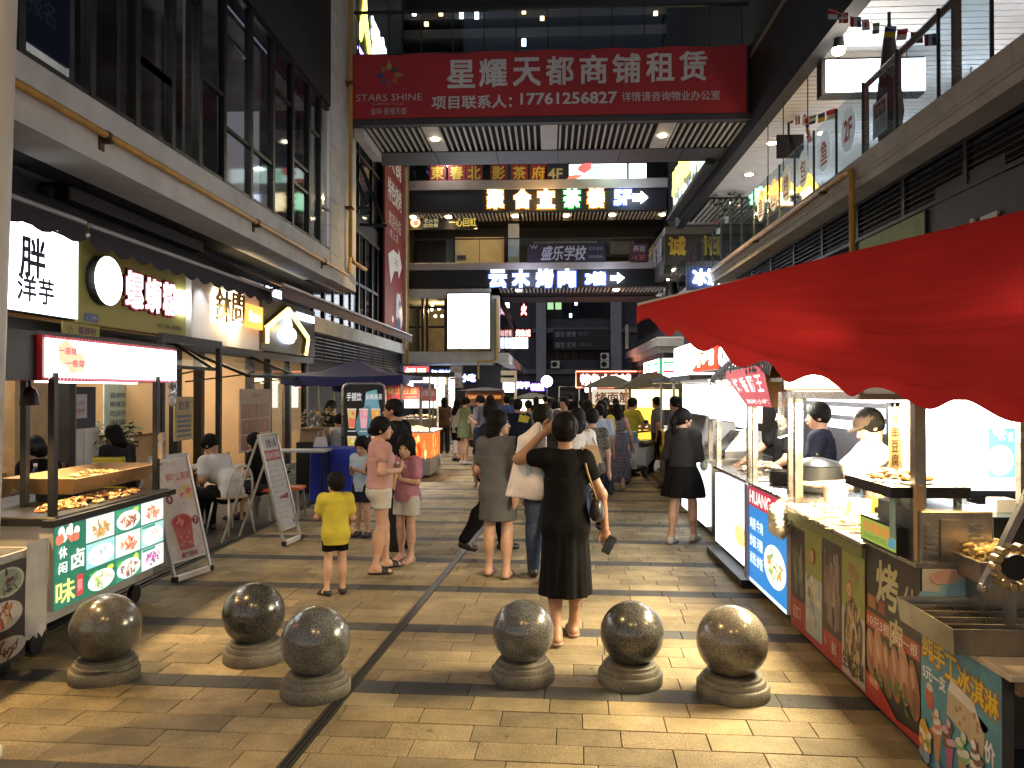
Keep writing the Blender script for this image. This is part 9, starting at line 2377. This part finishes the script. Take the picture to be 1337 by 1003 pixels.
# 7 woman with ponytail at the stall
PW=person('woman with ponytail in dark top and flared black skirt waiting at the bright stall',foot(892,708),-30,1.58,dict(elr=V3(.13,.0,.64),wrr=V3(.05,.12,.63),hdr=V3(-.03,.06,.02),ell=V3(-.13,.0,.64),wrl=V3(-.05,.12,.62),hdl=V3(.03,.06,.02),anl=V3(-.06,-.09,.045),anr=V3(.05,.09,.045),knl=V3(-.055,-.03,.285),knr=V3(.055,.055,.285)),True,'fair',tee(K['char'],1.0,hem=.57,e=.022),dict(kind='skirt',m=K['black'],hem=.345,a=.165,b=.15,folds=8,amp=.07,rise=.0),'pony',dict(kind='shoe',m=ws_m),NE,-38,group=GW)
P,S,Hd=PJ[PW];q=XF[PW]@Vector(P['wrr']+V3(.06,.03,-.06)*S);t=thing('snack_bag','pale green plastic bag in the hands of the woman with the ponytail','bag',q);b=MB();b.ball(q,(.05,.05,.07),10);b.tube([q+Vector((0,0,.06)),q+Vector((0,0,.10))],[.02,.03],8);b.build('film',mat('bag_pale_green',(.42,.52,.40),.3,0,.2,20,.5,50),t,'all');b=MB();b.ball(q-Vector((0,0,.02)),(.038,.038,.04),8);b.build('contents',mat('vanilla',(.62,.58,.5)),t)
t=thing('tote_bag','white tote bag standing on the ground beside the ponytail woman','bag',at(848,628,z=0));q=at(872,632,z=0);mb=MB();mb.hexa([(q.x,q.y,0),(q.x+.25,q.y,0),(q.x+.25,q.y+.12,0),(q.x,q.y+.12,0),(q.x+.02,q.y+.04,.3),(q.x+.23,q.y+.04,.3),(q.x+.23,q.y+.08,.3),(q.x+.02,q.y+.08,.3)]);mb.build('bag_body',mat('tote_white',(.55,.5,.48),.7),t);mb=MB();mb.tube([(q.x+.06,q.y+.06,.3),(q.x+.08,q.y+.06,.42),(q.x+.17,q.y+.06,.42),(q.x+.19,q.y+.06,.3)],.008,6);mb.build('handle',mat('tote_white',(.55,.5,.48)),t)
# 8 middle crowd walking away
XM=person('woman in long patterned blue and grey dress with long hair walking away',foot(806,640),3,1.56,dict(WALK,elr=V3(.155,-.01,.64),wrr=V3(.18,.02,.50)),True,'fair',dress(K['maxi'],sleeve=0,hem=.10,a=.15,b=.13,a0=.088,b0=.072,folds=8,amp=.07,scoop=.01),None,'long',dict(kind='slide',m=ns_m),.0115,group=GW)
WW=person('woman in white blouse with beige shoulder bag walking away',atd(754,9.2),-3,1.58,WALK,True,'fair',tee(K['white'],.55,hem=.47),dict(kind='pants',m=K['jeans']),'mid',dict(kind='shoe',m=ds_m),MI,group=GW)
P,S,Hd=PJ[WW];hb=XF[WW]@Vector(P['wst']+V3(.11,-.055,.055)*S);t=thing('handbag','beige leather shoulder bag on the back of the woman in white blouse','bag',hb);b=MB();b.hexa([hb+Vector(v)for v in((-.13,-.04,-.12),(.12,-.04,-.12),(.12,.04,-.12),(-.13,.04,-.12),(-.07,-.03,.09),(.06,-.03,.09),(.06,.03,.09),(-.07,.03,.09))]);b.build('bag_body',mat('leather_beige',(.40,.28,.13),.5),t);b=MB();b.tube([hb+Vector((-.06,0,.09)),XF[WW]@Vector(P['shr']+V3(-.03,-.03,.04)*S),XF[WW]@Vector(P['shr']+V3(-.03,.02,.042)*S)],.009,6);b.tube([hb+Vector((.05,0,.09)),XF[WW]@Vector(P['shr']+V3(-.01,-.035,.035)*S)],.009,6);b.build('strap',mat('leather_beige',(.40,.28,.13)),t)
person('person in mottled dark brown top between the white blouse and the pale blue shirt',atd(773,9.9),3,1.56,WALK,True,'mid',tee(K['mottled'],.6,hem=.47),dict(kind='pants',m=K['black']),'short',dict(kind='shoe',m=ds_m),MI,group=GW)
SB=person('person in pale sky blue shirt and dark trousers walking away',foot(783,650),0,1.56,WALK,False,'mid',tee(K['sky'],.7,hem=.44),dict(kind='pants',m=K['navy']),'short',dict(kind='shoe',m=ws_m),MI,group=GW)
q=at(774,632,y=12.6);t=thing('shopping_bag','rose patterned shopping bag carried low beside the pale sky blue shirt','bag',q);b=MB();b.hexa([q+Vector(v)for v in((-.02,-.05,.0),(.12,-.05,0),(.12,.05,0),(-.02,.05,0),(.0,-.03,.28),(.10,-.03,.28),(.10,.03,.28),(.0,.03,.28))]);b.build('bag_body',pattern_cloth('rosebag',[(.3,.1,.12),(.4,.36,.38),(.12,.06,.08)],50),t);b=MB();b.tube([q+Vector((.02,0,.28)),q+Vector((.05,0,.42)),q+Vector((.08,0,.28))],.008,6);b.build('handle',plastic_w,t)
person('vendor in yellow shirt leaning at the yellow lit snack cart',atd(823,16.3),-60,1.66,shift_upper(dict(elr=V3(.13,.08,.67),wrr=V3(.08,.20,.66),ell=V3(-.13,.08,.67),wrl=V3(-.06,.2,.66)),0,.03,-.01),False,'fair',tee(K['yellow'],.6,hem=.46),dict(kind='pants',m=K['char']),'short',dict(kind='shoe',m=ds_m),MI,group=GW)
person('person in black tee seen from behind among the crowd before the grey roofed cart',atd(791,17.5),5,1.63,WALK,False,'mid',tee(K['black'],.6,hem=.46),dict(kind='pants',m=K['char']),'short',dict(kind='shoe',m=ds_m),.014,group=GW)
# the group at the left before the lit kiosk
GG=person('woman in loose olive green dress bowed over beside the man with the phone',foot(606,606),-58,1.62,shift_upper(PHONE,0,.02,0),True,'fair',dress(K['green'],sleeve=.6,hem=.40,a=.12,b=.11,a0=.09,b0=.08,folds=6,amp=.04),None,'short',dict(kind='shoe',m=ws_m),MI,-4,16,group=GW)
MP=person('man in grey blue shirt and dark shorts looking down at his phone',foot(628,612),60,1.68,dict(PHONE),False,'fair',tee(K['slate'],.7,hem=.46),dict(kind='shorts',m=K['navy'],len=.8,e=.03),'short',dict(kind='shoe',m=ds_m),MI,0,22,group=GW)
WH=person('woman with long dark hair in pale top behind the olive green dress',foot(597,602),-40,1.58,PHONE,True,'fair',tee(K['cream'],.6,hem=.46),dict(kind='shorts',m=K['black'],len=.8,e=.02),'long',dict(kind='shoe',m=ds_m),MI,0,16,group=GW)
q=at(600,590,y=19.5);t=thing('gift_bag','white and magenta paper bag held low by the woman with long dark hair','bag',q)
for dx,m_ in((-.09,plastic_w),(.03,mat('bag_magenta',(.42,.03,.22),.5))):b=MB();b.bbox(q.x+dx-.055,q.x+dx+.055,q.y-.05+dx*.3,q.y+.05+dx*.3,q.z-.02,q.z+.3,b=.006);b.build('bag_side' if dx>0 else 'bag_body',m_,t)
b=MB();b.tube([q+Vector((-.1,0,.3)),q+Vector((-.06,0,.45)),q+Vector((-.03,0,.3))],.008,6);b.build('handle',plastic_w,t)
person('shopper in dark clothes standing in the glare of the white kiosk',foot(580,592),20,1.6,{},True,'mid',tee(K['brown'],.6,hem=.46),dict(kind='pants',m=K['char']),'mid',dict(kind='shoe',m=ds_m),.016,group=GW)
# far crowd: heads and shoulders over each other
far=[(662,20,K['blue'],'short','blue tee behind the woman in grey'),(676,14,K['navy'],'short','navy tee with a yellow folder behind the woman in grey'),(690,17.5,K['beige'],'short','beige tee under the cream lit cart'),(700,24,K['blackk'],'mid','black top near the globe lamp'),(712,26,K['char'],'short','charcoal tee below the globe lamp'),(724,21,K['white'],'bob','white tee just before the neon sign start'),
       (737,15,K['slate'],'short','slate shirt facing the viewer in the crowd middle'),(745,27,K['black'],'short','black tee deep under the neon sign'),(760,20,K['navy'],'pony','navy top with a ponytail under the neon sign'),(768,16,K['blackk'],'bob','black top between two taller walkers'),(778,24,K['yellow'],'short','yellow shirt deep in the crowd'),(786,13.2,K['yellow'],'mid','yellow and black top beside the pale blue shirt'),
       (655,28,K['white'],'mid','white top under the rust red roof board'),(642,26,K['sky'],'short','pale shirt near the white direction post'),(684,30,K['brown'],'short','brown tee deep behind the cream lit cart'),(733,31,K['char'],'short','charcoal tee far under the neon tube'),(755,33,K['slate'],'bob','slate top at the far end of the street'),(716,33,K['navy'],'mid','navy top deep below the globe lamp'),(804,21,K['blackk'],'short','black tee by the post of the grey roofed cart'),
       (858,16.9,K['slate'],'short','slate tee bending at the amber front of the lit cart'),(882,14.2,K['slate'],'short','dark cap serving behind the ponytail woman'),(893,13.6,K['cream'],'short','pale shirt standing behind the ponytail woman'),(568,25,K['blackk'],'mid','dark top in front of the blazing kiosk'),(640,18.5,K['char'],'short','charcoal tee behind the striding man')]
for i,(px,y,m_,hr,lab)in enumerate(far):
    fem=hr in('mid','bob','pony');rg=random.Random(i)
    person('distant person in '+lab,atd(px,y),(150 if 'facing' in lab else rg.choice([0,8,-10,15,-25]))if px<840 else 70,rg.uniform(1.56,1.70)-(.05 if fem else 0),WALK,fem,'mid',tee(m_,.6,hem=.46),dict(kind='pants',m=rg.choice([K['char'],K['navy'],K['black'],K['jeans']])),hr,dict(kind='shoe',m=ds_m),FA,group='distant crowd')
q=at(683,548,y=13.7);t=thing('yellow_folder','bright yellow folded bag carried at chest height behind the woman in grey','bag',q);b=MB();b.hexa([q+Vector(v)for v in((-.09,-.02,-.03),(.08,-.02,-.06),(.08,.02,-.06),(-.09,.02,-.03),(-.06,-.01,.09),(.12,-.01,.05),(.12,.01,.05),(-.06,.01,.09))]);b.build('bag_body',mat('folder_yellow',(.55,.45,.03),.6),t);b=MB();b.tube([q+Vector((-.04,0,.08)),q+Vector((0,0,.16)),q+Vector((.06,0,.06))],.006,5);b.build('handle',mat('folder_yellow',(.55,.45,.03)),t)

# ------------------------------------------------------------------ diners and sellers of the left row
lean=lambda d,dz=0,**k:shift_upper(dict(SIT,**k),0,d,dz,('chest','neck','head','shl','shr'))
def seated(lab,px,py,yaw,pose,H,top,bottom,hair,h,fem=False,tone='mid',hp=25,hy=0,on=.012,sz=None,y=None,at_=None,**k):
    p=at_ if at_ is not None else at(px,py,z=.012+.30*H)if y is None else at(px,py,y=y)
    return person(lab,(p.x,p.y),yaw,H,pose,fem,tone,top,bottom,hair,dict(kind='shoe',m=ds_m),h,hy,hp,GD,on=on,**k)
SM=seated('man in white tee sitting on a white hoop chair bent over the table',0,0,72,lean(.13,-.035,ell=V3(-.14,.13,.40),elr=V3(.14,.13,.40)),1.70,tee(K['white'],.62,hem=.27),dict(kind='pants',m=K['black']),'short',.0095,hp=44,at_=CH)
seated('woman in black sitting on an orange stool behind the man in white tee',0,0,80,lean(.03),1.58,tee(K['black'],.6,hem=.27),dict(kind='shorts',m=K['char'],len=.7,e=.02),'mid',.0105,True,'fair',20,at_=SW)
seated('diner in white tee with a dark cap sitting beyond the bright blue cloth',436,622,-30,lean(.03),1.66,tee(K['white'],.6,hem=.27),dict(kind='pants',m=K['char']),'short',.0115,False,'fair',15,y=13.6,on=.12)
seated('diner in dark tee sitting in the shop with bowed head',163,640,70,lean(.06,-.01),1.66,tee(K['char'],.6,hem=.27),dict(kind='pants',m=K['char']),'mid',.0105,False,'fair',32,y=9.6,on=.12)
seated('woman in black bent low over the black stall counter',62,640,60,lean(.10,-.05),1.58,tee(K['black'],.7,hem=.27),dict(kind='pants',m=K['char']),'bob',.0105,True,'fair',48,y=7.7,on=.2)
for lab,px,y,w_s in(('dark stool under the diner in the shop',163,9.6,.12),('dark bench block under the woman bent over the stall counter',62,7.7,.2),('dark stool under the diner beyond the blue cloth',436,13.6,.12)):
    p=at(px,640,y=y);t=thing('low_stool',lab,'stool',(p.x,p.y,.012));z=w_s+.22*1.66;wbox('seat',wood_d,t,p.x-.17,p.x+.17,p.y-.17,p.y+.17,z,z+.04)
    for sx in(-1,1):
        for sy in(-1,1):wbox('leg',black_metal,t,p.x+sx*.14-.015,p.x+sx*.14+.015,p.y+sy*.14-.015,p.y+sy*.14+.015,.012,z)
person('server in yellow shirt bending behind the flower bouquet',atd(440,15.6),120,1.62,shift_upper(PHONE,0,.06,-.02),True,'fair',tee(K['yellow'],.6,hem=.47),dict(kind='pants',m=K['char']),'short',dict(kind='shoe',m=ds_m),.013,0,25,GD)
person('server in black bowed beside the server in yellow',atd(424,15.4),-60,1.58,shift_upper(PHONE,0,.06,-.02),True,'mid',tee(K['black'],.6,hem=.47),dict(kind='pants',m=K['char']),'mid',dict(kind='shoe',m=ds_m),.013,0,25,GD)
person('toddler in pale top beside the drinks board',atd(474,9.4),160,1.2,PHONE,False,'fair',tee(K['sky'],.6,hem=.46),dict(kind='shorts',m=K['navy'],len=.7,e=.02),'short',dict(kind='shoe',m=ds_m),.0115,0,20,GW,child=True)
p=at(52,648,y=8.4);t=thing('yellow_chair','bright yellow chair with rounded back beside the woman bent over the counter','chair',(p.x,p.y,.012));wbox('seat',mat('chair_yellow',(.50,.40,.03),.6),t,p.x+.35,p.x+.75,p.y,p.y+.4,.45,.5);wbox('backrest',mat('chair_yellow',(.50,.40,.03),.6),t,p.x+.35,p.x+.75,p.y+.4,p.y+.45,.5,1.02,bevel=.06)
for sx in(.38,.72):
    for sy in(.03,.37):wbox('leg',black_metal,t,p.x+sx-.015,p.x+sx+.015,p.y+sy-.015,p.y+sy+.015,.012,.45)
# sellers at the right row
person('seller in navy tee standing among the steaming pots',(2.62,7.55),62,1.66,dict(elr=V3(.15,.02,.645),wrr=V3(.12,.10,.52),ell=V3(-.14,.03,.645),wrl=V3(-.09,.15,.55)),False,'mid',tee(K['navy'],.6,hem=.47),dict(kind='pants',m=K['char']),'short',dict(kind='shoe',m=ds_m),.0095,12,8,GS,build=1.05,on=.012)
VW=person('seller in white shirt and flat cap leaning in to work at the skewer stall',(2.60,6.1),82,1.66,shift_upper(dict(elr=V3(.13,.14,.66),wrr=V3(.08,.26,.66),hdr=V3(0,.09,.01),ell=V3(-.13,.13,.66),wrl=V3(-.06,.27,.65),hdl=V3(0,.09,.01)),0,.05,-.015),False,'fair',tee(K['white'],.6,hem=.47),dict(kind='pants',m=K['char']),'short',dict(kind='shoe',m=ds_m),.009,5,30,GS,on=.012)
P,S,Hd=PJ[VW];hc=mat('cap_brown',(.035,.022,.018),.9);Fh=Field(Hd(0,0,0)-.16,Hd(0,0,0)+.2,.008);Rr=np.array(Matrix.Rotation(R(5),3,'Z')@Matrix.Rotation(R(-30),3,'X'));Fh.ell(Hd(0,-.005,.028),(.058*S,.07*S,.052*S),.01,Rr);Fh.ell(Hd(0,.062,.022),(.042*S,.04*S,.008*S),.008,Rr);Fh.ell(Hd(0,.02,-.045),(.09*S,.12*S,.055*S),0,Rr,True);np_obj('cap',*Fh.mesh(),hc,VW)
person('seller in black with a pale apron reaching over the noodle stall pots',(2.55,8.35),95,1.66,dict(elr=V3(.15,.12,.70),wrr=V3(.12,.26,.60),hdr=V3(0,.09,-.03),ell=V3(-.13,.06,.64),wrl=V3(-.05,.17,.56)),False,'mid',tee(K['black'],.6,hem=.47),dict(kind='pants',m=K['char']),'short',dict(kind='shoe',m=ds_m),.0105,0,15,GS,on=.012)
# ------------------------------------------------------------------ street lamps out of the picture: the footbridge the viewer stands under
FB=thing('near_footbridge','dark footbridge over the viewer with warm downlights','bridge',(0,-3,7.6))
wbox('deck',black_void,FB,-5,5,-5.5,-1.5,7.7,8.0);wbox('fascia',dark_clad,FB,-5,5,-1.5,-1.3,7.5,9.4)
for i,(x,y,tx,ty,pw)in enumerate(((-.8,-1.9,-1.8,3.2,280),(2.0,-1.9,.9,3.6,170))):
    d=MB();d.lathe([(.10,0),(.10,.04)],(x,y,7.62),14);d.build('downlight',lamp_glow,FB,'all')
    spot('bridge_lamp',(x,y,7.56),(tx,ty,0),pw,(1,.64,.25),62,.7,.08)
FL=thing('flood_lamp','warm floodlight fixed high on the mall block above the viewer','lamp',(-4.8,2.6,8.4))
wbox('housing',black_metal,FL,-5.0,-4.72,2.45,2.75,8.36,8.6);wbox('lens',lamp_glow,FL,-4.95,-4.78,2.5,2.7,8.345,8.357)
spot('flood_light',(-4.72,2.6,8.3),(-.3,5.8,0),680,(1,.64,.25),74,.8,.09)
